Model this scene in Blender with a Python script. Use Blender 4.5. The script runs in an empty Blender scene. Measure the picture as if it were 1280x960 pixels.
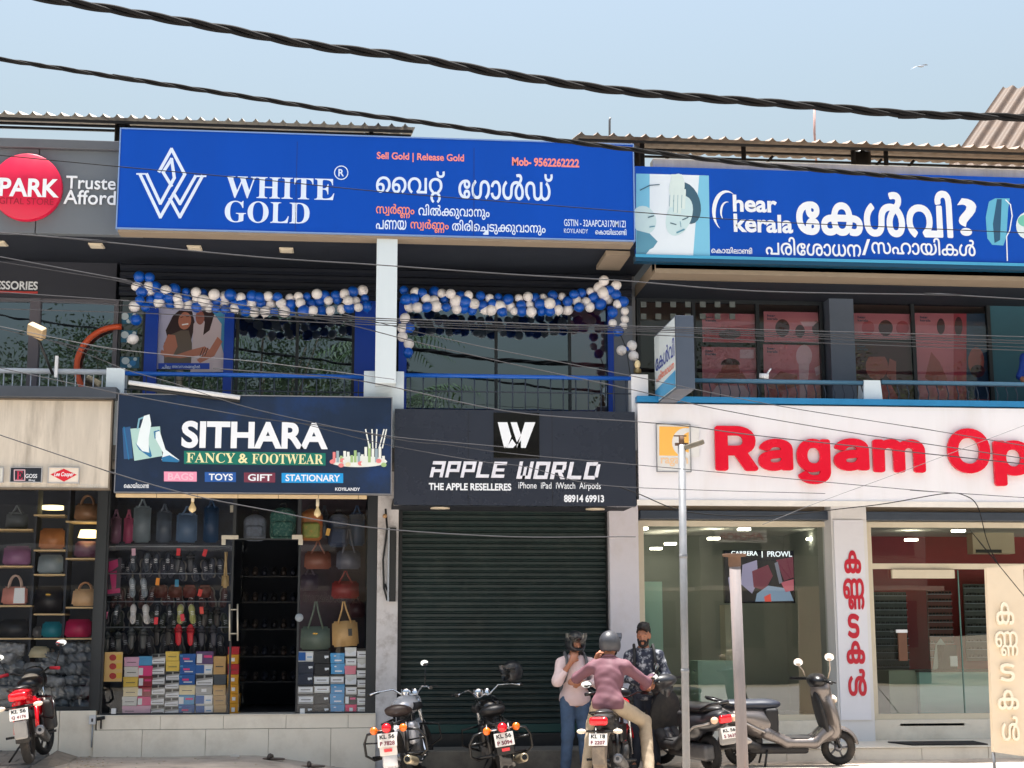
import bpy, bmesh, math, random, zlib, base64
import numpy as np
from mathutils import Vector, Matrix, Euler
R = math.radians
sc = bpy.context.scene
COL = sc.collection

# ------------------------------------------------------------------ camera
FPX = 1850.0                       # focal length in pixels of the 1280 px wide photograph
CAM = Vector((0.0, -19.5, 1.5))
YAW, PITCH, ROLL = R(5.87), R(9.58), R(-0.13)
cam = bpy.data.objects.new('camera', bpy.data.cameras.new('camera'))
COL.objects.link(cam)
cam.data.sensor_width = 36.0
cam.data.lens = 36.0 * FPX / 1280.0
cam.data.clip_start, cam.data.clip_end = 0.1, 4000.0
_fw = Vector((math.sin(YAW) * math.cos(PITCH), math.cos(YAW) * math.cos(PITCH), math.sin(PITCH)))
_rt = Vector((math.cos(YAW), -math.sin(YAW), 0.0))
_up = _rt.cross(_fw)
_c, _s = math.cos(ROLL), math.sin(ROLL)
_rt, _up = _rt * _c + _up * _s, _up * _c - _rt * _s
_m = Matrix((_rt, _up, -_fw)).transposed().to_4x4()
_m.translation = CAM
cam.matrix_world = _m
sc.camera = cam

# ------------------------------------------------------------------ sky, sun, exposure
SUN_EL, SUN_AZ = R(86), R(-20)      # high, just behind the roofs: the shop fronts are in their own shade
w = bpy.data.worlds.new('World'); sc.world = w; w.use_nodes = True
nt = w.node_tree; bg = nt.nodes['Background']
sky = nt.nodes.new('ShaderNodeTexSky'); sky.sky_type = 'NISHITA'; sky.sun_disc = False
sky.sun_elevation, sky.sun_rotation = SUN_EL, SUN_AZ
sky.air_density, sky.dust_density, sky.ozone_density, sky.altitude = 2.2, 9.0, 5.0, 0
nt.links.new(sky.outputs[0], bg.inputs[0]); bg.inputs[1].default_value = 0.087
sl = bpy.data.lights.new('sun', 'SUN'); sl.energy = 4.7; sl.angle = R(1.2); sl.color = (1.0, 0.965, 0.91)
so = bpy.data.objects.new('sun', sl); COL.objects.link(so)
_d = Vector((math.sin(SUN_AZ) * math.cos(SUN_EL), math.cos(SUN_AZ) * math.cos(SUN_EL), math.sin(SUN_EL)))
so.rotation_euler = _d.to_track_quat('Z', 'Y').to_euler(); so.location = (0, 0, 30)
vs = sc.view_settings
sc.display_settings.display_device = 'sRGB'
vs.view_transform, vs.look, vs.gamma, vs.use_curve_mapping = 'Standard', 'None', 1.0, False
vs.exposure = 1.34
sc.cycles.max_bounces = 8; sc.cycles.transparent_max_bounces = 12
sc.cycles.use_denoising = True

# ------------------------------------------------------------------ helpers
def P(px, py, Y):
    """point of the plane y = Y seen at pixel (px, py) of the 1280x960 photograph"""
    d = _fw * FPX + _rt * (px - 640.0) - _up * (py - 480.0)
    t = (Y - CAM.y) / d.y
    return CAM + d * t
def rc(x0, y0, x1, y1, Y):
    """world rectangle (X0, X1, Z0, Z1) of a pixel rectangle on plane Y"""
    a, b, c, d = P(x0, y0, Y), P(x0, y1, Y), P(x1, y0, Y), P(x1, y1, Y)
    return (a.x + b.x) / 2, (c.x + d.x) / 2, (b.z + d.z) / 2, (a.z + c.z) / 2
def px2m(Y, px=850, py=600):
    return P(px + 1, py, Y).x - P(px, py, Y).x

OFF = {}
def off(o):
    return OFF.get(o.name, Vector((0, 0, 0))) if o else Vector((0, 0, 0))
def tag(o, label=None, cat=None, group=None, kind=None):
    if label: o['label'] = label
    if cat: o['category'] = cat
    if group: o['group'] = group
    if kind: o['kind'] = kind
    return o
def thing(name, label, cat, loc=(0, 0, 0), rz=0.0, group=None):
    o = bpy.data.objects.new(name, None); COL.objects.link(o)
    o.empty_display_size = 0.1
    o.location = loc; o.rotation_euler = (0, 0, rz)
    OFF[o.name] = Vector(loc)
    return tag(o, label, cat, group)
def copy_tree(o, parent=None):
    c = o.copy(); COL.objects.link(c)
    OFF[c.name] = off(o)
    if parent: c.parent = parent
    for ch in list(o.children): copy_tree(ch, c)
    return c

class MB:
    """collects shapes and links them as one mesh object"""
    def __init__(s): s.v, s.f, s.m, s.sm, s.k = [], [], [], [], 0
    def add(s, vs, fs, smooth=False, m=None):
        b = len(s.v); s.v += [tuple(v) for v in vs]
        for f in fs:
            s.f.append(tuple(b + i for i in f)); s.m.append(s.k if m is None else m); s.sm.append(smooth)
        return s
    def box(s, x0, x1, y0, y1, z0, z1, m=None, bev=0.0):
        if bev > 0:
            bm = bmesh.new()
            r = bmesh.ops.create_cube(bm, size=1.0)
            for v in bm.verts:
                v.co = Vector(((x0 + x1) / 2 + v.co.x * (x1 - x0), (y0 + y1) / 2 + v.co.y * (y1 - y0), (z0 + z1) / 2 + v.co.z * (z1 - z0)))
            bmesh.ops.bevel(bm, geom=bm.edges[:], offset=bev, segments=2, affect='EDGES', profile=0.6)
            bm.verts.index_update()
            s.add([v.co[:] for v in bm.verts], [[v.index for v in f.verts] for f in bm.faces], False, m); bm.free()
            return s
        return s.add([(x0, y0, z0), (x1, y0, z0), (x1, y1, z0), (x0, y1, z0), (x0, y0, z1), (x1, y0, z1), (x1, y1, z1), (x0, y1, z1)],
                     [(0, 3, 2, 1), (4, 5, 6, 7), (0, 1, 5, 4), (1, 2, 6, 5), (2, 3, 7, 6), (3, 0, 4, 7)], False, m)
    def quad(s, a, b, c, d, m=None): return s.add([a, b, c, d], [(0, 1, 2, 3)], False, m)
    def prism(s, pts, y0, y1, m=None):
        """polygon in XZ (counter-clockwise seen from -Y) from y0 (front) to y1"""
        n = len(pts)
        vs = [(x, y0, z) for x, z in pts] + [(x, y1, z) for x, z in pts]
        return s.add(vs, [tuple(range(n)), tuple(range(2 * n - 1, n - 1, -1))] + [(i, i + n, (i + 1) % n + n, (i + 1) % n) for i in range(n)], False, m)
    def tube(s, pts, r, n=8, m=None, cap=True, smooth=True):
        pts = [Vector(p) for p in pts]
        rr = r if isinstance(r, (list, tuple)) else [r] * len(pts)
        vs, fs = [], []
        u = None
        for i, p in enumerate(pts):
            t = (pts[min(i + 1, len(pts) - 1)] - pts[max(i - 1, 0)])
            t = t.normalized() if t.length > 1e-9 else Vector((0, 0, 1))
            if u is None:
                u = t.orthogonal().normalized()
            else:
                u = (u - t * u.dot(t)); u = u.normalized() if u.length > 1e-6 else t.orthogonal().normalized()
            w_ = t.cross(u)
            for k in range(n):
                a = 2 * math.pi * k / n
                vs.append(p + (u * math.cos(a) + w_ * math.sin(a)) * rr[i])
        for i in range(len(pts) - 1):
            for k in range(n):
                k2 = (k + 1) % n
                fs.append((i * n + k, i * n + k2, (i + 1) * n + k2, (i + 1) * n + k))
        s.add(vs, fs, smooth, m)
        if cap:
            b = len(s.v) - len(vs)
            s.f.append(tuple(b + k for k in range(n - 1, -1, -1))); s.m.append(s.k if m is None else m); s.sm.append(False)
            e = b + (len(pts) - 1) * n
            s.f.append(tuple(e + k for k in range(n))); s.m.append(s.k if m is None else m); s.sm.append(False)
        return s
    def cyl(s, a, b, r, r2=None, n=16, m=None, smooth=True): return s.tube([a, b], [r, r if r2 is None else r2], n, m, True, smooth)
    def lathe(s, prof, c=(0, 0, 0), axis='z', n=24, m=None, smooth=True):
        """prof: (radius, height) pairs turned about an axis through c"""
        vs, fs = [], []
        c = Vector(c)
        for (r, h) in prof:
            for k in range(n):
                a = 2 * math.pi * k / n
                p, q = r * math.cos(a), r * math.sin(a)
                vs.append(c + (Vector((p, q, h)) if axis == 'z' else Vector((q, h, p)) if axis == 'y' else Vector((h, p, q))))
        for i in range(len(prof) - 1):
            for k in range(n):
                k2 = (k + 1) % n
                fs.append((i * n + k, i * n + k2, (i + 1) * n + k2, (i + 1) * n + k))
        return s.add(vs, fs, smooth, m)
    def ball(s, c, r, n=16, m=None):
        r = (r, r, r) if not isinstance(r, (tuple, list)) else r
        h = n // 2; vs = [(c[0], c[1], c[2] + r[2])]; fs = []
        for i in range(1, h):
            t = math.pi * i / h
            for k in range(n):
                a = 2 * math.pi * k / n
                vs.append((c[0] + r[0] * math.sin(t) * math.cos(a), c[1] + r[1] * math.sin(t) * math.sin(a), c[2] + r[2] * math.cos(t)))
        vs.append((c[0], c[1], c[2] - r[2])); L = len(vs) - 1
        for k in range(n):
            k2 = (k + 1) % n
            fs.append((0, 1 + k, 1 + k2)); fs.append((L, L - n + k2, L - n + k))
            for i in range(h - 2): fs.append((1 + i * n + k, 1 + (i + 1) * n + k, 1 + (i + 1) * n + k2, 1 + i * n + k2))
        return s.add(vs, fs, True, m)
    def xf(s, M, start=0):
        for i in range(start, len(s.v)): s.v[i] = tuple(M @ Vector(s.v[i]))
        return s
    def build(s, name, mats, parent=None, world=True, fix=True):
        me = bpy.data.meshes.new(name)
        o_ = off(parent) if (parent and world) else Vector((0, 0, 0))
        me.from_pydata([(v[0] - o_.x, v[1] - o_.y, v[2] - o_.z) for v in s.v], [], s.f)
        for mt in (mats if isinstance(mats, (list, tuple)) else [mats]): me.materials.append(mt)
        me.polygons.foreach_set('material_index', s.m); me.polygons.foreach_set('use_smooth', s.sm)
        if fix:
            bm = bmesh.new(); bm.from_mesh(me); bmesh.ops.recalc_face_normals(bm, faces=bm.faces[:]); bm.to_mesh(me); bm.free()
        me.update()
        o = bpy.data.objects.new(name, me); COL.objects.link(o)
        if parent: o.parent = parent
        OFF[o.name] = o_
        return o

# ------------------------------------------------------------------ materials
def lin(r, g=None, b=None):
    if g is None: r, g, b = r
    f = lambda c: (c / 255.0) / 12.92 if c / 255.0 <= 0.04045 else ((c / 255.0 + 0.055) / 1.055) ** 2.4
    return (f(r), f(g), f(b), 1.0)
MATS = {}
def mat(name, rgb=(), rough=0.5, metal=0.0, var=0.0, vscale=6.0, dirt=0.0, dirt_rgb=(70, 62, 52), dscale=1.5, bump=0.0, bscale=60.0,
        coat=0.0, emit=0.0, streak=False, spec=0.5, trans=0.0, sheen=0.0, objvar=0.0):
    """principled material with procedural tone variation, grime patches and bump; rgb in sRGB 0-255"""
    if name in MATS: return MATS[name]
    m = bpy.data.materials.new(name); MATS[name] = m; m.use_nodes = True
    t = m.node_tree; N, L = t.nodes, t.links; b = N['Principled BSDF']
    c = lin(rgb)
    b.inputs['Base Color'].default_value = c; b.inputs['Roughness'].default_value = rough; b.inputs['Metallic'].default_value = metal
    b.inputs['Specular IOR Level'].default_value = spec
    if coat: b.inputs['Coat Weight'].default_value = coat; b.inputs['Coat Roughness'].default_value = 0.08
    if sheen: b.inputs['Sheen Weight'].default_value = sheen
    if trans: b.inputs['Transmission Weight'].default_value = trans
    if emit: b.inputs['Emission Color'].default_value = c; b.inputs['Emission Strength'].default_value = emit
    if var or dirt or bump:
        tc = N.new('ShaderNodeTexCoord'); mp = N.new('ShaderNodeMapping'); L.new(tc.outputs['Object'], mp.inputs[0])
        if streak: mp.inputs['Scale'].default_value = (1, 1, 0.12)
    last = None
    if var:
        n1 = N.new('ShaderNodeTexNoise'); n1.inputs['Scale'].default_value = vscale; n1.inputs['Detail'].default_value = 6; n1.inputs['Roughness'].default_value = 0.65
        L.new(mp.outputs[0], n1.inputs[0])
        r1 = N.new('ShaderNodeMapRange'); r1.inputs[1].default_value = 0.25; r1.inputs[2].default_value = 0.75
        r1.inputs[3].default_value = 1 - var; r1.inputs[4].default_value = 1 + var * 0.6
        L.new(n1.outputs[0], r1.inputs[0])
        mx = N.new('ShaderNodeMix'); mx.data_type = 'RGBA'; mx.blend_type = 'MULTIPLY'; mx.inputs[0].default_value = 1
        mx.inputs[6].default_value = c; L.new(r1.outputs[0], mx.inputs[7]); last = mx.outputs[2]
        rr = N.new('ShaderNodeMapRange'); rr.inputs[3].default_value = max(0.02, rough - 0.12); rr.inputs[4].default_value = min(1, rough + 0.12)
        L.new(n1.outputs[0], rr.inputs[0]); L.new(rr.outputs[0], b.inputs['Roughness'])
    if dirt:
        n2 = N.new('ShaderNodeTexNoise'); n2.inputs['Scale'].default_value = dscale; n2.inputs['Detail'].default_value = 9; n2.inputs['Roughness'].default_value = 0.7
        L.new(mp.outputs[0], n2.inputs[0])
        r2 = N.new('ShaderNodeMapRange'); r2.inputs[1].default_value = 0.5; r2.inputs[2].default_value = 0.78; r2.inputs[4].default_value = dirt
        L.new(n2.outputs[0], r2.inputs[0])
        m2 = N.new('ShaderNodeMix'); m2.data_type = 'RGBA'; L.new(r2.outputs[0], m2.inputs[0])
        if last: L.new(last, m2.inputs[6])
        else: m2.inputs[6].default_value = c
        m2.inputs[7].default_value = lin(dirt_rgb); last = m2.outputs[2]
    if objvar:
        oi = N.new('ShaderNodeObjectInfo'); hs = N.new('ShaderNodeHueSaturation')
        r3 = N.new('ShaderNodeMapRange'); r3.inputs[3].default_value = 1 - objvar; r3.inputs[4].default_value = 1 + objvar * 0.5
        L.new(oi.outputs['Random'], r3.inputs[0]); L.new(r3.outputs[0], hs.inputs['Value'])
        if last: L.new(last, hs.inputs['Color'])
        else: hs.inputs['Color'].default_value = c
        last = hs.outputs[0]
    if last: L.new(last, b.inputs['Base Color'])
    if bump:
        n3 = N.new('ShaderNodeTexNoise'); n3.inputs['Scale'].default_value = bscale; n3.inputs['Detail'].default_value = 5
        L.new(mp.outputs[0], n3.inputs[0]); bp = N.new('ShaderNodeBump'); bp.inputs['Strength'].default_value = bump; bp.inputs['Distance'].default_value = 0.01
        L.new(n3.outputs[0], bp.inputs['Height']); L.new(bp.outputs[0], b.inputs['Normal'])
    return m
def glass_mat(name, tint=(0.85, 0.9, 0.9), gain=1.6, floor=0.05, rough=0.0, wav=0.02, refl=(1, 1, 1)):
    if name in MATS: return MATS[name]
    m = bpy.data.materials.new(name); MATS[name] = m; m.use_nodes = True
    t = m.node_tree; N, L = t.nodes, t.links
    for n in list(N): N.remove(n)
    o = N.new('ShaderNodeOutputMaterial'); mx = N.new('ShaderNodeMixShader'); tr = N.new('ShaderNodeBsdfTransparent'); g = N.new('ShaderNodeBsdfGlossy')
    tr.inputs[0].default_value = tint + (1,); g.inputs['Roughness'].default_value = rough; g.inputs[0].default_value = refl + (1,)
    fr = N.new('ShaderNodeFresnel'); fr.inputs[0].default_value = 1.5
    ma = N.new('ShaderNodeMath'); ma.operation = 'MULTIPLY_ADD'; ma.use_clamp = True
    ma.inputs[1].default_value = gain; ma.inputs[2].default_value = floor
    L.new(fr.outputs[0], ma.inputs[0]); L.new(ma.outputs[0], mx.inputs[0]); L.new(tr.outputs[0], mx.inputs[1]); L.new(g.outputs[0], mx.inputs[2]); L.new(mx.outputs[0], o.inputs[0])
    tc = N.new('ShaderNodeTexCoord'); n3 = N.new('ShaderNodeTexNoise'); n3.inputs['Scale'].default_value = 0.9
    L.new(tc.outputs['Object'], n3.inputs[0]); bp = N.new('ShaderNodeBump'); bp.inputs['Strength'].default_value = wav; bp.inputs['Distance'].default_value = 0.05
    L.new(n3.outputs[0], bp.inputs['Height']); L.new(bp.outputs[0], g.inputs['Normal'])
    return m

# ------------------------------------------------------------------ lettering
# lettering outlines: contours as running differences, 1000 units per em
SEQ = {
    'വൈറ്റ്': [73, 55, 220, 77],
    'ഗോൾഡ്': [72, 25, 64, 120, 134],
    'സ്വർണ്ണം': [58, 161, 118, 190, 6],
    'വിൽക്കുവാനും': [55, 65, 119, 163, 67, 55, 64, 42, 67, 6],
    'പണയ': [44, 37, 49],
    'തിരിച്ചെടുക്കുവാനും': [38, 65, 50, 65, 71, 176, 33, 67, 163, 67, 55, 64, 42, 67, 6],
    'കൊയിലാണ്ടി': [71, 23, 64, 49, 65, 52, 64, 191, 65],
    'കേൾവി': [72, 23, 120, 55, 65],
    'പരിശോധന': [44, 50, 65, 72, 56, 64, 41, 42],
    'സഹായികൾ': [58, 59, 64, 49, 65, 23, 120],
    'ക': [23],
    'ണ്ണ': [190],
    'ട': [33],
    'ൾ': [120],
    'ചില': [28, 65, 52],
    'അവസരങ്ങളിൽ': [9, 55, 58, 50, 175, 53, 65, 119],
}
GLYPH = {
6: (453, [[23,132,0,87,24,64,24,32,28,24,40,21,40,12,92,0,64,-21,32,-22,29,-30,21,-36,13,-40,4,-48,-4,-44,-23,-61,-24,-32,-32,-27,-36,-20,-40,-11,-48,-5,-48,4,-64,22,-32,23,-28,31,-20,36],
[131,151,16,-44,32,-27,48,-11,44,9,32,25,16,32,5,44,-10,52,-19,26,-36,20,-36,5,-40,-9,-27,-18,-17,-24,-9,-36]]),
9: (1495, [[30,219,-4,60,8,74,23,66,37,56,56,48,68,33,56,15,92,8,76,-5,80,-18,104,21,120,-5,80,-29,68,-57,68,55,72,28,64,9,60,0,92,-15,50,-20,46,-27,37,-33,31,-38,25,-46,17,-48,13,-108,-11,-100,-18,-52,-28,-44,-34,-32,-40,-22,-44,-13,-52,-5,-75,12,-37,18,-32,27,-40,59,-20,84,1,60,17,64,18,34,40,44,28,18,60,19,60,2,54,-13,-54,46,-60,24,-76,8,-72,-9,-48,-24,-35,-41,-14,-36,-7,-48,-1,-324,-11,-12,-88,0,-13,8,-1,312,-8,68,-14,40,-16,22,-32,26,-36,15,-59,5,39,-52,11,-36,2,-36,-6,-32,-13,-28,-43,-40,45,-40,17,-28,10,-36,-2,-52,-17,-44,-20,-28,-29,-24,-35,-17,-44,-11,-52,-4,-88,13,-69,39,-34,36,-23,40,-18,52,-8,52,5,96,19,63,21,41,63,76,-88,-4,-72,-23,-52,-41,-32,-52,-13,-44,-4,-44,13,-88,39,-68,70,-64,-57,-76,-12,0,-36,25,-64,63,-44,77],
[406,199,19,-68,25,-34,20,-14,40,-13,44,-1,38,10,20,16,12,44,-3,20,-13,20,-30,18,-80,8,-11,10,3,81,84,14,20,11,14,22,5,24,-4,32,-13,24,-22,20,-44,17,-44,-29,-39,-44,-22,-44,-16,-52],
[1150,163,16,-52,32,-31,48,-9,52,12,28,24,20,38,12,54,-1,72,-36,32,-35,14,-52,3,-36,-11,-24,-20,-17,-30,-9,-40]]),
23: (1038, [[23,112,-4,43,8,52,16,35,31,37,37,25,48,20,120,18,19,81,17,36,52,65,36,26,36,16,84,13,88,-14,28,-12,43,-30,50,-68,21,-52,14,-63,108,-14,72,-32,28,-23,24,-33,19,-67,-6,-76,-25,-53,-20,-22,-40,-26,-64,-17,-104,3,-32,8,-9,11,25,79,68,-7,40,3,28,12,21,25,7,48,-12,37,-32,28,-52,15,-40,4,-3,-4,-9,-64,-17,-56,-47,-75,-60,-45,-56,-19,-56,-5,-60,6,-43,14,-41,24,-56,-26,-52,-14,-56,-4,-68,8,-52,21,-25,19,-33,44],
[135,123,24,-36,40,-15,56,3,56,20,-25,76,-10,72,-69,-7,-52,-25,-22,-36],
[391,215,18,-72,27,-40,39,-25,64,-6,48,15,37,36,23,56,9,64,-265,2],
[391,343,262,0,-17,68,-26,40,-39,24,-48,8,-50,-8,-38,-24,-26,-40]]),
25: (897, [[30,203,-1,112,23,96,47,80,47,51,44,36,13,-3,58,-72,-64,-64,-36,-60,-19,-72,0,-84,9,-44,23,-50,32,-34,36,-18,48,-4,36,7,28,19,18,24,14,56,7,184,12,68,18,44,21,32,58,47,52,19,68,6,56,-6,52,-17,46,-29,35,-36,30,-48,19,-56,10,-60,0,-60,-10,-72,-15,-48,-22,-44,-38,-52,-79,-72,-12,4,-54,60,-4,12,66,64,33,56,19,72,2,68,-11,60,-21,48,-30,33,-32,18,-40,7,-40,-5,-27,-13,-24,-24,-20,-64,-8,-188,-17,-80,-40,-67,-33,-29,-35,-19,-56,-14,-72,-2,-56,11,-48,21,-44,35,-32,41,-24,51]]),
28: (933, [[8,-9,-4,80,8,11,388,1,13,12,17,24,9,28,-1,68,-11,28,-17,20,-42,18,-52,-4,-34,-22,-18,-36,-1,-76,-6,-8,-89,-13,-13,9,-7,52,3,44,8,32,23,44,50,45,52,21,36,7,56,1,56,-11,51,-27,33,-35,25,-49,11,-56,-5,-60,-23,-56,236,0,3,472,13,12,88,0,8,-5,3,-559,-7,-14]]),
33: (563, [[11,50,-1,17,53,71,116,-50,60,-12,56,-3,52,4,40,13,28,22,12,31,-6,48,-30,26,-40,10,-136,7,-68,12,-48,18,-44,35,-28,56,-4,68,17,56,35,44,40,26,64,22,124,7,124,-19,72,-26,48,-26,-1,-16,-55,-71,-64,31,-60,19,-116,11,-48,-7,-35,-15,-22,-20,-10,-28,8,-44,35,-25,44,-8,140,-6,48,-8,44,-15,44,-31,32,-51,9,-40,0,-44,-17,-60,-38,-48,-54,-32,-52,-16,-124,-7,-116,18,-76,29]]),
37: (1368, [[33,178,-4,65,7,80,22,72,35,60,44,47,56,38,60,24,68,13,72,1,80,-16,44,-23,48,-38,68,53,40,16,44,8,72,-3,48,-14,36,-21,40,-40,48,45,56,25,68,9,64,-6,56,-20,64,-50,44,-68,25,-84,1,-112,-23,-92,-47,-81,-47,-51,-45,-37,-13,5,-56,72,64,64,36,60,18,72,-1,84,-15,56,-27,44,-34,30,-44,15,-48,-2,-40,-15,-23,-24,-17,-36,-9,-92,0,-312,-11,-12,-88,0,-12,8,-1,340,-5,56,-9,32,-17,26,-24,19,-28,10,-48,2,-40,-11,-29,-22,-23,-40,-11,-76,0,-332,-9,-11,-92,-1,-10,8,-1,328,-6,56,-10,32,-17,27,-24,21,-28,13,-40,8,-52,0,-76,-21,-36,-23,-33,-33,-25,-40,-15,-40,1,-5,76,22,64,-3,64,-25,40,-40,26,-65,1,-84,-20,-60,-22,-32,-25,-23,-52,-25,-60,-8,-48,5,-56,22,-38,29,-30,39,-22,45],
[137,203,18,-76,16,-24,23,-20,35,-11,28,0,26,11,18,20,11,32,1,40,-12,36,-20,21,-32,12,-44,-2,-40,-16]]),
38: (1014, [[30,219,-4,60,8,72,22,64,26,44,45,48,43,29,68,28,56,12,116,-1,96,-28,68,21,84,11,80,-4,72,-18,65,-34,51,-49,35,-59,24,-88,-1,-104,-10,-48,-19,-48,-22,-40,-39,-48,-36,-33,-44,-28,-10,5,-52,72,66,60,34,52,18,64,-1,88,-18,60,-25,39,-44,38,-40,18,-72,10,-65,-5,49,-52,40,-64,22,-68,7,-104,-14,-76,-22,-48,-42,-48,-59,-32,-80,-12,-52,5,-44,14,-58,41,-27,36,-18,40,-13,52,-4,56,14,100,42,86,64,76,-80,2,-72,-17,-36,-20,-30,-27,-35,-56,-12,-44,-4,-44,13,-88,39,-68,70,-64,-57,-76,-12,0,-36,25,-64,63,-44,77],
[406,183,7,-40,13,-29,24,-26,28,-13,40,-3,32,7,25,16,21,32,11,48,3,44,-12,84,-32,72,-56,62,-51,-46,-36,-64,-16,-64]]),
41: (911, [[30,207,-1,108,24,92,22,44,38,52,52,52,29,20,62,-64,5,-12,-65,-64,-34,-56,-17,-56,-4,-84,10,-56,22,-48,25,-30,36,-23,48,-9,52,9,34,25,21,36,10,80,1,332,10,12,88,0,13,-8,5,-384,17,-52,37,-37,56,-13,60,15,48,43,25,52,12,80,-5,60,-10,40,-34,64,-71,72,63,73,12,2,24,-18,73,-81,41,-80,18,-76,3,-56,-5,-64,-16,-60,-26,-52,-32,-40,-44,-35,-52,-24,-56,-12,-68,1,-48,13,-38,21,-46,43,-43,-43,-57,-27,-76,-9,-84,13,-53,27,-58,56,-37,72]]),
42: (911, [[30,230,-4,61,5,64,16,60,26,52,33,41,44,35,48,22,56,12,68,0,48,-12,48,-27,36,-37,47,42,57,27,72,9,88,-14,52,-26,56,-53,30,-51,25,-84,1,-112,-24,-92,-22,-44,-38,-52,-80,-72,-12,6,-52,59,-4,11,65,64,34,56,17,56,4,84,-10,56,-22,48,-32,36,-32,18,-44,8,-52,-8,-36,-26,-20,-36,-10,-80,-1,-332,-9,-11,-92,-1,-10,8,-5,384,-17,52,-40,38,-56,12,-56,-14,-40,-33,-34,-63,-12,-80,5,-60,11,-40,34,-64,70,-72,-62,-72,-12,-4,-21,16,-77,84,-41,80]]),
44: (896, [[23,124,-3,60,8,44,19,40,24,31,44,33,44,18,44,8,52,0,52,-9,40,-17,36,-27,33,-41,17,-40,7,-48,-5,-48,-14,-44,304,0,1,472,13,11,88,0,9,-7,2,-560,-7,-12,-508,0,-37,64,40,68,4,36,-5,40,-12,28,-18,20,-44,17,-36,1,-32,-9,-29,-21,-18,-28,-7,-40,7,-44,19,-32,33,-36,-53,-70,-12,0,-16,12,-45,46,-25,40]]),
49: (1035, [[30,273,-4,62,5,56,13,48,22,44,30,36,38,29,44,20,52,10,92,-7,68,-33,80,35,44,6,52,-3,68,-21,56,-46,36,-58,11,-36,8,-44,0,-76,-12,-68,-24,-60,-35,-56,-36,-41,84,5,68,25,52,47,33,60,17,76,-2,76,-23,80,-46,76,5,15,68,46,17,-1,36,-48,27,-52,23,-76,8,-56,-2,-84,-12,-56,-27,-68,-30,-45,-38,-39,-63,-40,-55,-21,-84,-14,-84,2,-88,23,-84,-22,-92,-3,-64,9,-56,18,-68,39,-58,57,-42,71],
[142,291,25,-88,26,-44,37,-39,40,-27,52,-18,86,-4,-42,48,-25,40,-32,88,-10,108,7,48,18,52,-6,9,-32,16,-40,2,-40,-10,-28,-20,-23,-33,-10,-32,-6,-52],
[414,299,14,-68,33,-68,52,-56,9,-5,12,8,56,61,26,52,11,40,6,48,-2,64,-8,36,-20,36,-29,24,-40,12,-44,-5,-32,-18,-24,-29,-14,-32,-7,-48]]),
50: (736, [[30,219,-4,60,8,68,21,64,38,60,49,46,48,28,76,25,64,8,68,0,88,-15,56,-21,60,-39,38,-40,39,-64,18,-52,12,-76,0,-64,-9,-60,-33,-80,-29,-36,-38,-28,-42,-18,-48,-9,-52,0,-44,9,-64,37,-27,29,-24,40,-17,58,-4,46,8,72,12,35,32,51,27,26,53,28,36,8,56,1,54,-13,-26,27,-32,21,-40,17,-44,10,-104,-1,-44,-12,-40,-19,-33,-27,-24,-32,-18,-40,-9,-48,0,-48,9,-52,35,-71,77,-73,-57,-76,-12,0,-36,25,-64,63,-44,77],
[390,167,17,-56,31,-30,48,-10,52,12,28,22,20,38,13,56,-1,72,-36,32,-36,15,-52,2,-36,-12,-24,-20,-16,-29,-9,-40]]),
52: (859, [[54,-9,-4,320,6,80,28,80,49,56,65,36,64,14,92,-1,76,-19,48,-28,40,-44,25,-54,13,-84,1,-124,-6,-12,-385,-2,-4,-126,524,0,3,472,13,12,88,0,8,-5,-1,-571,-11,-4],
[162,307,280,-2,2,50,-12,56,-22,37,-52,29,-80,5,-48,-12,-33,-23,-21,-36,-12,-56]]),
53: (724, [[31,261,-4,53,4,44,11,40,20,40,29,36,32,29,68,38,108,31,136,6,100,-12,48,-15,40,-21,44,-48,18,-60,-1,-48,-13,-39,-23,-33,-31,-24,46,-36,30,-56,3,-68,-10,-36,-19,-32,-48,-39,-64,-19,-364,-10,-33,-16,-9,-32,5,-20,10,-12,55,-16,452,-3,9,-13,-4,-80,-421,-4,-76,5,-56,16,-36,20,-29,31,-18,44,-1,56,13,44,31,39,44,26,84,15,296,3,40,7,24,16,11,22,3,28,-6,24,-12,17,-40,22,-84,7,-9,10,0,72,5,10,88,11,24,14,16,20,4,49,-9,20,-19,19,-36,17,-36,8,-116,3,-92,-17,-77,-38,65,2,56,-14,48,-37,26,-47,10,-60,-13,-68,-35,-52,-52,-34,-36,-10,-64,-3,-40,7,-36,16,-32,25,-24,31,-17,36],
[131,290,18,-64,34,-26,28,-4,36,7,18,15,14,28,3,32,-6,24,-13,19,-20,12,-32,4,-40,-8,-36,-26]]),
55: (958, [[30,219,-3,83,12,72,27,64,56,68,62,40,74,25,84,8,84,-8,72,-25,56,-37,45,-51,31,-64,17,-88,-4,-84,-21,-72,-36,-66,200,-1,3,475,13,9,88,0,9,-9,1,-556,-10,-15,-432,4,-38,71,59,56,32,48,19,64,2,68,-14,64,-28,52,-44,39,-40,19,-44,8,-48,0,-64,-16,-52,-38,-41,-64,-12,-44,-4,-44,14,-88,33,-60,75,-72,-57,-74,-12,0,-36,24,-63,62,-46,80]]),
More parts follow.
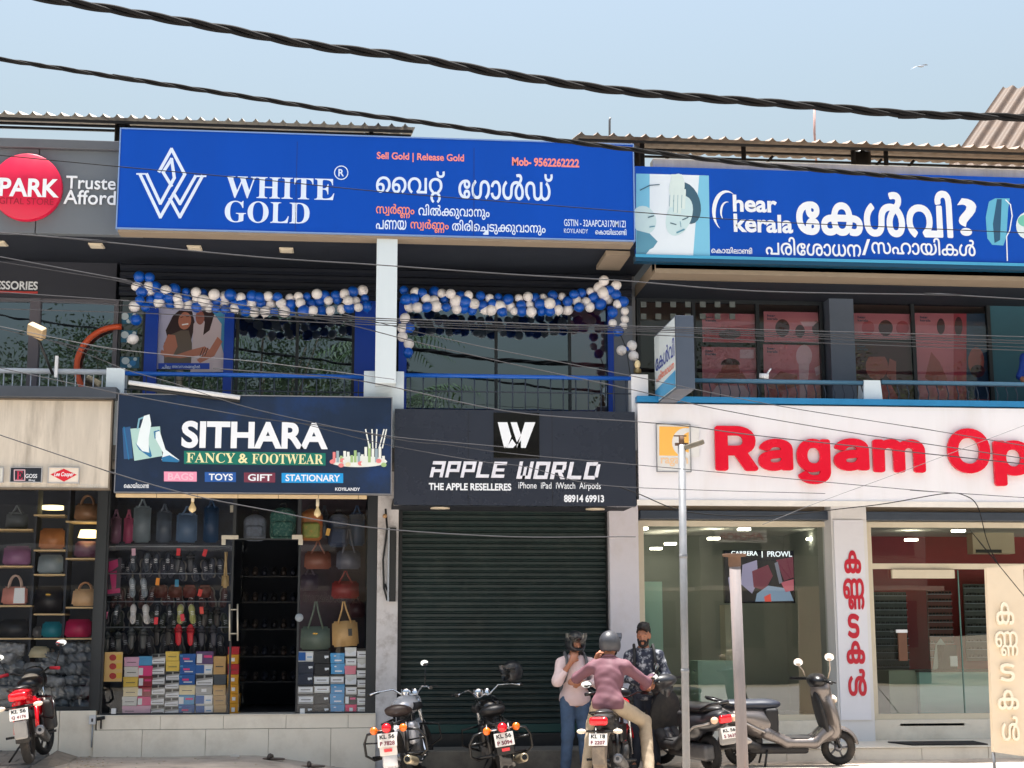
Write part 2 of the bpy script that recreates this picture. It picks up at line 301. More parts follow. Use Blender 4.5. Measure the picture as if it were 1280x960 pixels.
56: (1040, [[30,203,-1,112,23,96,22,43,38,53,53,52,29,20,12,-7,55,-69,-64,-64,-35,-58,-20,-74,-1,-68,9,-56,16,-40,28,-38,36,-24,44,-8,40,4,28,12,23,22,12,24,9,44,13,196,23,68,28,43,44,41,40,23,56,19,72,9,84,-3,76,-20,67,-36,53,-50,38,-62,21,-56,12,-80,0,-64,-9,-60,-33,-80,-29,-36,-38,-28,-42,-18,-48,-9,-52,0,-44,9,-60,33,-44,53,-28,80,-4,48,9,72,26,60,41,45,32,21,60,18,56,1,60,-17,-48,45,-68,30,-64,7,-68,-8,-44,-19,-32,-31,-16,-28,-15,-56,-10,-168,-14,-64,-17,-36,-24,-31,-33,-29,-35,-19,-56,-14,-72,-2,-56,11,-48,21,-44,35,-32,41,-24,51],
[694,167,17,-56,31,-30,48,-10,52,12,28,22,20,38,13,56,-1,72,-36,32,-36,15,-52,2,-36,-12,-24,-20,-16,-29,-9,-40]]),
58: (1223, [[30,230,-4,61,5,64,15,56,25,52,31,40,44,37,52,25,60,13,56,0,64,-15,38,-24,38,-38,64,53,40,16,44,8,80,-5,44,-16,28,-18,44,-52,23,-60,10,-76,3,-144,10,-64,21,-40,37,-24,64,-5,52,21,32,36,27,68,5,88,-14,76,-38,72,-67,68,59,74,12,1,44,-36,46,-51,26,-38,35,-86,11,-76,0,-64,-10,-62,-19,-54,-28,-48,-37,-38,-44,-27,-84,-22,-72,2,-56,14,-48,28,-39,43,-22,44,-13,52,-6,188,-9,64,-23,44,-36,22,-44,4,-36,-10,-30,-24,-18,-36,-11,-80,0,-332,-9,-11,-92,-1,-10,8,-5,384,-17,52,-40,38,-56,12,-56,-14,-40,-33,-34,-63,-12,-80,5,-60,11,-40,34,-64,70,-72,-62,-72,-12,-4,-21,16,-77,84,-41,80]]),
59: (1190, [[23,124,-4,46,9,56,17,40,25,32,35,28,54,24,44,8,52,0,52,-9,40,-17,35,-26,33,-41,17,-39,8,-52,-5,-48,-12,-43,180,1,-43,86,-16,68,1,88,17,68,33,64,44,49,60,39,72,25,56,7,88,-3,56,-12,64,-28,38,-29,42,-48,23,-44,20,-64,6,-68,-3,-56,-28,-96,-25,-44,-39,-48,-78,-60,-12,6,-52,70,4,9,61,51,35,52,20,68,-2,84,-20,64,-34,48,-48,34,-44,13,-68,3,-67,-18,-33,-20,-28,-28,-31,-56,-15,-84,13,-88,36,-64,64,-60,-47,-74,-400,0,-37,66,39,64,5,40,-4,36,-12,28,-19,22,-44,17,-36,1,-32,-9,-27,-19,-19,-28,-8,-40,6,-40,12,-28,41,-48,-53,-69,-12,0,-16,13,-46,48,-23,36]]),
64: (504, [[8,152,-4,19,8,10,96,17,8,-7,31,-76,37,-34,32,-9,32,0,32,8,28,18,25,33,15,36,14,112,-14,108,-14,36,-26,34,-24,16,-32,9,-32,0,-32,-10,-36,-34,-34,-75,-10,-6,-92,18,-7,16,25,64,34,50,38,34,58,29,56,10,72,-3,60,-21,48,-37,36,-50,23,-56,13,-64,4,-68,-4,-68,-14,-68,-23,-56,-39,-52,-48,-35,-64,-21,-72,-3,-56,10,-48,22,-45,39,-30,44]]),
65: (228, [[-220,637,-3,62,16,60,45,56,54,29,72,12,72,-8,56,-29,46,-52,21,-60,10,-88,1,-616,-6,-14,-96,-2,-10,12,-1,600,-8,84,-16,44,-17,19,-24,11,-32,3,-24,-6,-25,-15,-17,-24,-7,-84,-91,-18,-12,6]]),
67: (332, [[-35,-94,0,82,24,60,48,51,78,33,31,128,14,108,-1,56,-17,40,-33,16,-83,-4,-21,84,16,10,56,8,92,-7,36,-16,28,-24,20,-29,16,-46,6,-56,-7,-84,-43,-192,63,-36,25,-27,19,-33,15,-60,0,-44,-8,-40,-27,-52,-42,-40,-53,-24,-64,-8,-64,9,-56,27,-39,40,-15,24],
[72,-84,15,-32,30,-24,40,-8,36,8,30,24,13,28,3,52,-8,32,-18,24,-32,17,-40,3,-28,-8,-21,-16,-15,-23,-7,-29]]),
71: (715, [[30,173,-4,58,4,64,13,56,22,52,27,44,35,40,60,44,51,24,76,20,60,4,88,-8,52,-15,62,-33,37,-32,38,-52,20,-44,15,-64,3,-52,-7,-76,-15,-52,-30,-60,-31,-40,-46,-44,-42,-29,-13,5,-52,72,65,59,33,49,20,68,2,68,-14,64,-20,40,-38,40,-39,22,-40,11,-52,5,-52,-5,-48,-16,-41,-25,-35,-33,-30,-43,-15,-36,77,17,76,-6,52,-24,43,-47,21,-60,-1,-84,-27,-69,-41,-43,-51,-24,-60,-8,-48,5,-56,22,-36,27,-31,38,-23,48],
[134,203,14,-68,18,-30,20,-19,28,-12,36,-2,28,9,21,22,11,32,1,40,-12,36,-21,21,-32,12,-44,-2,-40,-16]]),
72: (595, [[30,224,-4,59,4,56,24,76,44,63,76,57,44,20,72,18,52,5,72,-2,47,-9,37,-15,30,-21,28,-36,14,-48,-7,-68,-33,-51,-48,-30,-44,-10,-40,0,-52,11,-32,19,-28,30,-16,39,-6,44,6,44,-42,-20,-42,-36,-29,-48,-12,-44,-3,-72,22,-80,36,-52,62,-40,-3,56,9,44,21,36,37,30,48,16,56,2,56,-14,39,-26,34,-52,6,-68,-22,-60,-21,-24,-32,-22,-76,-23,-76,-2,-76,10,-72,24,-60,37,-50,52,-36,68],
[358,99,16,-35,32,2,28,10,17,15,9,20,1,24,-6,20,-25,20,-48,-4,-24,-32],
[362,427,20,-39,36,-10,20,3,15,10,10,16,4,24,-5,24,-16,19,-32,13,-32,3,-15,-23]]),
73: (1430, [[30,173,-4,58,4,64,13,56,22,52,27,44,35,40,60,44,51,24,76,20,60,4,88,-8,52,-15,62,-33,37,-32,38,-52,20,-44,15,-64,3,-52,-7,-76,-15,-52,-30,-60,-31,-40,-46,-44,-42,-29,-13,5,-52,72,65,59,33,49,20,68,2,68,-14,64,-20,40,-38,40,-39,22,-40,11,-52,5,-52,-5,-48,-16,-41,-25,-35,-33,-30,-43,-15,-36,77,17,76,-6,52,-24,43,-47,21,-60,-1,-84,-27,-69,-41,-43,-51,-24,-60,-8,-48,5,-56,22,-36,27,-31,38,-23,48],
[134,203,14,-68,18,-30,20,-19,28,-12,36,-2,28,9,21,22,11,32,1,40,-12,36,-21,21,-32,12,-44,-2,-40,-16],
[742,203,0,60,9,60,16,52,26,52,30,40,39,37,64,40,52,20,80,14,64,0,56,-7,72,-24,44,-26,48,-46,26,-40,24,-60,9,-48,2,-72,-7,-56,-14,-48,-30,-60,-30,-39,-47,-45,-41,-28,-14,4,-52,72,62,56,36,52,20,68,2,68,-14,64,-20,40,-38,40,-38,21,-44,13,-48,4,-52,-5,-48,-16,-44,-26,-32,-31,-31,-44,-15,-36,78,17,76,-6,60,-31,36,-44,21,-72,-7,-84,-26,-58,-23,-26,-29,-21,-56,-19,-64,-3,-60,16,-40,23,-33,32,-28,44,-18,48],
[850,191,19,-68,21,-28,20,-14,32,-9,36,2,24,14,16,23,9,36,-3,40,-13,28,-25,21,-40,9,-40,-6,-56,-31]]),
77: (0, [[-301,712,-2,70,9,40,9,9,85,-17,5,-12,-5,-60,11,-36,24,-23,44,-11,56,7,30,23,13,40,-5,64,6,9,80,16,11,-5,5,-12,7,-80,-7,-40,-14,-32,-22,-29,-28,-23,-56,-24,-88,-7,-44,7,-36,13,-32,20,-27,27,-19,32]]),
118: (736, [[30,219,-3,84,13,72,39,80,51,55,80,45,80,20,96,3,92,-19,36,44,13,48,-13,37,-16,13,-24,5,-95,-7,-24,76,4,12,67,15,76,2,56,-13,44,-31,19,-25,13,-32,5,-56,-17,-60,-54,-76,63,-60,41,-64,26,-72,11,-72,-2,-68,-16,-72,-18,-36,-41,-48,-30,-20,-64,-21,-92,1,-44,14,-38,22,-46,53,-19,43,-11,52,-4,56,7,68,13,44,26,56,65,92,-69,2,-72,-18,-36,-21,-28,-26,-34,-57,-15,-84,13,-88,39,-68,70,-64,-57,-76,-12,0,-36,25,-64,63,-44,77],
[402,163,11,-40,19,-28,24,-16,30,-8,28,1,32,12,24,23,15,32,10,76,-12,88,-31,72,-54,61,-48,-53,-35,-68,-15,-68]]),
119: (1198, [[30,219,-1,108,29,92,52,72,36,30,44,25,76,25,84,8,92,-9,76,-28,104,29,108,8,104,-7,96,-23,52,66,7,36,-5,24,-18,22,-28,9,-96,-8,-25,77,4,12,77,16,88,-2,36,-11,28,-18,37,-45,15,-56,-10,-64,-19,-40,-52,-64,64,-52,44,-60,35,-96,8,-76,-9,-80,-26,-68,-43,-52,-32,-21,-68,-21,-60,-1,-48,9,-64,33,-28,29,-24,40,-16,48,-7,52,6,100,29,82,69,98,-5,3,-132,11,-72,-6,-24,-8,59,-72,30,-64,15,-72,1,-68,-14,-76,-33,-64,-48,-44,-46,-22,-48,-9,-52,0,-72,18,-58,41,-27,36,-19,42,-12,50,-4,56,14,100,38,82,68,80,-80,2,-72,-17,-56,-37,-25,-30,-19,-36,-13,-44,-4,-44,13,-88,39,-68,70,-64,-57,-76,-12,0,-36,25,-64,63,-44,77],
[406,183,7,-40,13,-29,24,-26,28,-13,40,-3,32,7,25,16,21,32,13,72,-7,88,-28,74,-56,69,-44,-31,-46,-60,-22,-84],
[862,179,7,-40,18,-36,23,-20,28,-10,40,0,29,10,23,21,17,35,9,48,0,48,-14,76,-36,68,-56,50,-41,-50,-32,-64,-15,-64]]),
120: (1044, [[30,203,-1,112,25,100,31,56,29,38,52,51,20,16,12,2,63,-75,-67,-67,-39,-73,-15,-96,11,-88,30,-60,37,-32,56,-14,40,4,24,10,29,28,16,44,11,184,12,59,18,45,38,53,68,50,80,24,96,4,80,-17,42,54,6,44,-14,32,-38,15,-95,-7,-24,76,4,12,79,16,84,-2,52,-19,44,-43,21,-60,-3,-52,-23,-56,-43,-56,60,-62,41,-66,32,-92,7,-76,-8,-80,-26,-68,-42,-51,-31,-21,-69,-22,-64,-1,-48,9,-40,18,-32,24,-42,60,-16,48,-7,52,6,100,13,44,26,56,68,93,-52,0,-48,-10,-32,-16,-32,-31,-16,-29,-15,-55,-10,-164,-15,-69,-40,-66,-33,-29,-35,-19,-56,-14,-72,-2,-56,11,-48,21,-44,35,-32,41,-24,51],
[710,163,10,-36,18,-29,24,-18,32,-8,28,0,32,11,24,24,15,32,10,76,-12,88,-36,80,-49,55,-48,-55,-35,-68,-15,-68]]),
134: (1223, [[30,231,-4,60,5,68,15,60,24,52,32,40,44,35,48,21,56,11,72,-2,56,-14,48,-29,38,-42,22,-44,13,-52,6,-188,9,-64,20,-41,36,-24,48,-5,36,10,28,22,19,38,11,80,0,332,10,12,88,0,13,-8,5,-384,17,-52,37,-37,56,-13,60,15,40,33,33,62,12,80,-3,48,-12,52,-34,64,-71,72,63,74,16,0,34,-30,70,-84,38,-88,12,-80,0,-60,-10,-58,-19,-54,-29,-48,-38,-40,-46,-30,-88,-25,-60,0,-60,15,-39,24,-41,38,-28,-30,-32,-22,-64,-22,-48,-4,-48,5,-36,11,-40,23,-45,53,-23,60,-10,72,-4,164,-8,48,-25,44,-37,21,-60,4,-52,-21,-33,-36,-27,-68,-5,-88,14,-76,39,-72,66,-68,-58,-72,-12,-2,-24,18,-81,88,-34,64],
[922,711,-2,72,9,40,9,8,84,-16,6,-12,-5,-60,10,-36,25,-24,44,-11,56,7,31,24,13,40,-6,60,6,12,80,16,10,-4,5,-12,8,-84,-21,-68,-38,-44,-68,-33,-88,-7,-44,7,-36,13,-32,20,-28,28]]),
161: (228, [[-194,-168,-4,80,8,12,248,4,0,628,12,11,92,-1,8,-14,-1,-716,-11,-8]]),
163: (1506, [[23,112,0,79,12,36,28,41,39,31,45,21,52,13,80,9,19,81,44,76,61,51,76,26,44,3,60,-6,32,-9,48,-26,38,-35,30,-45,22,-55,14,-62,68,2,25,60,40,60,47,46,60,37,64,22,68,10,84,-2,52,-11,76,-32,64,-55,38,-63,24,-84,0,-104,-11,-52,-19,-48,-22,-40,-39,-48,-39,-35,-40,-26,-12,6,-51,71,73,68,32,56,15,72,-7,88,-25,60,-37,41,-40,24,-64,16,-72,-2,-76,-27,-60,-51,-34,-57,102,-8,64,-20,51,-36,34,-56,12,-72,-2,-32,-16,-52,-35,-47,-40,-26,-30,-11,-62,-8,-48,4,-60,20,-36,26,-38,50,-18,44,-12,126,-47,-2,-19,-104,-22,-50,-32,-45,-60,-45,-56,-19,-56,-5,-60,6,-43,14,-41,24,-56,-26,-52,-14,-56,-4,-68,8,-52,21,-25,19,-33,44],
[135,123,24,-36,40,-15,56,3,56,20,-25,76,-10,72,-69,-7,-52,-25,-22,-36],
[391,215,18,-72,27,-40,39,-25,64,-6,48,15,37,36,23,56,9,64,-265,2],
[391,343,262,0,-17,68,-26,40,-39,24,-48,8,-50,-8,-38,-24,-26,-40],
[926,167,10,-40,13,-24,21,-20,21,-9,36,-5,36,7,23,15,13,24,4,44,-10,36,-22,26,-28,14,-52,9,-64,0]]),
175: (1561, [[30,176,-3,91,11,64,23,60,32,48,41,40,52,35,84,36,68,17,68,9,104,3,80,-6,92,-20,92,22,116,1,44,-8,56,-23,43,-30,37,-37,52,49,68,35,84,16,76,-2,68,-18,52,-31,36,-44,17,-52,-1,-48,-14,-44,-23,-32,-37,-28,42,-30,34,-50,11,-56,-8,-56,-12,-28,-33,-40,-44,-26,-32,-10,-100,-6,-64,10,-10,12,23,80,71,-7,40,3,36,15,16,25,1,52,-10,20,-19,18,-40,17,-92,6,-9,11,0,72,5,9,108,13,28,17,16,23,4,42,-10,28,-29,24,-33,11,-60,2,-60,-14,-44,-27,-35,-48,-20,-88,-2,-304,-11,-12,-88,0,-13,8,-1,312,-8,68,-15,40,-23,30,-36,24,-40,13,-47,1,40,-48,11,-28,5,-40,-14,-60,-19,-25,-29,-23,45,-40,17,-28,10,-36,-2,-52,-17,-44,-20,-28,-32,-25,-36,-18,-92,-13,-88,13,-69,39,-34,36,-23,40,-18,52,-8,52,5,96,30,88,65,89,-128,1,-116,-20,-60,-25,-48,-33,-24,-24,-29,-44,-3,-14,72,19,80,-7,57,-30,36,-44,21,-72,-7,-84,-27,-59,-52,-46,-36,-15,-60,-8,-48,6,-56,22,-37,28,-31,39,-22,45],
[138,175,24,-62,24,-25,24,-12,32,-5,28,6,23,18,13,24,6,40,-7,40,-19,28,-24,14,-44,3,-52,-16,-32,-21],
[574,199,19,-68,25,-34,20,-14,40,-13,44,-1,38,10,20,16,12,44,-3,20,-13,20,-46,22,-64,4,-11,14,3,77,80,12,21,11,16,20,6,28,-4,28,-27,37,-56,26,-36,-23,-34,-36,-24,-40,-21,-56,-8,-52]]),
176: (933, [[8,-9,-4,78,8,13,388,1,15,14,24,48,-1,68,-10,28,-16,20,-44,20,-52,-4,-35,-24,-17,-36,-1,-72,-7,-10,-88,-13,-13,7,-7,52,2,44,8,32,26,48,48,43,52,21,36,7,56,1,56,-11,52,-28,32,-33,24,-48,12,-60,-5,-56,-19,-58,232,0,3,474,13,10,88,0,9,-6,2,-828,-7,-14,-523,2,-41,72,0,12,248,182]]),
190: (1368, [[33,178,-4,64,7,80,20,68,18,36,38,52,29,28,52,34,60,24,104,15,92,-10,52,-20,64,-48,48,41,40,21,64,15,52,0,44,-8,40,-17,60,-53,48,45,56,25,72,9,84,-13,56,-28,54,-52,31,-52,23,-80,4,-88,-11,-76,-33,-80,-44,-60,48,-52,28,-60,8,-68,-11,-80,-19,-44,-30,-44,-48,-49,-17,1,-54,60,40,48,23,44,11,52,-4,64,-11,28,-32,28,-28,8,-44,-3,-30,-21,-14,-40,-5,-260,-11,-7,-80,0,-10,11,0,212,-7,60,-15,28,-20,14,-28,7,-32,-2,-34,-19,-17,-36,-5,-268,-12,-7,-80,1,-9,10,-1,220,-13,52,-17,23,-28,17,-36,8,-44,-1,-64,-21,-45,-42,57,7,44,-6,24,-9,32,-25,22,-35,11,-40,0,-48,-13,-44,-40,-47,-64,-23,-60,0,-28,7,-40,23,-36,43,-20,53,-7,68,12,72,22,48,33,40,36,28,69,36,0,252,-7,60,-26,56,-24,21,-32,14,-48,8,-44,-1,-72,-21,-36,-23,-32,-32,-25,-38,-17,-44,2,-4,76,22,64,-3,64,-25,39,-38,17,-32,11,-36,0,-84,-21,-60,-46,-54,-52,-25,-60,-8,-48,5,-56,22,-37,28,-31,40,-22,48],
[137,206,13,-68,19,-33,20,-19,28,-12,36,-2,28,10,20,20,11,32,1,40,-12,37,-20,21,-32,12,-44,-2,-40,-16],
[437,-186,12,-48,24,-24,44,-4,16,7,12,14,4,51,-8,16,-15,12,-25,5,-32,-5,-32,-16],
[622,78,72,-20,59,-37,48,37,55,20,-5,312,-20,52,-38,30,-52,9,-44,-7,-36,-22,-24,-34,-9,-32,-6,-56],
[968,62,45,-38,60,41,60,14,42,43,32,56,15,48,5,44,-5,84,-13,39,-24,40,-24,24,-28,16,-48,8,-48,-8,-35,-23,-21,-36,-12,-80]]),
191: (1462, [[33,178,-4,65,7,80,20,68,18,36,39,52,51,44,61,32,64,18,72,6,88,-10,52,-20,64,-48,50,42,58,27,64,9,56,-4,48,-14,40,-22,56,-64,52,48,76,37,76,16,112,0,72,-14,56,-27,39,-40,18,-48,1,-40,-8,-36,-16,-28,-26,-24,-52,-18,-140,-6,-20,-6,-9,-10,1,-20,16,-11,132,-9,52,-13,36,-23,23,-28,13,-64,-16,-60,-40,-43,-68,-27,-68,-6,-84,7,-88,22,-24,10,-6,9,33,76,9,7,80,-25,64,-9,64,5,20,8,12,14,0,28,-16,12,-136,11,-64,20,-33,29,-19,44,-2,36,8,36,17,28,25,20,64,25,128,6,25,9,3,28,-9,20,-23,15,-48,12,-88,1,-60,-13,-55,-31,-42,-48,-24,-52,-9,-44,-3,-292,-11,-12,-88,0,-12,8,-1,340,-5,56,-9,32,-17,26,-24,19,-28,10,-48,2,-40,-11,-29,-22,-23,-40,-11,-76,0,-332,-9,-11,-92,-1,-10,8,-1,328,-6,56,-10,32,-17,27,-24,21,-28,13,-40,8,-52,0,-76,-21,-36,-23,-33,-33,-25,-40,-15,-40,1,-5,76,22,64,-3,64,-25,40,-40,26,-65,1,-84,-20,-60,-22,-32,-25,-23,-52,-25,-60,-8,-48,5,-56,22,-38,29,-30,39,-22,45],
[137,203,18,-76,16,-24,23,-20,35,-11,28,0,26,11,18,20,11,32,1,40,-12,36,-20,21,-32,12,-44,-2,-40,-16]]),
220: (674, [[30,237,0,105,15,60,20,40,58,68,83,47,104,21,116,-7,48,-13,48,-23,36,-26,40,-44,24,-42,19,-61,7,-64,-4,-56,-17,-68,-32,-60,-45,-52,-54,-44,35,-36,22,-40,15,-60,1,-52,-11,-52,-20,-43,-40,-51,-36,-31,-16,0,-55,61,3,10,44,41,19,37,7,44,-6,44,-14,32,-18,22,-28,19,-28,9,-56,1,-40,-12,-32,-26,-25,-45,-6,-40,7,-48,24,-44,40,-36,-4,-16,-49,-52,-11,-4,-36,29,-31,35,-34,60,-11,52,0,48,8,44,17,40,48,60,-53,40,-44,50,-32,58],
[142,266,10,-52,20,-44,30,-36,60,-48,-12,-30,88,12,88,-12,-13,22,1,12,64,51,40,62,14,63,-3,64,-11,40,-18,36,-24,28,-30,22,-60,21,-48,4,-48,-4,-60,-23,-32,-24,-24,-28,-29,-72]]),
}
GLYPH_BOLD = {
23: (1062, [[4,110,-4,46,9,56,18,40,33,40,36,25,48,22,52,12,64,7,20,70,20,44,25,36,31,32,36,26,40,18,44,11,44,3,40,-2,60,-14,32,-14,40,-29,26,-27,31,-48,22,-56,11,-48,102,-16,40,-15,37,-21,28,-24,27,-37,14,-35,7,-40,-1,-52,-6,-32,-27,-56,-23,-26,-44,-29,-36,-13,-36,-6,-76,0,-68,12,-12,8,-8,14,4,33,-64,-45,-28,-11,-56,-11,-56,-1,-44,6,-40,13,-40,21,-56,-25,-56,-13,-48,-3,-68,7,-40,13,-52,34,-35,46],
[151,136,13,-28,28,-15,48,-2,47,13,-31,120,-52,-8,-36,-19,-16,-25],
[411,204,17,-56,24,-34,40,-21,44,-2,40,12,25,21,22,40,12,60,-223,2],
[416,360,212,0,2,4,-14,44,-22,32,-30,18,-40,6,-44,-7,-32,-20,-22,-33],
[754,100,66,-10,28,3,20,8,13,15,6,20,0,28,-7,20,-15,16,-21,12,-56,11,-19,-83]]),
190: (1392, [[14,177,-4,66,8,84,9,40,28,64,23,36,48,51,54,37,38,17,36,12,64,12,104,-2,36,-8,48,-18,60,-41,39,32,45,23,64,15,52,0,32,-4,46,-14,38,-22,32,-28,56,43,64,21,84,4,64,-14,56,-28,46,-40,45,-68,22,-64,10,-92,-7,-80,-12,-48,-17,-40,-46,-72,39,-44,29,-64,9,-72,-11,-84,-22,-52,-48,-64,-41,-37,-16,-3,-16,6,-56,57,-7,21,5,16,37,40,22,40,10,48,-3,56,-9,24,-23,21,-24,7,-36,-3,-22,-17,-9,-32,-6,-260,-9,-12,-14,-6,-92,1,-14,9,-8,16,0,212,-6,56,-10,20,-14,12,-20,5,-28,-2,-16,-6,-12,-11,-10,-30,-6,-264,-9,-12,-15,-7,-88,1,-16,9,-9,17,0,208,-11,56,-13,20,-23,14,-32,6,-40,-1,-48,-15,44,-9,28,-12,32,-23,20,-25,18,-39,6,-32,-1,-48,-12,-44,-30,-44,-45,-30,-48,-12,-32,-2,-60,9,-31,15,-41,35,-19,29,-21,56,-7,68,6,56,17,52,24,43,-60,-29,-64,-9,-52,6,-60,22,-44,33,-33,42,-24,52],
[158,187,16,-55,15,-21,17,-13,24,-7,24,0,18,8,14,16,9,32,-3,36,-8,20,-18,16,-32,7,-36,-6,-40,-21],
[181,351,45,8,64,-3,56,-18,34,-23,26,-28,20,-35,15,-65,0,-44,-7,-44,-28,-66,48,31,36,15,-1,264,-11,56,-24,35,-28,17,-40,9,-52,1,-44,-9,-40,-18,-32,-26,-27,-33],
[458,-201,8,-24,16,-16,28,-3,18,11,3,32,-3,12,-10,9,-20,4,-24,-4,-18,-9],
[641,95,61,-20,48,-28,42,28,45,20,0,240,-4,48,-15,44,-13,16,-19,11,-36,8,-44,-5,-32,-18,-21,-32,-7,-28,-5,-48],
[987,71,27,-21,52,33,60,15,41,45,28,56,13,72,-5,80,-11,32,-17,32,-25,26,-24,14,-40,7,-44,-8,-28,-19,-16,-28,-10,-76]]),
33: (587, [[-8,44,-4,16,5,16,47,68,20,12,16,-1,56,-29,52,-19,92,-15,52,2,40,8,28,17,12,25,-5,40,-23,17,-44,9,-124,5,-72,13,-64,27,-36,32,-19,29,-12,32,-6,40,1,36,19,64,41,51,40,26,48,19,56,11,96,2,68,-6,60,-14,76,-28,53,-29,7,-16,-4,-20,-51,-72,-17,-10,-20,2,-52,27,-60,21,-96,10,-48,-4,-32,-9,-23,-17,-11,-24,6,-31,24,-17,40,-7,144,-7,52,-8,60,-25,42,-37,17,-24,14,-36,6,-36,0,-44,-19,-65,-24,-35,-20,-20,-60,-36,-52,-15,-60,-8,-72,0,-64,7,-80,20,-80,34,-25,14]]),
120: (1068, [[11,202,-4,62,3,56,10,52,16,48,19,40,30,44,48,52,46,38,20,4,16,-8,58,-66,7,-20,-7,-20,-42,-35,-28,-33,-30,-60,-9,-36,-5,-52,10,-80,20,-48,30,-31,40,-16,48,2,32,16,19,29,11,60,7,148,11,56,21,52,43,60,52,41,60,26,48,10,68,5,48,-4,52,-11,28,33,9,40,-6,16,-11,11,-44,5,-60,-11,-24,11,-26,84,1,16,7,12,22,11,56,10,52,3,48,-4,40,-11,24,-13,28,-23,20,-25,14,-28,9,-36,-3,-60,-17,-48,-42,-60,32,-32,32,-40,37,-68,24,-76,8,-80,-10,-88,-26,-68,-26,-38,-24,-23,-28,-19,-37,-16,-39,-9,-44,-3,-56,5,-46,15,-41,24,-33,33,-18,27,-20,44,-12,52,-4,60,3,52,9,44,16,44,32,60,33,44,-3,2,-40,-7,-29,-11,-26,-20,-18,-24,-12,-28,-9,-40,-9,-160,-16,-72,-17,-37,-26,-35,-38,-33,-36,-20,-64,-16,-76,-2,-60,12,-52,24,-45,35,-37,48,-26,56],
[727,180,7,-36,13,-27,16,-16,24,-9,32,-1,24,8,18,17,14,28,9,72,-10,80,-27,64,-40,52,-36,-44,-30,-60,-14,-60]]),
72: (619, [[11,223,-4,57,4,60,7,32,20,52,27,44,32,36,70,49,48,21,72,18,76,6,56,-3,48,-10,54,-25,33,-28,21,-32,11,-32,4,-36,-4,-40,-10,-32,-20,-32,-21,-21,-56,-31,46,-24,37,-40,19,-48,3,-60,-9,-36,-17,-32,-25,-28,-34,-24,-60,-21,-76,-7,-104,11,-76,26,-65,39,-54,56,-38,72],
[163,244,11,-44,17,-35,23,-29,25,-18,6,54,18,44,36,38,45,26,-41,22,-34,38,-18,44,-8,58,-42,-34,-28,-48,-12,-56],
[375,112,9,-28,39,8,18,20,-2,32,-16,13,-32,-3,-14,-18],
[383,420,16,-20,32,-1,15,17,0,28,-19,19,-36,8,-10,-23]]),
55: (982, [[11,218,-3,85,13,76,28,68,46,60,58,44,74,32,84,14,92,-3,80,-21,64,-34,54,-52,36,-60,23,-72,6,-96,-13,-80,-34,-76,148,-1,3,461,11,16,18,7,92,0,16,-7,9,-12,3,-568,-5,-16,-15,-13,-432,-2,-24,11,-40,68,-1,20,9,15,55,49,28,44,18,60,1,60,-12,60,-26,47,-40,36,-36,16,-40,7,-44,0,-56,-14,-32,-20,-24,-24,-30,-52,-9,-36,-4,-44,4,-48,9,-32,13,-28,22,-32,63,-53,11,-19,-6,-24,-61,-72,-24,-3,-26,15,-49,40,-34,36,-27,40,-23,48]]),
65: (252, [[-239,636,-3,64,19,68,38,52,30,23,36,17,44,12,40,3,76,-9,28,-10,32,-20,28,-24,20,-26,19,-38,10,-36,11,-116,0,-596,-4,-16,-12,-12,-16,-4,-92,1,-16,8,-9,15,-2,604,-5,72,-15,48,-17,17,-20,7,-28,-1,-26,-11,-13,-16,-6,-16,2,-64,-9,-14,-12,-7,-100,-16,-20,13]]),
}
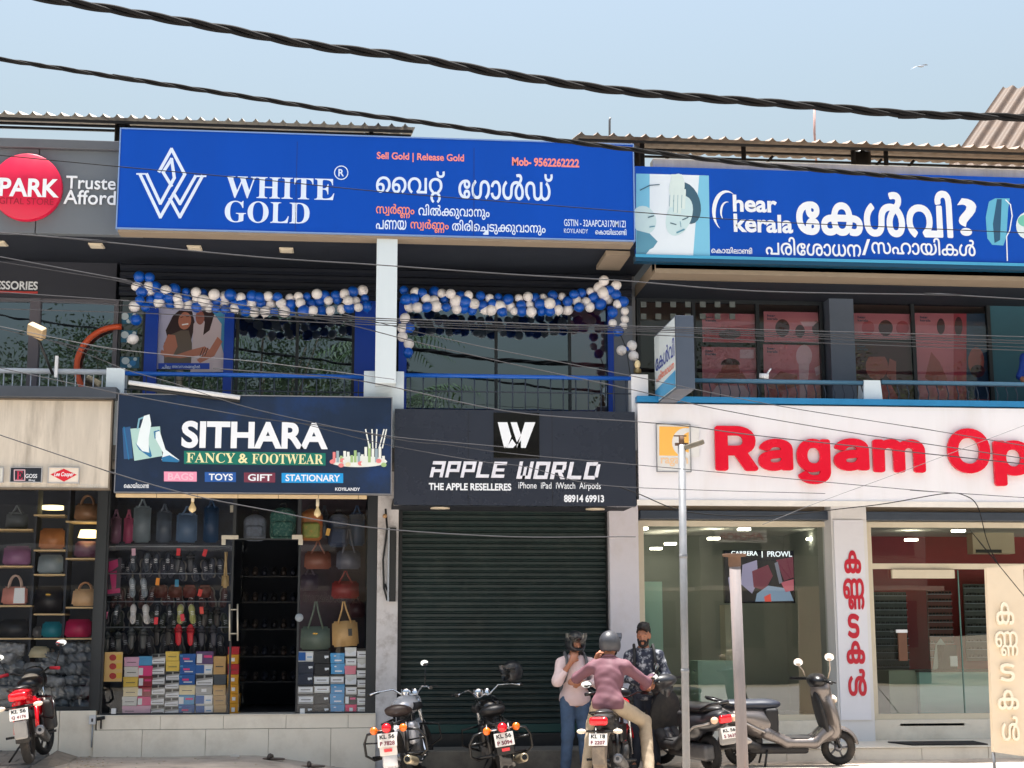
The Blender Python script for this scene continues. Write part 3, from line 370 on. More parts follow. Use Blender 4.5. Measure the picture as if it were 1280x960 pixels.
HEAVY = {
'R': [[46,-19,-4,21,0,724,8,27,16,15,20,5,288,-1,36,-4,56,-15,56,-28,45,-39,33,-48,18,-44,8,-32,5,-60,-10,-80,-22,-56,-33,-46,-52,-42,142,-260,3,-24,-8,-20,-13,-13,-20,-7,-116,0,-24,9,-13,15,-137,256,-6,2,-95,-2,0,-236,-4,-16,-12,-16,-25,-12,-104,1,-20,7],
[227,414,3,-3,124,1,40,6,24,13,19,23,9,36,-2,40,-14,36,-24,20,-36,11,-40,3,-103,-2]],
'a': [[2,111,-4,46,8,60,18,40,38,42,42,26,50,18,68,14,120,16,8,4,-5,24,-13,16,-22,10,-28,3,-32,-4,-31,-13,-21,-18,-23,-34,-21,-10,-24,1,-96,33,-12,12,-6,12,0,29,26,49,44,49,40,26,56,23,60,12,52,1,56,-7,52,-15,46,-27,30,-28,24,-34,12,-26,15,-72,1,-392,-4,-17,-12,-15,-24,-11,-96,0,-20,7,-16,13,-48,-21,-40,-9,-64,-2,-48,8,-60,25,-40,30,-38,52],
[181,137,15,-16,30,-9,36,0,32,7,28,17,16,19,11,26,1,27,-104,-14,-44,-12,-21,-16]],
'g': [[9,216,-4,58,1,40,11,64,10,36,25,52,21,31,39,41,28,20,57,27,52,12,32,2,68,-8,24,-8,36,-18,16,19,24,8,96,-1,16,-6,14,-15,7,-24,-1,-592,-12,-56,-14,-32,-30,-43,-43,-37,-45,-23,-52,-16,-56,-8,-56,0,-48,5,-48,13,-52,24,-36,26,-24,23,-24,31,-11,21,-2,20,6,16,11,13,76,49,20,7,24,-3,47,-50,17,-12,28,-11,44,-4,48,7,30,16,17,24,6,36,-53,-20,-68,-7,-32,1,-52,11,-56,25,-48,37,-37,45,-29,56],
[188,242,7,-32,12,-28,14,-20,24,-18,24,-8,40,-2,28,5,25,15,20,24,12,28,9,68,-2,40,-6,32,-11,28,-15,23,-24,20,-36,10,-40,-2,-32,-15,-24,-26,-17,-38,-9,-52]],
'm': [[35,-19,-4,21,0,544,5,20,15,18,24,8,92,0,20,-7,16,-17,28,15,36,13,32,5,44,-1,30,-6,30,-12,24,-15,32,-31,36,28,52,25,56,12,48,0,44,-9,40,-16,37,-26,32,-36,20,-36,10,-28,7,-28,4,-52,0,-372,-6,-20,-14,-16,-22,-8,-100,1,-20,8,-15,19,-3,16,-1,384,-6,20,-11,14,-24,11,-24,3,-28,-5,-20,-11,-13,-16,-9,-24,-1,-376,-5,-19,-12,-15,-24,-10,-100,1,-20,8,-15,19,-4,16,-1,388,-5,16,-15,16,-16,8,-24,4,-24,-4,-24,-12,-17,-20,-9,-28,-2,-368,-5,-20,-15,-16,-16,-7,-100,-1,-24,8]],
'O': [[18,296,-4,68,7,92,11,52,29,76,41,65,32,36,59,47,69,32,44,12,80,7,79,-9,73,-24,64,-39,36,-32,46,-59,37,-76,23,-88,7,-92,-7,-96,-22,-84,-37,-76,-51,-64,-60,-47,-73,-34,-75,-17,-84,0,-80,17,-73,35,-60,48,-48,62,-38,76,-14,44],
[197,328,9,-56,16,-44,24,-40,27,-28,37,-22,51,-14,45,0,52,14,34,22,27,28,24,40,16,44,9,60,-1,64,-8,56,-17,50,-21,34,-17,20,-30,24,-33,16,-35,8,-40,0,-24,-3,-36,-13,-32,-20,-16,-15,-36,-54,-15,-43,-7,-32]],
'p': [[35,-223,-4,21,0,748,5,20,15,18,20,7,100,0,16,-7,20,-19,32,18,24,8,68,8,60,-7,60,-21,48,-31,43,-46,31,-52,23,-64,10,-72,-3,-104,-16,-68,-25,-56,-23,-34,-39,-42,-49,-32,-32,-13,-56,-13,-56,-1,-48,9,-48,22,-1,-184,-7,-20,-16,-15,-20,-5,-96,0,-20,8],
[211,250,4,-36,12,-36,16,-30,20,-19,28,-13,28,-3,32,5,24,13,23,27,13,24,10,36,5,36,-1,40,-5,36,-13,40,-14,24,-26,23,-36,10,-40,-2,-32,-14,-22,-25,-18,-40,-8,-52]],
}
def curve_mesh(s, bold=0.0, extrude=0.0, bevel=0.0):
    """mesh (verts, faces) of a string; Malayalam strings come from outlines, the rest from the built-in font"""
    if s in SEQ or s[:1] == '#':
        cu = bpy.data.curves.new('t', 'CURVE'); cu.dimensions = '2D'; cu.fill_mode = 'BOTH'
        x = 0.0
        for adv, cts in ([(GLYPH_BOLD if bold > .01 and all(q in GLYPH_BOLD for q in SEQ[s]) else GLYPH)[g] for g in SEQ[s]] if s in SEQ else [(0, HEAVY[s[1:]])]):
            for ct in cts:
                pts = np.cumsum(np.array(ct).reshape(-1, 2), 0) / 1000.0
                sp = cu.splines.new('POLY'); sp.points.add(len(pts) - 1); sp.use_cyclic_u = True
                for q, (px, py) in zip(sp.points, pts): q.co = (px + x, py, 0, 1)
            x += adv / 1000.0
        bold = 0.0
    else:
        cu = bpy.data.curves.new('t', 'FONT'); cu.body = s; cu.resolution_u = 5
    cu.offset = bold; cu.extrude = extrude; cu.bevel_depth = bevel; cu.bevel_resolution = 1
    o = bpy.data.objects.new('t', cu)
    COL.objects.link(o)
    dg = bpy.context.evaluated_depsgraph_get()
    me = bpy.data.meshes.new_from_object(o.evaluated_get(dg), depsgraph=dg)
    vs = [v.co[:] for v in me.vertices]; fs = [tuple(p.vertices) for p in me.polygons]
    bpy.data.objects.remove(o); bpy.data.meshes.remove(me); bpy.data.curves.remove(cu)
    return vs, fs
def text_at(name, s, X0, X1, Z0, Z1, y, material, parent, bold=0.0, depth=0.0, shear=0.0, flip=False, sideX=None):
    """lettering filling the world rectangle on the plane y, front towards -Y"""
    vs, fs = curve_mesh(s, bold, 0.05 if depth else 0.0)
    xs = [v[0] for v in vs]; ys = [v[1] for v in vs]; zs = [v[2] for v in vs]
    ax, bx, ay, by = min(xs), max(xs), min(ys), max(ys); za, zb = min(zs), max(zs)
    mb = MB(); out = []
    for v in vs:
        u = (v[0] - ax) / (bx - ax); t = (v[1] - ay) / (by - ay)
        if flip: u = 1 - u
        X = X0 + (X1 - X0) * u + shear * (t - 0.5) * (Z1 - Z0)
        d = ((v[2] - za) / (zb - za) * depth) if depth else 0.0
        if sideX is None: out.append((X, y - d, Z0 + (Z1 - Z0) * t))
        else: out.append((sideX - d, X, Z0 + (Z1 - Z0) * t))
    mb.add(out, fs)
    o = mb.build(name, material, parent, fix=bool(depth))
    return o
def txt(s, x0, y0, x1, y1, Y, material, parent, bold=0.0, depth=0.0, name='lettering', **kw):
    X0, X1, Z0, Z1 = rc(x0, y0, x1, y1, Y)
    return text_at(name, s, X0, X1, Z0, Z1, Y - 0.003, material, parent, bold, depth, **kw)
def poly(mb, pts, Y, d=0.002, lift=0.003, m=None):
    """flat printed shape given by pixel points on plane Y"""
    q = [P(x, y, Y) for x, y in pts]
    ar = sum(q[i].x * q[(i + 1) % len(q)].z - q[(i + 1) % len(q)].x * q[i].z for i in range(len(q)))
    w_ = [(p.x, p.z) for p in q]
    if ar < 0: w_.reverse()
    mb.add([(x, Y - lift, z) for x, z in w_], [tuple(range(len(w_)))], False, m)
def ellpts(cx, cy, rx, ry, n=20, a0=0, a1=360, rot=0):
    out = []
    for k in range(n + (0 if a1 - a0 == 360 else 1)):
        a = R(a0 + (a1 - a0) * k / n); x, y = rx * math.cos(a), ry * math.sin(a)
        c, s_ = math.cos(R(rot)), math.sin(R(rot)); out.append((cx + x * c - y * s_, cy + x * s_ + y * c))
    return out
def strokepx(mb, pts, w_, Y, lift=0.003, m=None):
    """printed line of pixel width w_ along pixel points"""
    for i in range(len(pts) - 1):
        (x0, y0), (x1, y1) = pts[i], pts[i + 1]
        L = math.hypot(x1 - x0, y1 - y0) or 1; dx, dy = (x1 - x0) / L, (y1 - y0) / L
        nx, ny = -dy * w_ / 2, dx * w_ / 2; ex, ey = dx * w_ * 0.3, dy * w_ * 0.3
        poly(mb, [(x0 + nx - ex, y0 + ny - ey), (x1 + nx + ex, y1 + ny + ey), (x1 - nx + ex, y1 - ny + ey), (x0 - nx - ex, y0 - ny - ey)], Y, lift=lift + 0.0002 * i, m=m)

# ------------------------------------------------------------------ smooth solids from distance fields
def sdf(prims, vox=0.02, k=0.02, noise=0.0, nscale=8.0, seed=0):
    """surface nets over a smooth union of capsules, ellipsoids and rounded boxes; returns verts, faces"""
    lo = np.array([1e9] * 3); hi = -lo
    bbs = []
    for p in prims:
        if p[0] == 'cap':
            a, b = np.array(p[1], float), np.array(p[2], float); r = max(p[3], p[4]); l, h = np.minimum(a, b) - r, np.maximum(a, b) + r
        elif p[0] in ('ell', 'box'):
            c = np.array(p[1], float); r = max(p[2]) * (1.0 if p[0] == 'ell' else 1.75) + (p[3] if p[0] == 'box' else 0); l, h = c - r, c + r
        else: bbs.append(None); continue
        bbs.append((l, h))
        lo = np.minimum(lo, l); hi = np.maximum(hi, h)
    lo -= 3 * vox; hi += 3 * vox
    n = np.ceil((hi - lo) / vox).astype(int) + 1
    D = np.full(n, 0.5, np.float32)
    ax = [lo[i] + vox * np.arange(n[i]) for i in range(3)]
    pad = max(0.06, 3 * vox, 2 * k)
    for p, bb in zip(prims, bbs):
        if bb is None: continue
        i0 = np.maximum(((bb[0] - pad - lo) / vox).astype(int), 0); i1 = np.minimum(((bb[1] + pad - lo) / vox).astype(int) + 2, n)
        X, Y_, Z = np.meshgrid(ax[0][i0[0]:i1[0]], ax[1][i0[1]:i1[1]], ax[2][i0[2]:i1[2]], indexing='ij')
        if p[0] == 'cap':
            a, b = np.array(p[1], float), np.array(p[2], float); ba = b - a; L2 = max(ba @ ba, 1e-12)
            t = np.clip(((X - a[0]) * ba[0] + (Y_ - a[1]) * ba[1] + (Z - a[2]) * ba[2]) / L2, 0, 1)
            d = np.sqrt((X - a[0] - t * ba[0]) ** 2 + (Y_ - a[1] - t * ba[1]) ** 2 + (Z - a[2] - t * ba[2]) ** 2) - (p[3] + (p[4] - p[3]) * t)
        else:
            c = p[1]; rot = p[3] if p[0] == 'ell' and len(p) > 3 else (p[4] if p[0] == 'box' and len(p) > 4 else None)
            x, y, z = X - c[0], Y_ - c[1], Z - c[2]
            if rot is not None:
                M = np.array(Euler(rot).to_matrix()).T
                x, y, z = (M[0, 0] * x + M[0, 1] * y + M[0, 2] * z, M[1, 0] * x + M[1, 1] * y + M[1, 2] * z, M[2, 0] * x + M[2, 1] * y + M[2, 2] * z)
            r = p[2]
            if p[0] == 'ell':
                k0 = np.sqrt((x / r[0]) ** 2 + (y / r[1]) ** 2 + (z / r[2]) ** 2)
                k1 = np.sqrt((x / r[0] ** 2) ** 2 + (y / r[1] ** 2) ** 2 + (z / r[2] ** 2) ** 2) + 1e-9
                d = k0 * (k0 - 1) / k1
            else:
                rd = p[3]
                qx, qy, qz = np.abs(x) - r[0] + rd, np.abs(y) - r[1] + rd, np.abs(z) - r[2] + rd
                d = np.sqrt(np.maximum(qx, 0) ** 2 + np.maximum(qy, 0) ** 2 + np.maximum(qz, 0) ** 2) + np.minimum(np.maximum(qx, np.maximum(qy, qz)), 0) - rd
        S = D[i0[0]:i1[0], i0[1]:i1[1], i0[2]:i1[2]]
        h = np.maximum(k - np.abs(S - d), 0) / k
        D[i0[0]:i1[0], i0[1]:i1[1], i0[2]:i1[2]] = np.minimum(S, d) - h * h * k * 0.25
    X, Y_, Z = np.meshgrid(*ax, indexing='ij', sparse=True)
    if noise:
        q = nscale
        D += noise * (np.sin(q * X * 1.3 + 2.1 * np.sin(q * Z * 0.7 + seed) + seed) * np.sin(q * Y_ * 1.1 + 1.7 * seed + 1.5 * np.sin(q * X * .6)) * np.cos(q * Z * 1.2 + 1.3 * np.sin(q * Y_ * .9)))
        D += 0.5 * noise * np.sin(q * 2.3 * (X + 0.7 * Z) + seed) * np.cos(q * 1.9 * (Z - 0.5 * Y_) + 1.5 * np.sin(q * 1.7 * X))
    for p in prims:
        if p[0] == 'cut':
            D = np.maximum(D, (X - p[1][0]) * p[2][0] + (Y_ - p[1][1]) * p[2][1] + (Z - p[1][2]) * p[2][2])
        elif p[0] == 'sub':
            c, r = p[1], p[2]
            k0 = np.sqrt(((X - c[0]) / r[0]) ** 2 + ((Y_ - c[1]) / r[1]) ** 2 + ((Z - c[2]) / r[2]) ** 2)
            D = np.maximum(D, (1 - k0) * min(r))
    D[0] = D[-1] = 0.1; D[:, 0] = D[:, -1] = 0.1; D[:, :, 0] = D[:, :, -1] = 0.1
    s_ = D < 0
    nx, ny, nz = n - 1
    cnt = np.zeros((nx, ny, nz), np.int8)
    for a in (0, 1):
        for b in (0, 1):
            for c in (0, 1): cnt += s_[a:nx + a, b:ny + b, c:nz + c]
    act = (cnt > 0) & (cnt < 8)
    idx = np.full((nx, ny, nz), -1, np.int64); I = np.argwhere(act); idx[act] = np.arange(len(I))
    acc = np.zeros((len(I), 3)); num = np.zeros(len(I))
    cor = [(a, b, c) for a in (0, 1) for b in (0, 1) for c in (0, 1)]
    for e0 in cor:
        for d_ in range(3):
            if e0[d_]: continue
            e1 = list(e0); e1[d_] = 1
            v0 = D[I[:, 0] + e0[0], I[:, 1] + e0[1], I[:, 2] + e0[2]]; v1 = D[I[:, 0] + e1[0], I[:, 1] + e1[1], I[:, 2] + e1[2]]
            ok = (v0 < 0) != (v1 < 0)
            t = np.where(ok, v0 / np.where(ok, v0 - v1, 1), 0)
            pt = np.array(e0, float)[None, :] + np.eye(3)[d_][None, :] * t[:, None]
            acc += pt * ok[:, None]; num += ok
    V = (I + acc / np.maximum(num, 1)[:, None]) * vox + lo
    Fs = []
    for d_ in range(3):
        u, v = (d_ + 1) % 3, (d_ + 2) % 3
        sl0 = [slice(1, None)] * 3; sl1 = [slice(1, None)] * 3
        sl0[d_] = slice(0, -1); sl1[d_] = slice(1, None)
        a, b = s_[tuple(sl0)], s_[tuple(sl1)]
        for flag in (True, False):
            E_ = np.argwhere((a != b) & (a == flag))
            if not len(E_): continue
            E_ = E_ + 1; E_[:, d_] -= 1
            ok = np.ones(len(E_), bool)
            for q in range(3): ok &= (E_[:, q] < (nx, ny, nz)[q])
            E_ = E_[ok]
            du, dv = np.zeros(3, int), np.zeros(3, int); du[u] = 1; dv[v] = 1
            g = lambda o_: idx[tuple((E_ - o_).T)]
            q4 = np.stack([g(du * 0), g(du), g(du + dv), g(dv)], 1)
            if not flag: q4 = q4[:, ::-1]
            Fs.append(q4[(q4 >= 0).all(1)])
    return V, np.concatenate(Fs)
def sdf_obj(name, prims, material, parent=None, vox=0.02, k=0.02, noise=0.0, nscale=8.0, seed=0, mb=None, paint=None):
    V, Fa = sdf(prims, vox, k, noise, nscale, seed)
    b = MB(); b.add([tuple(v) for v in V], [tuple(f) for f in Fa.tolist()], True)
    if paint is not None:
        cen = V[Fa].mean(1); b.m = [int(q) for q in paint(cen)]
    o = b.build(name, material, parent, world=False, fix=False)
    return o
# ================================================================== setting
def gz(x, y):
    """ground height: the forecourt dips in the middle, the road beyond is level"""
    def ss(a, b, t): t = min(1, max(0, (t - a) / (b - a))); return t * t * (3 - 2 * t)
    dip = ss(-1.4, 0.35, x) * (1 - ss(2.6, 4.2, x))
    z = -0.2 * dip - 0.06 * ss(2.8, 4.4, x)
    r = ss(-3.2, -6.0, y) if y < -3.2 else 0.0
    return z * (1 - r) + (-0.22) * r
M_ground = mat('forecourt_concrete', (186, 175, 163), 0.95, var=0.4, vscale=1.6, dirt=0.8, dirt_rgb=(112, 100, 90), dscale=2.6, bump=0.5, bscale=30)
M_road = mat('pale_bounce_road', (172, 168, 163), 0.9, var=0.25, vscale=2.0, dirt=0.4, dirt_rgb=(130, 118, 104), dscale=0.7, bump=0.5, bscale=120)  # road colour raised above asphalt to bounce sunlight onto the shop fronts
def sheet(name, xs, ys, f, m, kind='structure'):
    vs = [(x, y, f(x, y)) for y in ys for x in xs]; n = len(xs)
    fs = [(j * n + i, j * n + i + 1, (j + 1) * n + i + 1, (j + 1) * n + i) for j in range(len(ys) - 1) for i in range(n - 1)]
    b = MB(); b.add(vs, fs, True); o = b.build(name, m, fix=False); tag(o, kind=kind); return o
rnd = random.Random(4)
sheet('forecourt', [-14 + 0.25 * i for i in range(121)], [-6.0 + 0.2 * i for i in range(31)],
      lambda x, y: gz(x, y) + 0.006 * math.sin(3.1 * x + 1.3 * y) * math.cos(2.3 * y) if y > -5.9 else -0.22, M_ground)
tag(MB().quad((-900, -900, -0.23), (900, -900, -0.23), (900, 1500, -0.23), (-900, 1500, -0.23)).build('ground', mat('far_ground', (150, 140, 122), 0.95, var=0.2, vscale=0.2)), kind='structure')
tag(MB().quad((-200, -28, -0.224), (200, -28, -0.224), (200, -6.0, -0.224), (-200, -6.0, -0.224)).build('road', M_road), kind='structure')
b = MB()
for i in range(-12, 13): b.quad((i * 5 - 1.4, -17.06, -0.219), (i * 5 + 1.4, -17.06, -0.219), (i * 5 + 1.4, -16.94, -0.219), (i * 5 - 1.4, -16.94, -0.219))
tag(b.build('road_marking', mat('road_paint', (205, 203, 196), 0.7, var=0.3, vscale=9)), kind='structure')
# paver ramp before the bag shop
M_paver = mat('grey_pavers', (128, 124, 120), 0.9, var=0.3, vscale=3, dirt=0.5, dirt_rgb=(176, 160, 140), dscale=2.2, bump=0.4, bscale=40)
b = MB(); rnd.seed(11)
for j in range(9):
    for i in range(24):
        x0 = -9.2 + i * 0.245 + (0.12 if j % 2 else 0); x1 = x0 + 0.236
        if x1 > -3.62 + 0.0: continue
        y0 = -0.35 - (j + 1) * 0.245; y1 = y0 + 0.236
        za, zb = 0.13 + 0.062 * y0, 0.13 + 0.062 * y1
        d = rnd.uniform(-.004, .004); h = 0.5
        b.add([(x0, y0, za + d), (x1, y0, za + d), (x1, y1, zb + d), (x0, y1, zb + d), (x0, y0, -h), (x1, y0, -h), (x1, y1, -h), (x0, y1, -h)],
              [(0, 1, 2, 3), (0, 4, 5, 1), (1, 5, 6, 2), (3, 2, 6, 7), (0, 3, 7, 4)])
b.add([(-3.66, -.34, .10), (-3.4, -.34, 0.02), (-3.42, -2.6, -.05), (-3.70, -2.6, -.04)], [(0, 3, 2, 1)], m=1)
tag(b.build('paved_ramp', [M_paver, mat('ramp_edge', (150, 140, 128), 0.95, var=0.3, vscale=6, bump=0.6, bscale=30)]), kind='structure')

# ================================================================== materials of the buildings
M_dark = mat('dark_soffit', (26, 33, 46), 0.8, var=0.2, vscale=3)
M_black = mat('black_paint', (24, 27, 30), 0.55, var=0.2, vscale=5)
M_grey_clad = mat('grey_cladding', (104, 110, 117), 0.45, var=0.06, vscale=2, dirt=0.2, dirt_rgb=(80, 82, 84), dscale=1.2)
M_clad_top = mat('grey_coping', (92, 95, 101), 0.5, var=0.1, vscale=3)
M_white_wall = mat('white_plaster', (226, 226, 228), 0.8, var=0.06, vscale=3, dirt=0.25, dirt_rgb=(176, 168, 156), dscale=1.6, streak=True, bump=0.05, bscale=90)
M_white_col = mat('white_column', (205, 216, 222), 0.7, var=0.05, vscale=3, dirt=0.2, dirt_rgb=(160, 158, 150), dscale=2.2, streak=True)
M_old_white = mat('weathered_plaster', (206, 204, 206), 0.85, var=0.12, vscale=7, dirt=0.75, dirt_rgb=(120, 110, 104), dscale=5.0, bump=0.2, bscale=50)
M_conc = mat('old_concrete', (170, 160, 144), 0.9, var=0.2, vscale=4, dirt=0.55, dirt_rgb=(112, 102, 88), dscale=2.5, streak=True, bump=0.3, bscale=40)
M_cream = mat('cream_frame', (222, 212, 190), 0.5, var=0.05, vscale=4, dirt=0.2, dirt_rgb=(180, 168, 142), dscale=3)
M_soffit_pale = mat('pale_soffit', (150, 135, 117), 0.85, var=0.1, vscale=3, dirt=0.3, dirt_rgb=(150, 130, 110), dscale=2)
M_tile = mat('cream_tile', (238, 230, 215), 0.35, var=0.08, vscale=3, dirt=0.45, dirt_rgb=(180, 166, 146), dscale=2.0)
M_grout = mat('grout', (150, 138, 122), 0.9)
M_shutter = mat('dark_green_shutter', (24, 42, 42), 0.45, var=0.35, vscale=2.2, dirt=0.55, dirt_rgb=(58, 66, 62), dscale=3.6, bump=.5, bscale=5)
M_shutter_up = mat('upper_shutter', (20, 27, 42), 0.5, var=0.15, vscale=3)
M_frame_dk = mat('dark_frame', (32, 38, 44), 0.45, var=0.1, vscale=6)
M_blue_frame = mat('blue_frame', (0, 62, 172), 0.4, var=0.08, vscale=4)
M_blue_rail = mat('blue_rail', (6, 84, 176), 0.35, var=0.1, vscale=8)
M_teal_trim = mat('teal_trim', (30, 120, 172), 0.45, var=0.1, vscale=5)
M_grey_rail = mat('grey_rail', (168, 176, 186), 0.45, var=0.12, vscale=9)
M_int = mat('dim_interior', (92, 92, 92), 0.85, var=0.1, vscale=2)
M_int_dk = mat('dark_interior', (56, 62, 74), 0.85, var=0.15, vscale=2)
M_glass_up = glass_mat('tinted_glass', (0.5, 0.58, 0.62), 2.6, 0.13, 0, .06, (.72, .86, 1.0))
M_glass_shop = glass_mat('shop_glass', (0.95, 0.96, 0.97), .8, 0.0)
M_glass_ragam = glass_mat('optician_glass', (0.76, 0.84, 0.82), 1.8, 0.04)

BX0, BX1 = -16.0, 3.62        # left building
# ------------------------------------------------------------------ left building
bl = thing('shop_building', 'two storey grey and blue shop building with dark balcony and green shutter', 'building', (-3, 0.4, 0))
zs = P(640, 505, -1.2).z      # balcony floor level
ZB = P(300, 560, -1.1).z
zfas0, zfas1 = P(75, 292, -1.2).z, P(75, 176, -1.2).z
b = MB()
b.box(BX0, BX1, 3.0, 3.25, -0.4, zfas1 - 0.05)               # back wall
b.box(BX0, BX0 + .2, 0.3, 3.0, -0.4, zfas1 - 0.05)
b.box(BX1 - .06, BX1 + .16, 0.42, 3.0, ZB, zfas1 - 0.1)      # party wall
b.build('wall', mat('grey_wall', (120, 122, 126), 0.85, var=0.15, vscale=2), bl)
b = MB(); b.box(BX0, BX1, -1.1, 3.0, ZB - .16, ZB + .02); b.build('balcony_slab', mat('slab_underside', (120, 116, 112), 0.85, var=0.15, vscale=3), bl)
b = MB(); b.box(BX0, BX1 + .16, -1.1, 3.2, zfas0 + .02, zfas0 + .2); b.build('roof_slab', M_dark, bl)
# fascia of the grey front with coping
x1f = P(150, 230, -1.2).x + 0.3
b = MB()
xs = [BX0, -9.6, P(47, 230, -1.2).x, x1f]
for i in range(3): b.box(xs[i] + .006, xs[i + 1] - .006, -1.2, -1.08, zfas0, zfas1 - .12, bev=.004)
b.box(BX0, x1f, -1.17, -1.1, zfas0 + .01, zfas1 - .13, m=1)
b.build('fascia', [M_grey_clad, M_black], bl)
b = MB(); b.box(BX0, x1f, -1.26, -1.04, zfas1 - .118, zfas1, bev=.008); b.build('coping', M_clad_top, bl)
b = MB()
b.box(x1f, P(780, 240, -1.1).x, -1.18, -1.04, zfas0 + .03, P(640, 200, -1.2).z - .05); b.build('parapet', M_conc, bl)
# upper shutter boxes (rolled dark ribbed shutters above the windows)
YW = 0.4
def ribbed(mb, x0, x1, z0, z1, y, pitch, depth):
    n = max(2, int((z1 - z0) / pitch)); p = (z1 - z0) / n
    prof = []
    for i in range(n):
        za = z0 + i * p
        prof += [(y, za), (y - depth, za + p * .25), (y - depth, za + p * .7), (y, za + p * .92)]
    prof.append((y, z1))
    vs = [(x0, q[0], q[1]) for q in prof] + [(x1, q[0], q[1]) for q in prof]; k = len(prof)
    mb.add(vs, [(i, i + k, i + k + 1, i + 1) for i in range(k - 1)])
b = MB(); xa, xb = P(150, 380, YW).x, P(788, 380, YW).x
zt = zfas0 + .02; zb_ = P(480, 374, YW).z
ribbed(b, xa, xb, zb_, zt, YW - .1, .09, .025)
b.box(xa, xb, YW - .1, YW + .05, zb_ - .04, zb_)
b.build('upper_shutter', M_shutter_up, bl)
# dark wall over the digital store window
x0, x1, z0, z1 = rc(-200, 345, 146, 372, YW)
b = MB(); b.box(x0, x1, YW - .06, YW + .05, z0, zt); b.build('shop_header', mat('charcoal_header', (48, 51, 62), 0.6, var=0.1, vscale=3), bl)
# frames and glass of the upper storey
def window(parent, x0, x1, z0, z1, y, fmat, gmat, fw=.05, mull=(), trans=(), name='window'):
    f = MB()
    f.box(x0, x0 + fw, y - .03, y + .04, z0, z1); f.box(x1 - fw, x1, y - .03, y + .04, z0, z1)
    f.box(x0 + fw, x1 - fw, y - .03, y + .04, z0, z0 + fw); f.box(x0 + fw, x1 - fw, y - .03, y + .04, z1 - fw, z1)
    for mx in mull: f.box(mx - fw / 2, mx + fw / 2, y - .025, y + .035, z0 + fw, z1 - fw)
    for tz in trans: f.box(x0 + fw, x1 - fw, y - .027, y + .037, tz - fw / 2, tz + fw / 2)
    fo = f.build(name, fmat, parent)
    g = MB(); g.quad((x0 + fw, y, z0 + fw), (x1 - fw, y, z0 + fw), (x1 - fw, y, z1 - fw), (x0 + fw, y, z1 - fw)); g.build('pane', gmat, fo)
    return fo
zfl = ZB + .03; zwt = zb_ - .05
X = lambda px, py=450, Y=YW: P(px, py, Y).x
window(bl, X(-120), X(146), zfl, P(60, 373, YW).z, YW, mat('grey_upvc', (96, 94, 102), 0.5), M_glass_up, .06, (X(46), X(-40)))
b = MB(); b.box(X(35), X(48), YW - .05, YW + .02, zfl, P(60, 373, YW).z); b.build('pilaster', mat('mauve_pilaster', (100, 96, 106), 0.6, var=0.1, vscale=4), bl)
for pa, pb in ((181, 197), (280, 292), (443, 475), (498, 508), (759, 766)): b = MB(); b.box(X(pa), X(pb), YW - .09, YW - .035, zfl, zwt); b.build('blue_pilaster', M_blue_frame, bl)
window(bl, X(147), X(180), zfl, zwt, YW, M_frame_dk, glass_mat('teal_glass', (0.25, 0.5, 0.58), 1.6, 0.05), .03)
window(bl, X(181), X(443), zfl, zwt, YW, M_frame_dk, M_glass_up, .04, (X(296), X(371)))
window(bl, X(498), X(766), zfl, zwt, YW, M_frame_dk, M_glass_up, .04, (X(620), X(712),))
b = MB(); b.box(X(766), X(790), YW - .07, YW + .05, zfl, zt); b.build('grey_pier', mat('grey_pier', (104, 112, 126), 0.7, var=0.1, vscale=3), bl)
# interior of the upper rooms
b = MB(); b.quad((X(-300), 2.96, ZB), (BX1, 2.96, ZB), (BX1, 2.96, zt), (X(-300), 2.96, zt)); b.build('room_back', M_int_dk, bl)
b = MB(); b.box(X(715), X(758), YW + .15, YW + .2, zfl, zwt - .02); b.build('red_panel', mat('maroon_panel', (120, 22, 50), 0.5, var=0.15, vscale=3), bl)
# hanging white column and railing posts
x0, x1, z0, z1 = rc(470, 300, 496, 478, -1.42)
b = MB(); b.box(x0, x1, -1.42, -1.14, P(483, 479, -1.42).z, zfas0 - .02, bev=.006); b.build('hanging_column', M_white_col, bl)
def post(parent, px0, px1, py0, Y, zb0, m=M_white_col, tap=0.0, name='railing_post'):
    x0, x1, _, z1 = rc(px0, py0, px1, py0 + 10, Y)
    b = MB(); w2 = (x1 - x0)
    b.add([(x0, Y, zb0), (x1, Y, zb0), (x1, Y + w2, zb0), (x0, Y + w2, zb0), (x0 + tap, Y + tap, z1), (x1 - tap, Y + tap, z1), (x1 - tap, Y + w2 - tap, z1), (x0 + tap, Y + w2 - tap, z1)],
          [(0, 3, 2, 1), (4, 5, 6, 7), (0, 1, 5, 4), (1, 2, 6, 5), (2, 3, 7, 6), (3, 0, 4, 7)])
    return b.build(name, m, parent)
YR = -1.05
post(bl, 455, 505, 464, YR - .04, ZB, M_white_col)
post(bl, 133, 156, 460, YR - .04, ZB, M_white_col)
post(bl, 789, 810, 468, YR - .04, ZB, M_white_wall)
def railing(parent, pxa, pxb, py, Y, zb0, mrail, mbal, n, hook=False, r=.028):
    a, c = P(pxa, py, Y), P(pxb, py, Y); z = (a.z + c.z) / 2
    b = MB(); b.tube([(a.x, Y, z), (c.x, Y, z)], r, 10); t = b.build('handrail', mrail, parent)
    b = MB(); b.tube([(a.x, Y, z - .2), (c.x, Y, z - .2)] if not hook else [(a.x, Y, z - .03), (c.x, Y, z - .03)], .008, 6)
    for i in range(n):
        x = a.x + (c.x - a.x) * (i + .5) / n
        if hook: b.tube([(x, Y, z - .03), (x + .03, Y, z - .15), (x + .0, Y, z - .3), (x, Y, zb0)], .008, 5)
        else: b.tube([(x, Y, z), (x, Y, zb0)], .008, 5)
    b.build('baluster', mbal, parent)
M_bal = mat('dark_baluster', (40, 48, 62), 0.5)
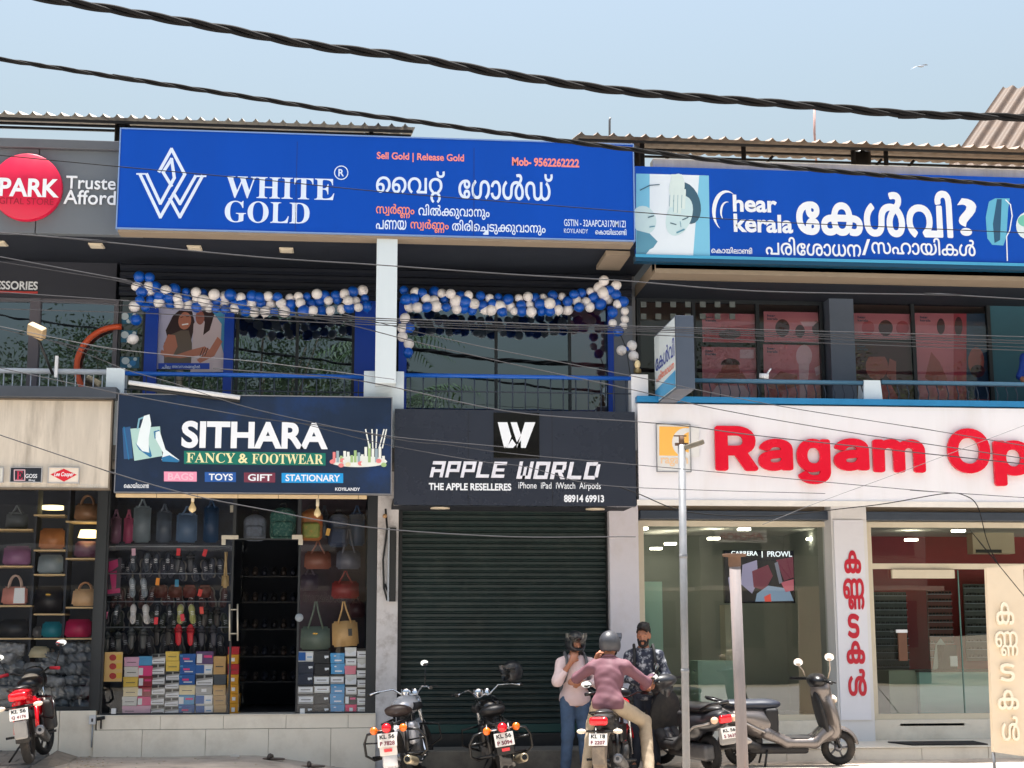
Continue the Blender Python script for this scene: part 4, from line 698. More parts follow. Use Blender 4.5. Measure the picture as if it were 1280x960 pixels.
railing(bl, 156, 457, 469, YR, ZB, M_blue_rail, M_bal, 17)
railing(bl, 505, 790, 471, YR, ZB, M_blue_rail, M_bal, 18)
railing(bl, -160, 134, 463, YR, ZB, M_grey_rail, M_grey_rail, 26, r=.036)
# ground floor: columns, plinth, shutter
YG = 0.0
def pier(parent, pxa, pxb, Y, m, z0, z1, d=.3, py=780, name='column'):
    x0, x1 = P(pxa, py, Y).x, P(pxb, py, Y).x
    b = MB(); b.box(x0, x1, Y, Y + d, z0, z1, bev=.008); return b.build(name, m, parent)
pier(bl, 470.5, 497, -.12, M_old_white, -.3, ZB - .165)
pier(bl, 763, 800, -.12, mat('white_pier', (214, 212, 222), 0.7, var=0.05, vscale=4, dirt=0.3, dirt_rgb=(170, 160, 150), dscale=3), -.3, ZB - .165)
x0, x1, z0, z1 = rc(497, 637, 763, 916, .06)
b = MB(); ribbed(b, x0, x1, z0 + .10, ZB - .17, .1, .0745, .022); b.box(x0, x1, .06, .1, z0, z0 + .11, m=1, bev=.006)
b.build('shutter', [M_shutter, mat('shutter_foot', (18, 66, 62), 0.5, var=0.12, vscale=5)], bl)
b = MB(); b.box(x0 - .02, x0 + .05, .02, .12, z0, ZB - .17); b.box(x1 - .05, x1 + .02, .02, .12, z0, ZB - .17); b.build('shutter_guide', M_black, bl)
b = MB()
zk = P(630, 933, -.1).z
b.box(x0 - .02, x1 + .02, -.06, .2, -.4, z0 - .002)
b.box(x0 - .02, x1 + .02, -.78, -.062, -.4, zk, m=1, bev=.012)
b.build('shutter_step', [mat('dark_stone', (30, 32, 34), 0.5, var=0.3, vscale=6, dirt=.4, dirt_rgb=(90, 86, 80), dscale=5), mat('worn_grey_step', (112, 110, 104), 0.9, var=0.3, vscale=5, dirt=.6, dirt_rgb=(44, 46, 48), dscale=4, bump=.4)], bl)
# tiled plinth of the footwear shop
zp = P(300, 893.5, -.14).z; zm = P(300, 911, -.14).z
xa, xb = P(121, 910, -.14).x, P(469.5, 910, -.14).x
b = MB(); b.box(xa + .01, xb - .01, -.13, .3, -.5, zp - .01, m=1)
tw = .78
for k in range(6):
    u0, u1 = xa + k * tw, min(xa + (k + 1) * tw - .004, xb)
    if u0 < xb - .02: b.box(u0, u1, -.155 if k % 2 else -.156, -.128, zm + .003, zp - .006, bev=.004)
    u0, u1 = xa - .02 + (k - .25) * tw, min(xa + (k + .75) * tw - .024, xb)
    u0 = max(u0, xa - .03)
    if u0 < xb - .02: b.box(u0, u1, -.175, -.128, -.5, zm - .003, bev=.004)
b.box(xa - .01, xb, -.165, .3, zp - .006, zp + .006, bev=.003)
b.build('tiled_plinth', [M_tile, M_grout], bl)
xl = P(-200, 900, -.05).x; zl = P(60, 889, -.1).z
b = MB(); b.box(xl, xa - .012, -.1, .3, -.5, zl, m=1)
k = 0; u = xa - .02
while u > xl: b.box(u - .44, u - .004, -.125, -.098, -.4, zl + .004, bev=.004); u -= .444
b.build('tiled_plinth', [M_tile, M_grout], bl)
# floors of the shops, side walls, ceilings
b = MB(); b.box(BX0, P(470, 800, 0).x, .3, 3.0, zp - .2, zp - .008); b.build('shop_floor', mat('shop_floor', (90, 88, 90), 0.4, var=.1), bl)
b = MB()
for px in (127, 497): x = P(px, 800, 0).x; b.box(x - .05, x - .0, .2, 3.0, -.2, ZB - .17)
b.build('partition', M_int_dk, bl)
# shop front glazing frames
zt0 = ZB - .17
def px_(px, py=760, Y=0.0): return P(px, py, Y).x
window(bl, px_(-140), px_(122), zl, zt0, -.02, M_frame_dk, M_glass_shop, .05)
b = MB(); b.box(px_(121), px_(131), -.1, .1, zl, zt0); b.build('shopfront_post', M_frame_dk, bl)
window(bl, px_(131), px_(291), zp, zt0, -.04, M_frame_dk, M_glass_shop, .025)
window(bl, px_(372), px_(468), zp, zt0, -.04, M_frame_dk, M_glass_shop, .025)
zd = P(330, 675, -.04).z
window(bl, px_(291), px_(372), zd, zt0, -.04, M_frame_dk, M_glass_shop, .02, name='fanlight')
b = MB(); b.box(px_(458), px_(471), -.08, .1, zp, zt0); b.build('shopfront_post', M_frame_dk, bl)
# back of the shops
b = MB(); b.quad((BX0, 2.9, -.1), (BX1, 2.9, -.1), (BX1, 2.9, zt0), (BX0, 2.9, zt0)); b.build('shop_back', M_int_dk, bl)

# ------------------------------------------------------------------ right building
br = thing('shop_building', 'two storey white optician building with teal rails and glass front', 'building', (7, 0.3, 0))
RX0, RX1 = 3.78, 17.0
ZR = P(1000, 503, -1.15).z
zc0, zc1 = P(1040, 240, -1.05).z, P(1040, 203, -1.05).z
zsof = P(1000, 345, -1.0).z
b = MB(); b.box(RX0, RX1, 3.0, 3.25, -.3, zc1 - .2); b.box(RX1 - .2, RX1, .3, 3.0, -.3, zc1 - .2); b.build('wall', mat('teal_grey_wall', (74, 84, 92), 0.85, var=.12, vscale=2), br)
b = MB(); b.box(RX0, RX1, -1.0, -.8, zsof + .05, zc1, bev=.01); b.build('parapet', M_conc, br)
b = MB(); b.box(RX0, RX1, -1.0, 3.1, zsof, zsof + .16); b.build('roof_slab', M_soffit_pale, br)
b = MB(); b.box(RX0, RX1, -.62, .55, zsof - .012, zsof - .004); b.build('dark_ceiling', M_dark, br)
b = MB(); b.box(RX0, RX1, -1.1, 3.0, ZR - .2, ZR - .02); b.build('balcony_slab', M_soffit_pale, br)
YU = 0.45
XR = lambda px, py=450: P(px, py, YU).x
zu1 = P(900, 375, YU).z
b = MB(); b.box(RX0, XR(1032), YU - .04, YU + .1, zu1 + .001, zsof); b.box(XR(1063), RX1, YU - .04, YU + .1, P(1150, 372, YU).z, zsof); b.build('lintel', mat('slate_lintel', (58, 70, 82), 0.8, var=.12, vscale=3), br)
b = MB(); b.box(XR(1032), XR(1062), YU - .25, YU + .1, ZR, zsof); b.build('column', mat('slate_column', (92, 102, 118), 0.75, var=.12, vscale=3), br)
window(br, RX0 + .02, XR(1030), ZR, zu1, YU, M_frame_dk, glass_mat('pink_glass', (0.8, 0.7, 0.74), 1.0, 0.03), .05, (XR(868), XR(948)))
window(br, XR(1062), XR(1240), ZR, P(1150, 374, YU).z, YU, M_frame_dk, glass_mat('pink_glass', ()), .05, (XR(1143),))
b = MB(); b.box(XR(1240), RX1, YU, YU + .1, ZR, P(1150, 374, YU).z); b.build('teal_wall', mat('teal_plaster', (52, 96, 112), 0.8, var=.12, vscale=2), br)
b = MB(); b.quad((RX0, 2.5, ZR), (RX1, 2.5, ZR), (RX1, 2.5, zsof), (RX0, 2.5, zsof)); b.build('room_back', M_int_dk, br)
railing(br, 868, 1082, 477, YR, ZR, M_teal_rail if False else mat('teal_rail', (70, 112, 138), 0.45, var=.1, vscale=8), M_bal, 18, hook=True)
railing(br, 1102, 1420, 480, YR, ZR, mat('teal_rail', ()), M_bal, 26, hook=True)
post(br, 1079, 1103, 475, YR - .06, ZR, M_white_col, .02)
# checkered air bricks above the window
b = MB()
for j in range(2):
    for i in range(7):
        x0, x1, z0, z1 = rc(801 + i * 18.5, 377 + j * 15 + (0), 808 + i * 18.5, 384 + j * 15, YU - .05); b.box(x0, x1, YU - .05, YU - .035, z0, z1)
b.build('vent_block', mat('pale_vent', (112, 120, 120), 0.8), br)
# ground floor front
YO = 0.25
zst = P(1000, 925, -.2).z - .02
zt_ = P(1150, 933.5, -1.1).z
pier(br, 1044, 1089, YO - .32, M_white_wall, -.3, ZR - .2, .4, py=790)
b = MB(); xa_, xb_ = P(812, 940, -1.1).x, RX1
b.box(xa_ + .02, xb_, -1.06, .3, -.5, zt_ - .012, m=1); b.box(xa_, xb_, -1.1, YO - .1, zt_ - .012, zt_, bev=.004)
u = xa_
while u < xb_: b.box(u, u + .86, -1.085, -1.05, -.5, zt_ - .016, bev=.003); u += .866
b.build('tiled_step', [M_tile, M_grout], br)
zo0 = P(1160, 899, YO).z; ztop = P(1000, 652, YO).z
b = MB(); b.box(RX0 + .05, P(1043, 910, YO).x, YO - .09, YO + .3, -.2, zo0, bev=.004); b.box(P(1089, 910, YO).x, RX1, YO - .09, YO + .3, -.2, zo0, bev=.004); b.build('tiled_riser', M_tile, br)
XO = lambda px, py=780: P(px, py, YO).x
window(br, XO(799), XO(1042), zo0, ztop, YO, M_cream, M_glass_ragam, .075)
ztr = P(1160, 708, YO).z
window(br, XO(1086), XO(1420), zo0 + .0, ztop, YO, M_cream, M_glass_ragam, .075, (), (ztr,))
b = MB()
for px in (1201,): b.box(XO(px, 800), XO(px, 800) + .012, YO - .012, YO + .012, zo0 + .08, ztr - .05)
b.build('glass_joint', mat('glass_edge', (90, 130, 124), 0.3), br)
x0, x1, z0, z1 = rc(1114, 712, 1192, 723, YO - .05); b = MB(); b.box(x0, x1, YO - .09, YO - .03, z0, z1, bev=.006); b.build('door_closer', M_cream, br)
x0, x1, z0, z1 = rc(1124, 904, 1204, 907, YO - .05); b = MB(); b.box(x0, x1, YO - .09, YO - .03, z0, z1); b.build('threshold', mat('brown_rubber', (60, 50, 44), 0.8), br)
x0, x1, z0, z1 = rc(799, 642, 1420, 651, YO - .1)
b = MB(); b.box(XO(799), XO(1043), YO - .2, YO - .04, z0, z1 + .02, bev=.01); b.box(XO(1077, 650), RX1, YO - .2, YO - .04, z0, z1 + .02, bev=.01)
b.build('shutter_box', mat('steel_blue_box', (58, 70, 86), 0.45, var=.2, vscale=8), br)
b = MB(); b.box(XO(799), RX1, YO - .06, YO + .1, z1 + .02, ZR - .2); b.build('header', M_soffit_pale, br)
# interior shell of the optician
b = MB()
b.box(RX0, RX1, .3, 3.0, zo0 - .2, zo0 - .01); b.build('shop_floor', mat('pale_floor', (150, 148, 142), 0.3, var=.05), br)
b = MB(); b.box(RX0, RX1, .32, 3.0, P(930, 655, .5).z, P(930, 655, .5).z + .1); b.build('shop_ceiling', mat('shop_ceiling', (206, 204, 198), 0.8), br)
b = MB(); b.quad((RX0, 2.95, 0), (XO(1075), 2.95, 0), (XO(1075), 2.95, ZR), (RX0, 2.95, ZR)); b.quad((RX0 + .02, .3, 0), (RX0 + .02, 3, 0), (RX0 + .02, 3, ZR), (RX0 + .02, .3, ZR))
b.build('shop_back', mat('grey_shop_wall', (150, 154, 148), 0.8, var=.08, vscale=2), br)
b = MB(); b.quad((XO(1075), 2.94, 0), (RX1, 2.94, 0), (RX1, 2.94, ZR), (XO(1075), 2.94, ZR)); b.build('shop_back', mat('maroon_shop_wall', (150, 52, 56), 0.8, var=.08, vscale=2), br)
b = MB(); b.box(XO(1062) - .1, XO(1062) + .02, .35, 2.9, zo0, ZR - .35); b.build('partition', mat('grey_shop_wall', ()), br)
x0, x1, z0, z1 = rc(800, 727, 829, 890, .35); b = MB(); b.box(x0, x1, .35, .4, z0, z1); b.build('pale_panel', mat('mint_panel', (196, 222, 206), 0.5), br)

# ------------------------------------------------------------------ house behind at the right
M_roof_old = mat('rusty_sheet', (78, 60, 47), 0.7, var=.25, vscale=3, dirt=.5, dirt_rgb=(96, 72, 52), dscale=3, streak=False)
bh = thing('house', 'old house behind with sloping brown corrugated roof', 'house', (15, 12, 0))
def corrug(mb, A, B, C, D, n, amp, m=None, th=.0):
    """corrugated sheet A-B (ridge end, along) to D-C: waves run from A-D edge towards B-C edge across n waves"""
    A, B, C, D = map(Vector, (A, B, C, D)); nn = ((B - A).cross(D - A)).normalized()
    k = n * 8; vs = []
    for i in range(k + 1):
        t = i / k; h = nn * amp * (math.sin(2 * math.pi * n * t) if not th else 2 * max(0, math.sin(2 * math.pi * n * t)) ** 3)
        vs += [A.lerp(B, t) + h, D.lerp(C, t) + h]
    mb.add(vs, [(2 * i, 2 * i + 2, 2 * i + 3, 2 * i + 1) for i in range(k)], True, m)
YH = 6.0
a_, b_, c_ = P(1254, 108, YH + 3.5), P(1180, 214, YH), P(1330, 108, YH + 3.5)
b = MB()
corrug(b, (a_.x, a_.y, a_.z), (a_.x + 6, a_.y, a_.z), (b_.x + 6, b_.y, b_.z), (b_.x, b_.y, b_.z), 22, .035)
b.build('roof', M_roof_old, bh, fix=False)
b = MB(); q = P(1230, 232, YH + 1); b.box(q.x, q.x + 6, YH + 1, YH + 4.0, 0, P(1250, 190, YH + 1).z); b.build('wall', mat('cream_house_wall', (196, 180, 150), .85, var=.2, vscale=2, dirt=.4), bh)
b = MB(); x0, x1, z0, z1 = rc(1252, 203, 1290, 214, YH + .8); b.box(x0, x1, YH + .6, YH + 1.0, z0, z1); b.build('ledge', M_conc, bh)
b = MB(); x0, x1, z0, z1 = rc(1266, 194, 1276, 203, YH + .97); b.box(x0, x1, YH + .97, YH + 1.02, z0, z1); b.build('window', mat('amber_window', (220, 170, 90), .4), bh)

# ------------------------------------------------------------------ corrugated canopies on the roofs
M_sheet = mat('clear_corrugated', (206, 196, 184), 0.5, var=.15, vscale=4, dirt=.4, dirt_rgb=(120, 104, 88), dscale=3)
M_steel_dk = mat('dark_steel', (40, 40, 44), 0.6, var=.2, vscale=8)
def canopy(label, pxa, pya, pxb, pyb, Y0, Y1, rise, nw, posts, m, brace=False):
    """lean-to sheet: front edge pixel line at Y0, running back to Y1 and rising"""
    A, B = P(pxa, pya, Y0), P(pxb, pyb, Y0); z = (A.z + B.z) / 2
    t = thing('roof_canopy', label, 'canopy', ((A.x + B.x) / 2, Y0, z))
    s_ = MB(); corrug(s_, (A.x, Y0, z), (B.x, Y0, z), (B.x, Y1, z + rise), (A.x, Y1, z + rise), nw, .024, None, 1); s_.build('sheet', m, t, fix=False)
    for q in (.06, .5, .94):
        y, zz = Y0 + (Y1 - Y0) * q, z + rise * q - .04
        MB().box(A.x + .03, B.x - .03, y - .02, y + .02, zz - .03, zz, m=0).build('purlin', M_steel_dk, t)
    for px in posts:
        x = P(px, pya + 30, Y0 + .4).x
        MB().cyl((x, Y0 + .4, z - 1.3), (x, Y0 + .4, z + rise * .3 - .1), .035, n=8).build('post', M_steel_dk, t)
        if brace: MB().cyl((x, Y0 + .4, z - .55), (x + .45, Y0 + .5, z - .05), .022, n=6).build('brace', M_steel_dk, t)
    return t
canopy('white corrugated canopy on the roof above the blue gold dealer board', -160, 136, 519, 160, -.2, 1.6, .48, 39, (152, 464), M_sheet)
canopy('brown corrugated canopy on the roof above the hearing clinic board', 722, 178, 1420, 182, -.2, 2.0, .5, 36, (803, 930, 1067, 1108), mat('brown_corrugated', (150, 130, 116), 0.6, var=.2, vscale=4, dirt=.4, dirt_rgb=(84, 66, 54), dscale=3), True)
M_tank = mat('black_tank', (22, 24, 28), 0.4, var=.15, vscale=4)
def tank(label, px0, px1, py0, Y, kind):
    x0, x1, _, z1 = rc(px0, py0, px1, py0 + 10, Y); r = (x1 - x0) / 2; c = ((x0 + x1) / 2, Y + r, z1 - 1.2)
    t = thing('water_tank', label, 'water tank', c)
    b = MB()
    prof = [(r * .98, 0)]
    for i in range(1, 8): prof += [(r, .13 * i - .02), (r * .965, .13 * i), (r, .13 * i + .02)]
    prof += [(r * .96, 1.06), (r * .7, 1.12), (r * .45, 1.14)] if kind else [(r, 1.2), (0, 1.2)]
    b.lathe(prof, c, n=24); b.build('tank_body', M_tank, t)
    if kind: b = MB(); b.lathe([(r * .46, 1.13), (r * .46, 1.2), (r * .3, 1.23), (0, 1.23)], c, n=20); b.build('lid', M_tank, t)
    return t
tank('black water tank under the left end of the white canopy', 142, 161, 153, .6, 0)
tank('squat black tank with domed lid behind the blue board top', 478, 507, 167, .9, 1)
tank('black water tank beside the right edge of the blue board', 777, 803, 178, .9, 0)
tank('tall black water tank under the brown canopy', 1068, 1092, 183, .6, 0)
b = MB(); b.box(*[P(456, 170, .4).x, P(479, 170, .4).x], .4, .8, P(465, 182, .4).z, P(465, 166, .4).z); tag(b.build('metal_box', M_steel_dk), 'small dark metal box on the roof left of the domed tank', 'box')
def rod(label, pts, Y, r, m, cat='antenna'):
    b = MB(); q = [P(x, y, Y) for x, y in pts]; b.tube(q, r, 6); return tag(b.build('antenna_rod', m), label, cat)
rod('thin grey antenna rod with small tip above the blue board corner', [(762, 205), (762, 150), (763, 147)], 3.0, .018, mat('grey_metal', (110, 112, 116), .5))
rod('thin red and white pole behind the brown canopy', [(1021, 215), (1018, 165), (1018, 128)], 9.0, .024, mat('faded_red_pole', (200, 160, 154), .7, var=.4, vscale=3))
# bird
bd = thing('bird', 'small grey bird gliding in the pale sky', 'bird', P(1151, 83, 30))
o_ = P(1151, 83, 30)
b = MB(); b.ball(o_, (.12, .04, .035), 10)
b.add([o_ + Vector((-.1, 0, .02)), o_ + Vector((.1, 0, .02)), o_ + Vector((.22, .05, .12)), o_ + Vector((.33, .1, .1))], [(0, 1, 3, 2)])
b.add([o_ + Vector((-.1, 0, .02)), o_ + Vector((.1, 0, .02)), o_ + Vector((-.16, .2, .06)), o_ + Vector((-.3, .25, -.03))], [(0, 1, 2, 3)])
b.add([o_ + Vector((-.18, 0, 0)), o_ + Vector((-.24, .04, .0)), o_ + Vector((-.24, -.04, .0))], [(0, 1, 2)])
b.build('bird_body', mat('bird_grey', (150, 158, 172), .8), bd)
# ================================================================== signs
def ink(name, rgb, rough=.45, **k): return mat('ink_' + name, rgb, rough, **k)
I_white = ink('white', (232, 236, 242)); I_palewhite = ink('ice_white', (212, 226, 248)); I_sal = ink('salmon', (240, 140, 130)); I_or = ink('orange', (240, 140, 112))
I_black = ink('black', (18, 20, 26)); I_red = ink('crimson', (196, 8, 44)); I_cream = ink('cream', (238, 228, 176)); I_grey = ink('grey', (150, 160, 170))
M_alu = mat('aluminium_edge', (150, 158, 170), 0.35, metal=.6, var=.1)
def board(label, x0, y0, x1, y1, Y, th, face, edge=None, name='sign_board', cat='sign', fw=.02, back=None):
    X0, X1, Z0, Z1 = rc(x0, y0, x1, y1, Y)
    t = thing(name, label, cat, ((X0 + X1) / 2, Y, Z0))
    b = MB(); b.box(X0 + fw, X1 - fw, Y, Y + th, Z0 + fw, Z1 - fw); b.build('panel', face, t)
    if edge:
        b = MB()
        b.box(X0, X0 + fw - .001, Y - .012, Y + th, Z0, Z1); b.box(X1 - fw + .001, X1, Y - .012, Y + th, Z0, Z1)
        b.box(X0 + fw, X1 - fw, Y - .012, Y + th, Z0, Z0 + fw - .001); b.box(X0 + fw, X1 - fw, Y - .012, Y + th, Z1 - fw + .001, Z1)
        b.build('edge_trim', edge, t)
    return t
# --- blue gold dealer board
Y1 = -1.48
t = board('wide royal blue gold dealer board with white linked letter emblem and serif name', 147, 170, 793, 294, Y1, .26, mat('royal_blue_flex', (0, 72, 178), .4, var=.1, vscale=.7, spec=.25, dirt=.2, dirt_rgb=(20, 60, 140), dscale=1.1, streak=True, bump=.25, bscale=2.2), mat('pale_blue_trim', (120, 150, 200), .4), fw=.016)
b = MB(); k = 3.9
zx = lambda pts: [(x / 4.0, 150 + y / 4.0) for x, y in pts]
strokepx(b, zx([(684, 270), (728, 270)]), 2, Y1)
strokepx(b, zx([(700, 272), (802, 486), (924, 272), (858, 146), (796, 258)]), k, Y1, .0035)
strokepx(b, zx([(734, 272), (802, 418), (872, 290), (858, 196), (816, 262), (858, 330)]), k, Y1, .0055)
strokepx(b, zx([(850, 394), (900, 486), (1012, 282)]), k, Y1, .0075)
strokepx(b, zx([(868, 366), (900, 420), (978, 282)]), k, Y1, .0085)
strokepx(b, zx([(974, 282), (1030, 282)]), 2, Y1, .0095)
b.build('emblem', I_palewhite, t)
SER = lambda s: ''.join(chr(0x1d400 + ord(c) - 65) if 'A' <= c <= 'Z' else c for c in s)
txt(SER('WHITE'), 282, 222, 418, 249, Y1, I_palewhite, t)
txt(SER('GOLD'), 281, 252, 387, 279, Y1, I_palewhite, t)
b = MB(); strokepx(b, ellpts(426.5, 216, 8.3, 8.3, 24) + [(434.8, 216)], 1.2, Y1); b.build('registered_mark', I_palewhite, t)
txt('R', 423, 211.5, 430, 220.5, Y1, I_palewhite, t, .02)
txt('Sell Gold | Release Gold', 471, 191.5, 580, 203, Y1, I_sal, t, .025)
txt('Mob- 9562262222', 640, 197.5, 724, 208.5, Y1, I_sal, t, .035)
txt('വൈറ്റ്', 470, 213, 556, 253, Y1, I_palewhite, t, .004)
txt('ഗോൾഡ്', 573, 216, 691, 250, Y1, I_palewhite, t, .004)
txt('സ്വർണ്ണം', 470, 255, 518, 272.5, Y1, I_or, t, .008); txt('വിൽക്കുവാനും', 523, 256, 612, 274, Y1, I_palewhite, t, .004)
txt('പണയ', 470, 275, 508, 287, Y1, I_palewhite, t, .004); txt('സ്വർണ്ണം', 513, 274.5, 561, 291, Y1, I_or, t, .008); txt('തിരിച്ചെടുക്കുവാനും', 565, 276, 682, 294, Y1, I_palewhite, t, .004)
txt('GSTIN - 32AAPCA3170M1ZI', 705, 275, 782, 283.5, Y1, I_palewhite, t, .01)
txt('KOYILANDY', 705, 286, 735, 291.5, Y1, I_palewhite, t); txt('കൊയിലാണ്ടി', 744, 286, 783, 293.5, Y1, I_palewhite, t)
X0, X1, Z0, Z1 = rc(147, 170, 793, 294, Y1)
b = MB(); b.box(X0 + .02, X1 - .02, Y1 + .03, -1.2, Z0 - .03, Z0 - .001); b.build('underside', M_soffit_pale, t)
b = MB(); b.box(X1 - .3, X1 + .02, -1.0, -.2, Z0 - .06, Z0 - .0); b.build('bracket', M_soffit_pale, t)
for px, Ys, y0, y1, m in ((370, Y1, 177, 289, 'seam_blue'), (592, Y1, 185, 297, 'seam_blue')):
    x0, x1, z0, z1 = rc(px, y0, px + .7, y1, Ys); MB().box(x0, x1, Ys - .003, Ys - .0005, z0, z1).build('seam', mat(m, (10, 50, 130), .6), t)
# --- digital store disc and words
Y2 = -1.21
c = P(35, 236, Y2); r = (P(79, 236, Y2) - P(35, 236, Y2)).x
t = thing('round_sign', 'round crimson disc sign on the grey cladding reading park', 'sign', c)
b = MB(); b.lathe([(0, -.1), (r - .008, -.1), (r, -.092), (r, .0)], c, 'y', 48); b.build('disc', mat('crimson_disc', (206, 8, 62), .35, var=.04), t)
txt('PARK', -1, 223, 74, 246, Y2 - .1, I_white, t, .03); txt('S', -24, 222, -5, 245, Y2 - .1, I_white, t, .03)
txt('DIGITAL STORE', -12, 247.5, 67, 255.5, Y2 - .1, ink('dark_red', (150, 8, 40)), t)
t = thing('raised_lettering', 'white raised words on grey cladding beside the crimson disc', 'sign', P(114, 256, Y2))
txt('Truste', 83, 221, 145, 237, Y2, I_white, t, .008, depth=.02); txt('Afford', 80, 238.5, 145, 256, Y2, I_white, t, .008, depth=.02)
# --- hearing clinic board
Y3 = -1.14
t = board('long blue hearing clinic board with photo panel at its left end', 793, 216, 1460, 328, Y3, .12, mat('deep_blue_flex', (2, 74, 178), .45, var=.1, vscale=.7, spec=.25, dirt=.2, dirt_rgb=(20, 66, 140), dscale=1.1, streak=True, bump=.25, bscale=2.2), None)
X0, X1, Z0, Z1 = rc(793, 216, 1460, 328, Y3)
b = MB(); b.box(X0, X1, Y3 - .03, Y3 + .12, Z0 - .075, Z0 + .015); b.build('lower_trim', mat('dark_teal_trim', (8, 66, 96), .4), t)
b = MB(); b.box(X0, X1, Y3 - .035, Y3 - .028, Z0 - .022, Z0 + .017); b.build('trim_line', mat('light_teal_trim', (70, 160, 200), .4), t)
b = MB()
poly(b, [(795, 217), (886, 219.5), (887.5, 324.5), (795, 321.5)], Y3, lift=.003, m=0)
poly(b, [(795, 217), (812, 217.5), (812, 322), (795, 321.5)], Y3, lift=.0036, m=1)
poly(b, [(866, 324), (874, 219.4), (886, 219.5), (887.5, 324.5)], Y3, lift=.0036, m=1)
for i, (pts, m) in enumerate(((ellpts(805, 275, 15, 18, 20, rot=-20), 2), ([(796, 288), (812, 292), (822, 302), (812, 316), (800, 321), (795, 321)], 3), (ellpts(858, 254, 17, 27, 22, rot=-18), 4), ([(838, 286), (852, 296), (848, 308), (862, 315), (869, 324), (804, 322), (812, 312), (828, 304)], 0),
    (ellpts(849, 270, 15.5, 26, 24, rot=20), 2), (ellpts(846, 234, 9.5, 17, 20, rot=8), 5), ([(839, 218), (852, 218), (853, 230), (838, 232)], 5))): poly(b, pts, Y3, lift=.0042 + .0005 * i, m=m)
for i, (x, y1) in enumerate(((839, 258), (844, 265), (849, 266), (854, 260))): strokepx(b, [(x + 1, 238), (x, y1)], 4.4, Y3, .008 + .0003 * i, m=5); strokepx(b, [(x - 1.8, 244), (x - 2.4, y1)], .5, Y3, .0096, m=3)
for pts, w_, m in (([(838, 279), (845, 281)], 1.3, 4), ([(853, 275), (860, 272)], 1.3, 4), ([(846, 291), (855, 287)], 2, 3), ([(850, 277), (851, 284)], .7, 3), ([(810, 272), (817, 270)], 1.4, 4), ([(800, 238), (812, 232), (824, 231)], 1.2, 4), ([(812, 284), (818, 283)], 1.4, 3)): strokepx(b, pts, w_, Y3, .0102, m=m)
b.build('photo_panel', [ink('panel_white', (222, 232, 240)), ink('panel_aqua', (120, 190, 220)), ink('panel_skin', (196, 220, 224)), ink('panel_shade', (88, 146, 170)), ink('panel_hair', (58, 92, 112)), ink('panel_hand', (210, 226, 224))], t)
b = MB()
def cres(cx, cy, rx, ry, a0, a1, w0):
    o, i_ = [], []
    for q in range(17):
        f = q / 16; a = R(a0 + (a1 - a0) * f); th = w0 * math.sin(math.pi * f) + .3
        o.append((cx + rx * math.cos(a), cy - ry * math.sin(a))); i_.append((cx + (rx - th) * math.cos(a), cy - (ry - th) * math.sin(a)))
    poly(b, o + i_[::-1], Y3)
cres(907, 263, 17, 25, 55, 245, 5); cres(908, 264, 8, 12, 70, 240, 2.4)
b.build('ear_emblem', I_white, t)
txt('hear', 916, 244, 971, 265.5, Y3, I_white, t, .03); txt('kerala', 917, 268, 991, 291, Y3, I_white, t, .03)
txt('കേൾവി', 995, 236, 1190, 296, Y3, I_white, t, .02); txt('?', 1197, 248, 1221, 295, Y3, I_white, t, .018)
txt('പരിശോധന', 957, 297, 1076, 320, Y3, I_white, t); txt('/', 1077, 299, 1088, 319, Y3, I_white, t, .02); txt('സഹായികൾ', 1089, 297, 1219, 319, Y3, I_white, t)
txt('കൊയിലാണ്ടി', 889, 309, 940, 317, Y3, I_white, t)
b = MB()
poly(b, [(1236, 252), (1244, 248), (1262, 248), (1260, 262), (1258, 296), (1254, 307), (1240, 306), (1234, 298), (1232, 272)], Y3, lift=.003, m=0)
poly(b, [(1246, 249), (1252, 249), (1250, 300), (1243, 304), (1241, 280)], Y3, lift=.0036, m=1)
strokepx(b, [(1257, 250), (1263, 256), (1265, 270), (1262, 288), (1258, 296), (1259, 326)], 1.4, Y3, .0042, m=2)
poly(b, ellpts(1284, 282, 14, 17), Y3, lift=.003, m=3); poly(b, ellpts(1284, 276, 12, 8), Y3, lift=.0036, m=4)
b.build('device_picture', [ink('device_blue', (96, 176, 206)), ink('device_dark', (40, 84, 116)), I_white, ink('device_white', (214, 228, 230)), ink('device_mint', (110, 190, 170))], t)
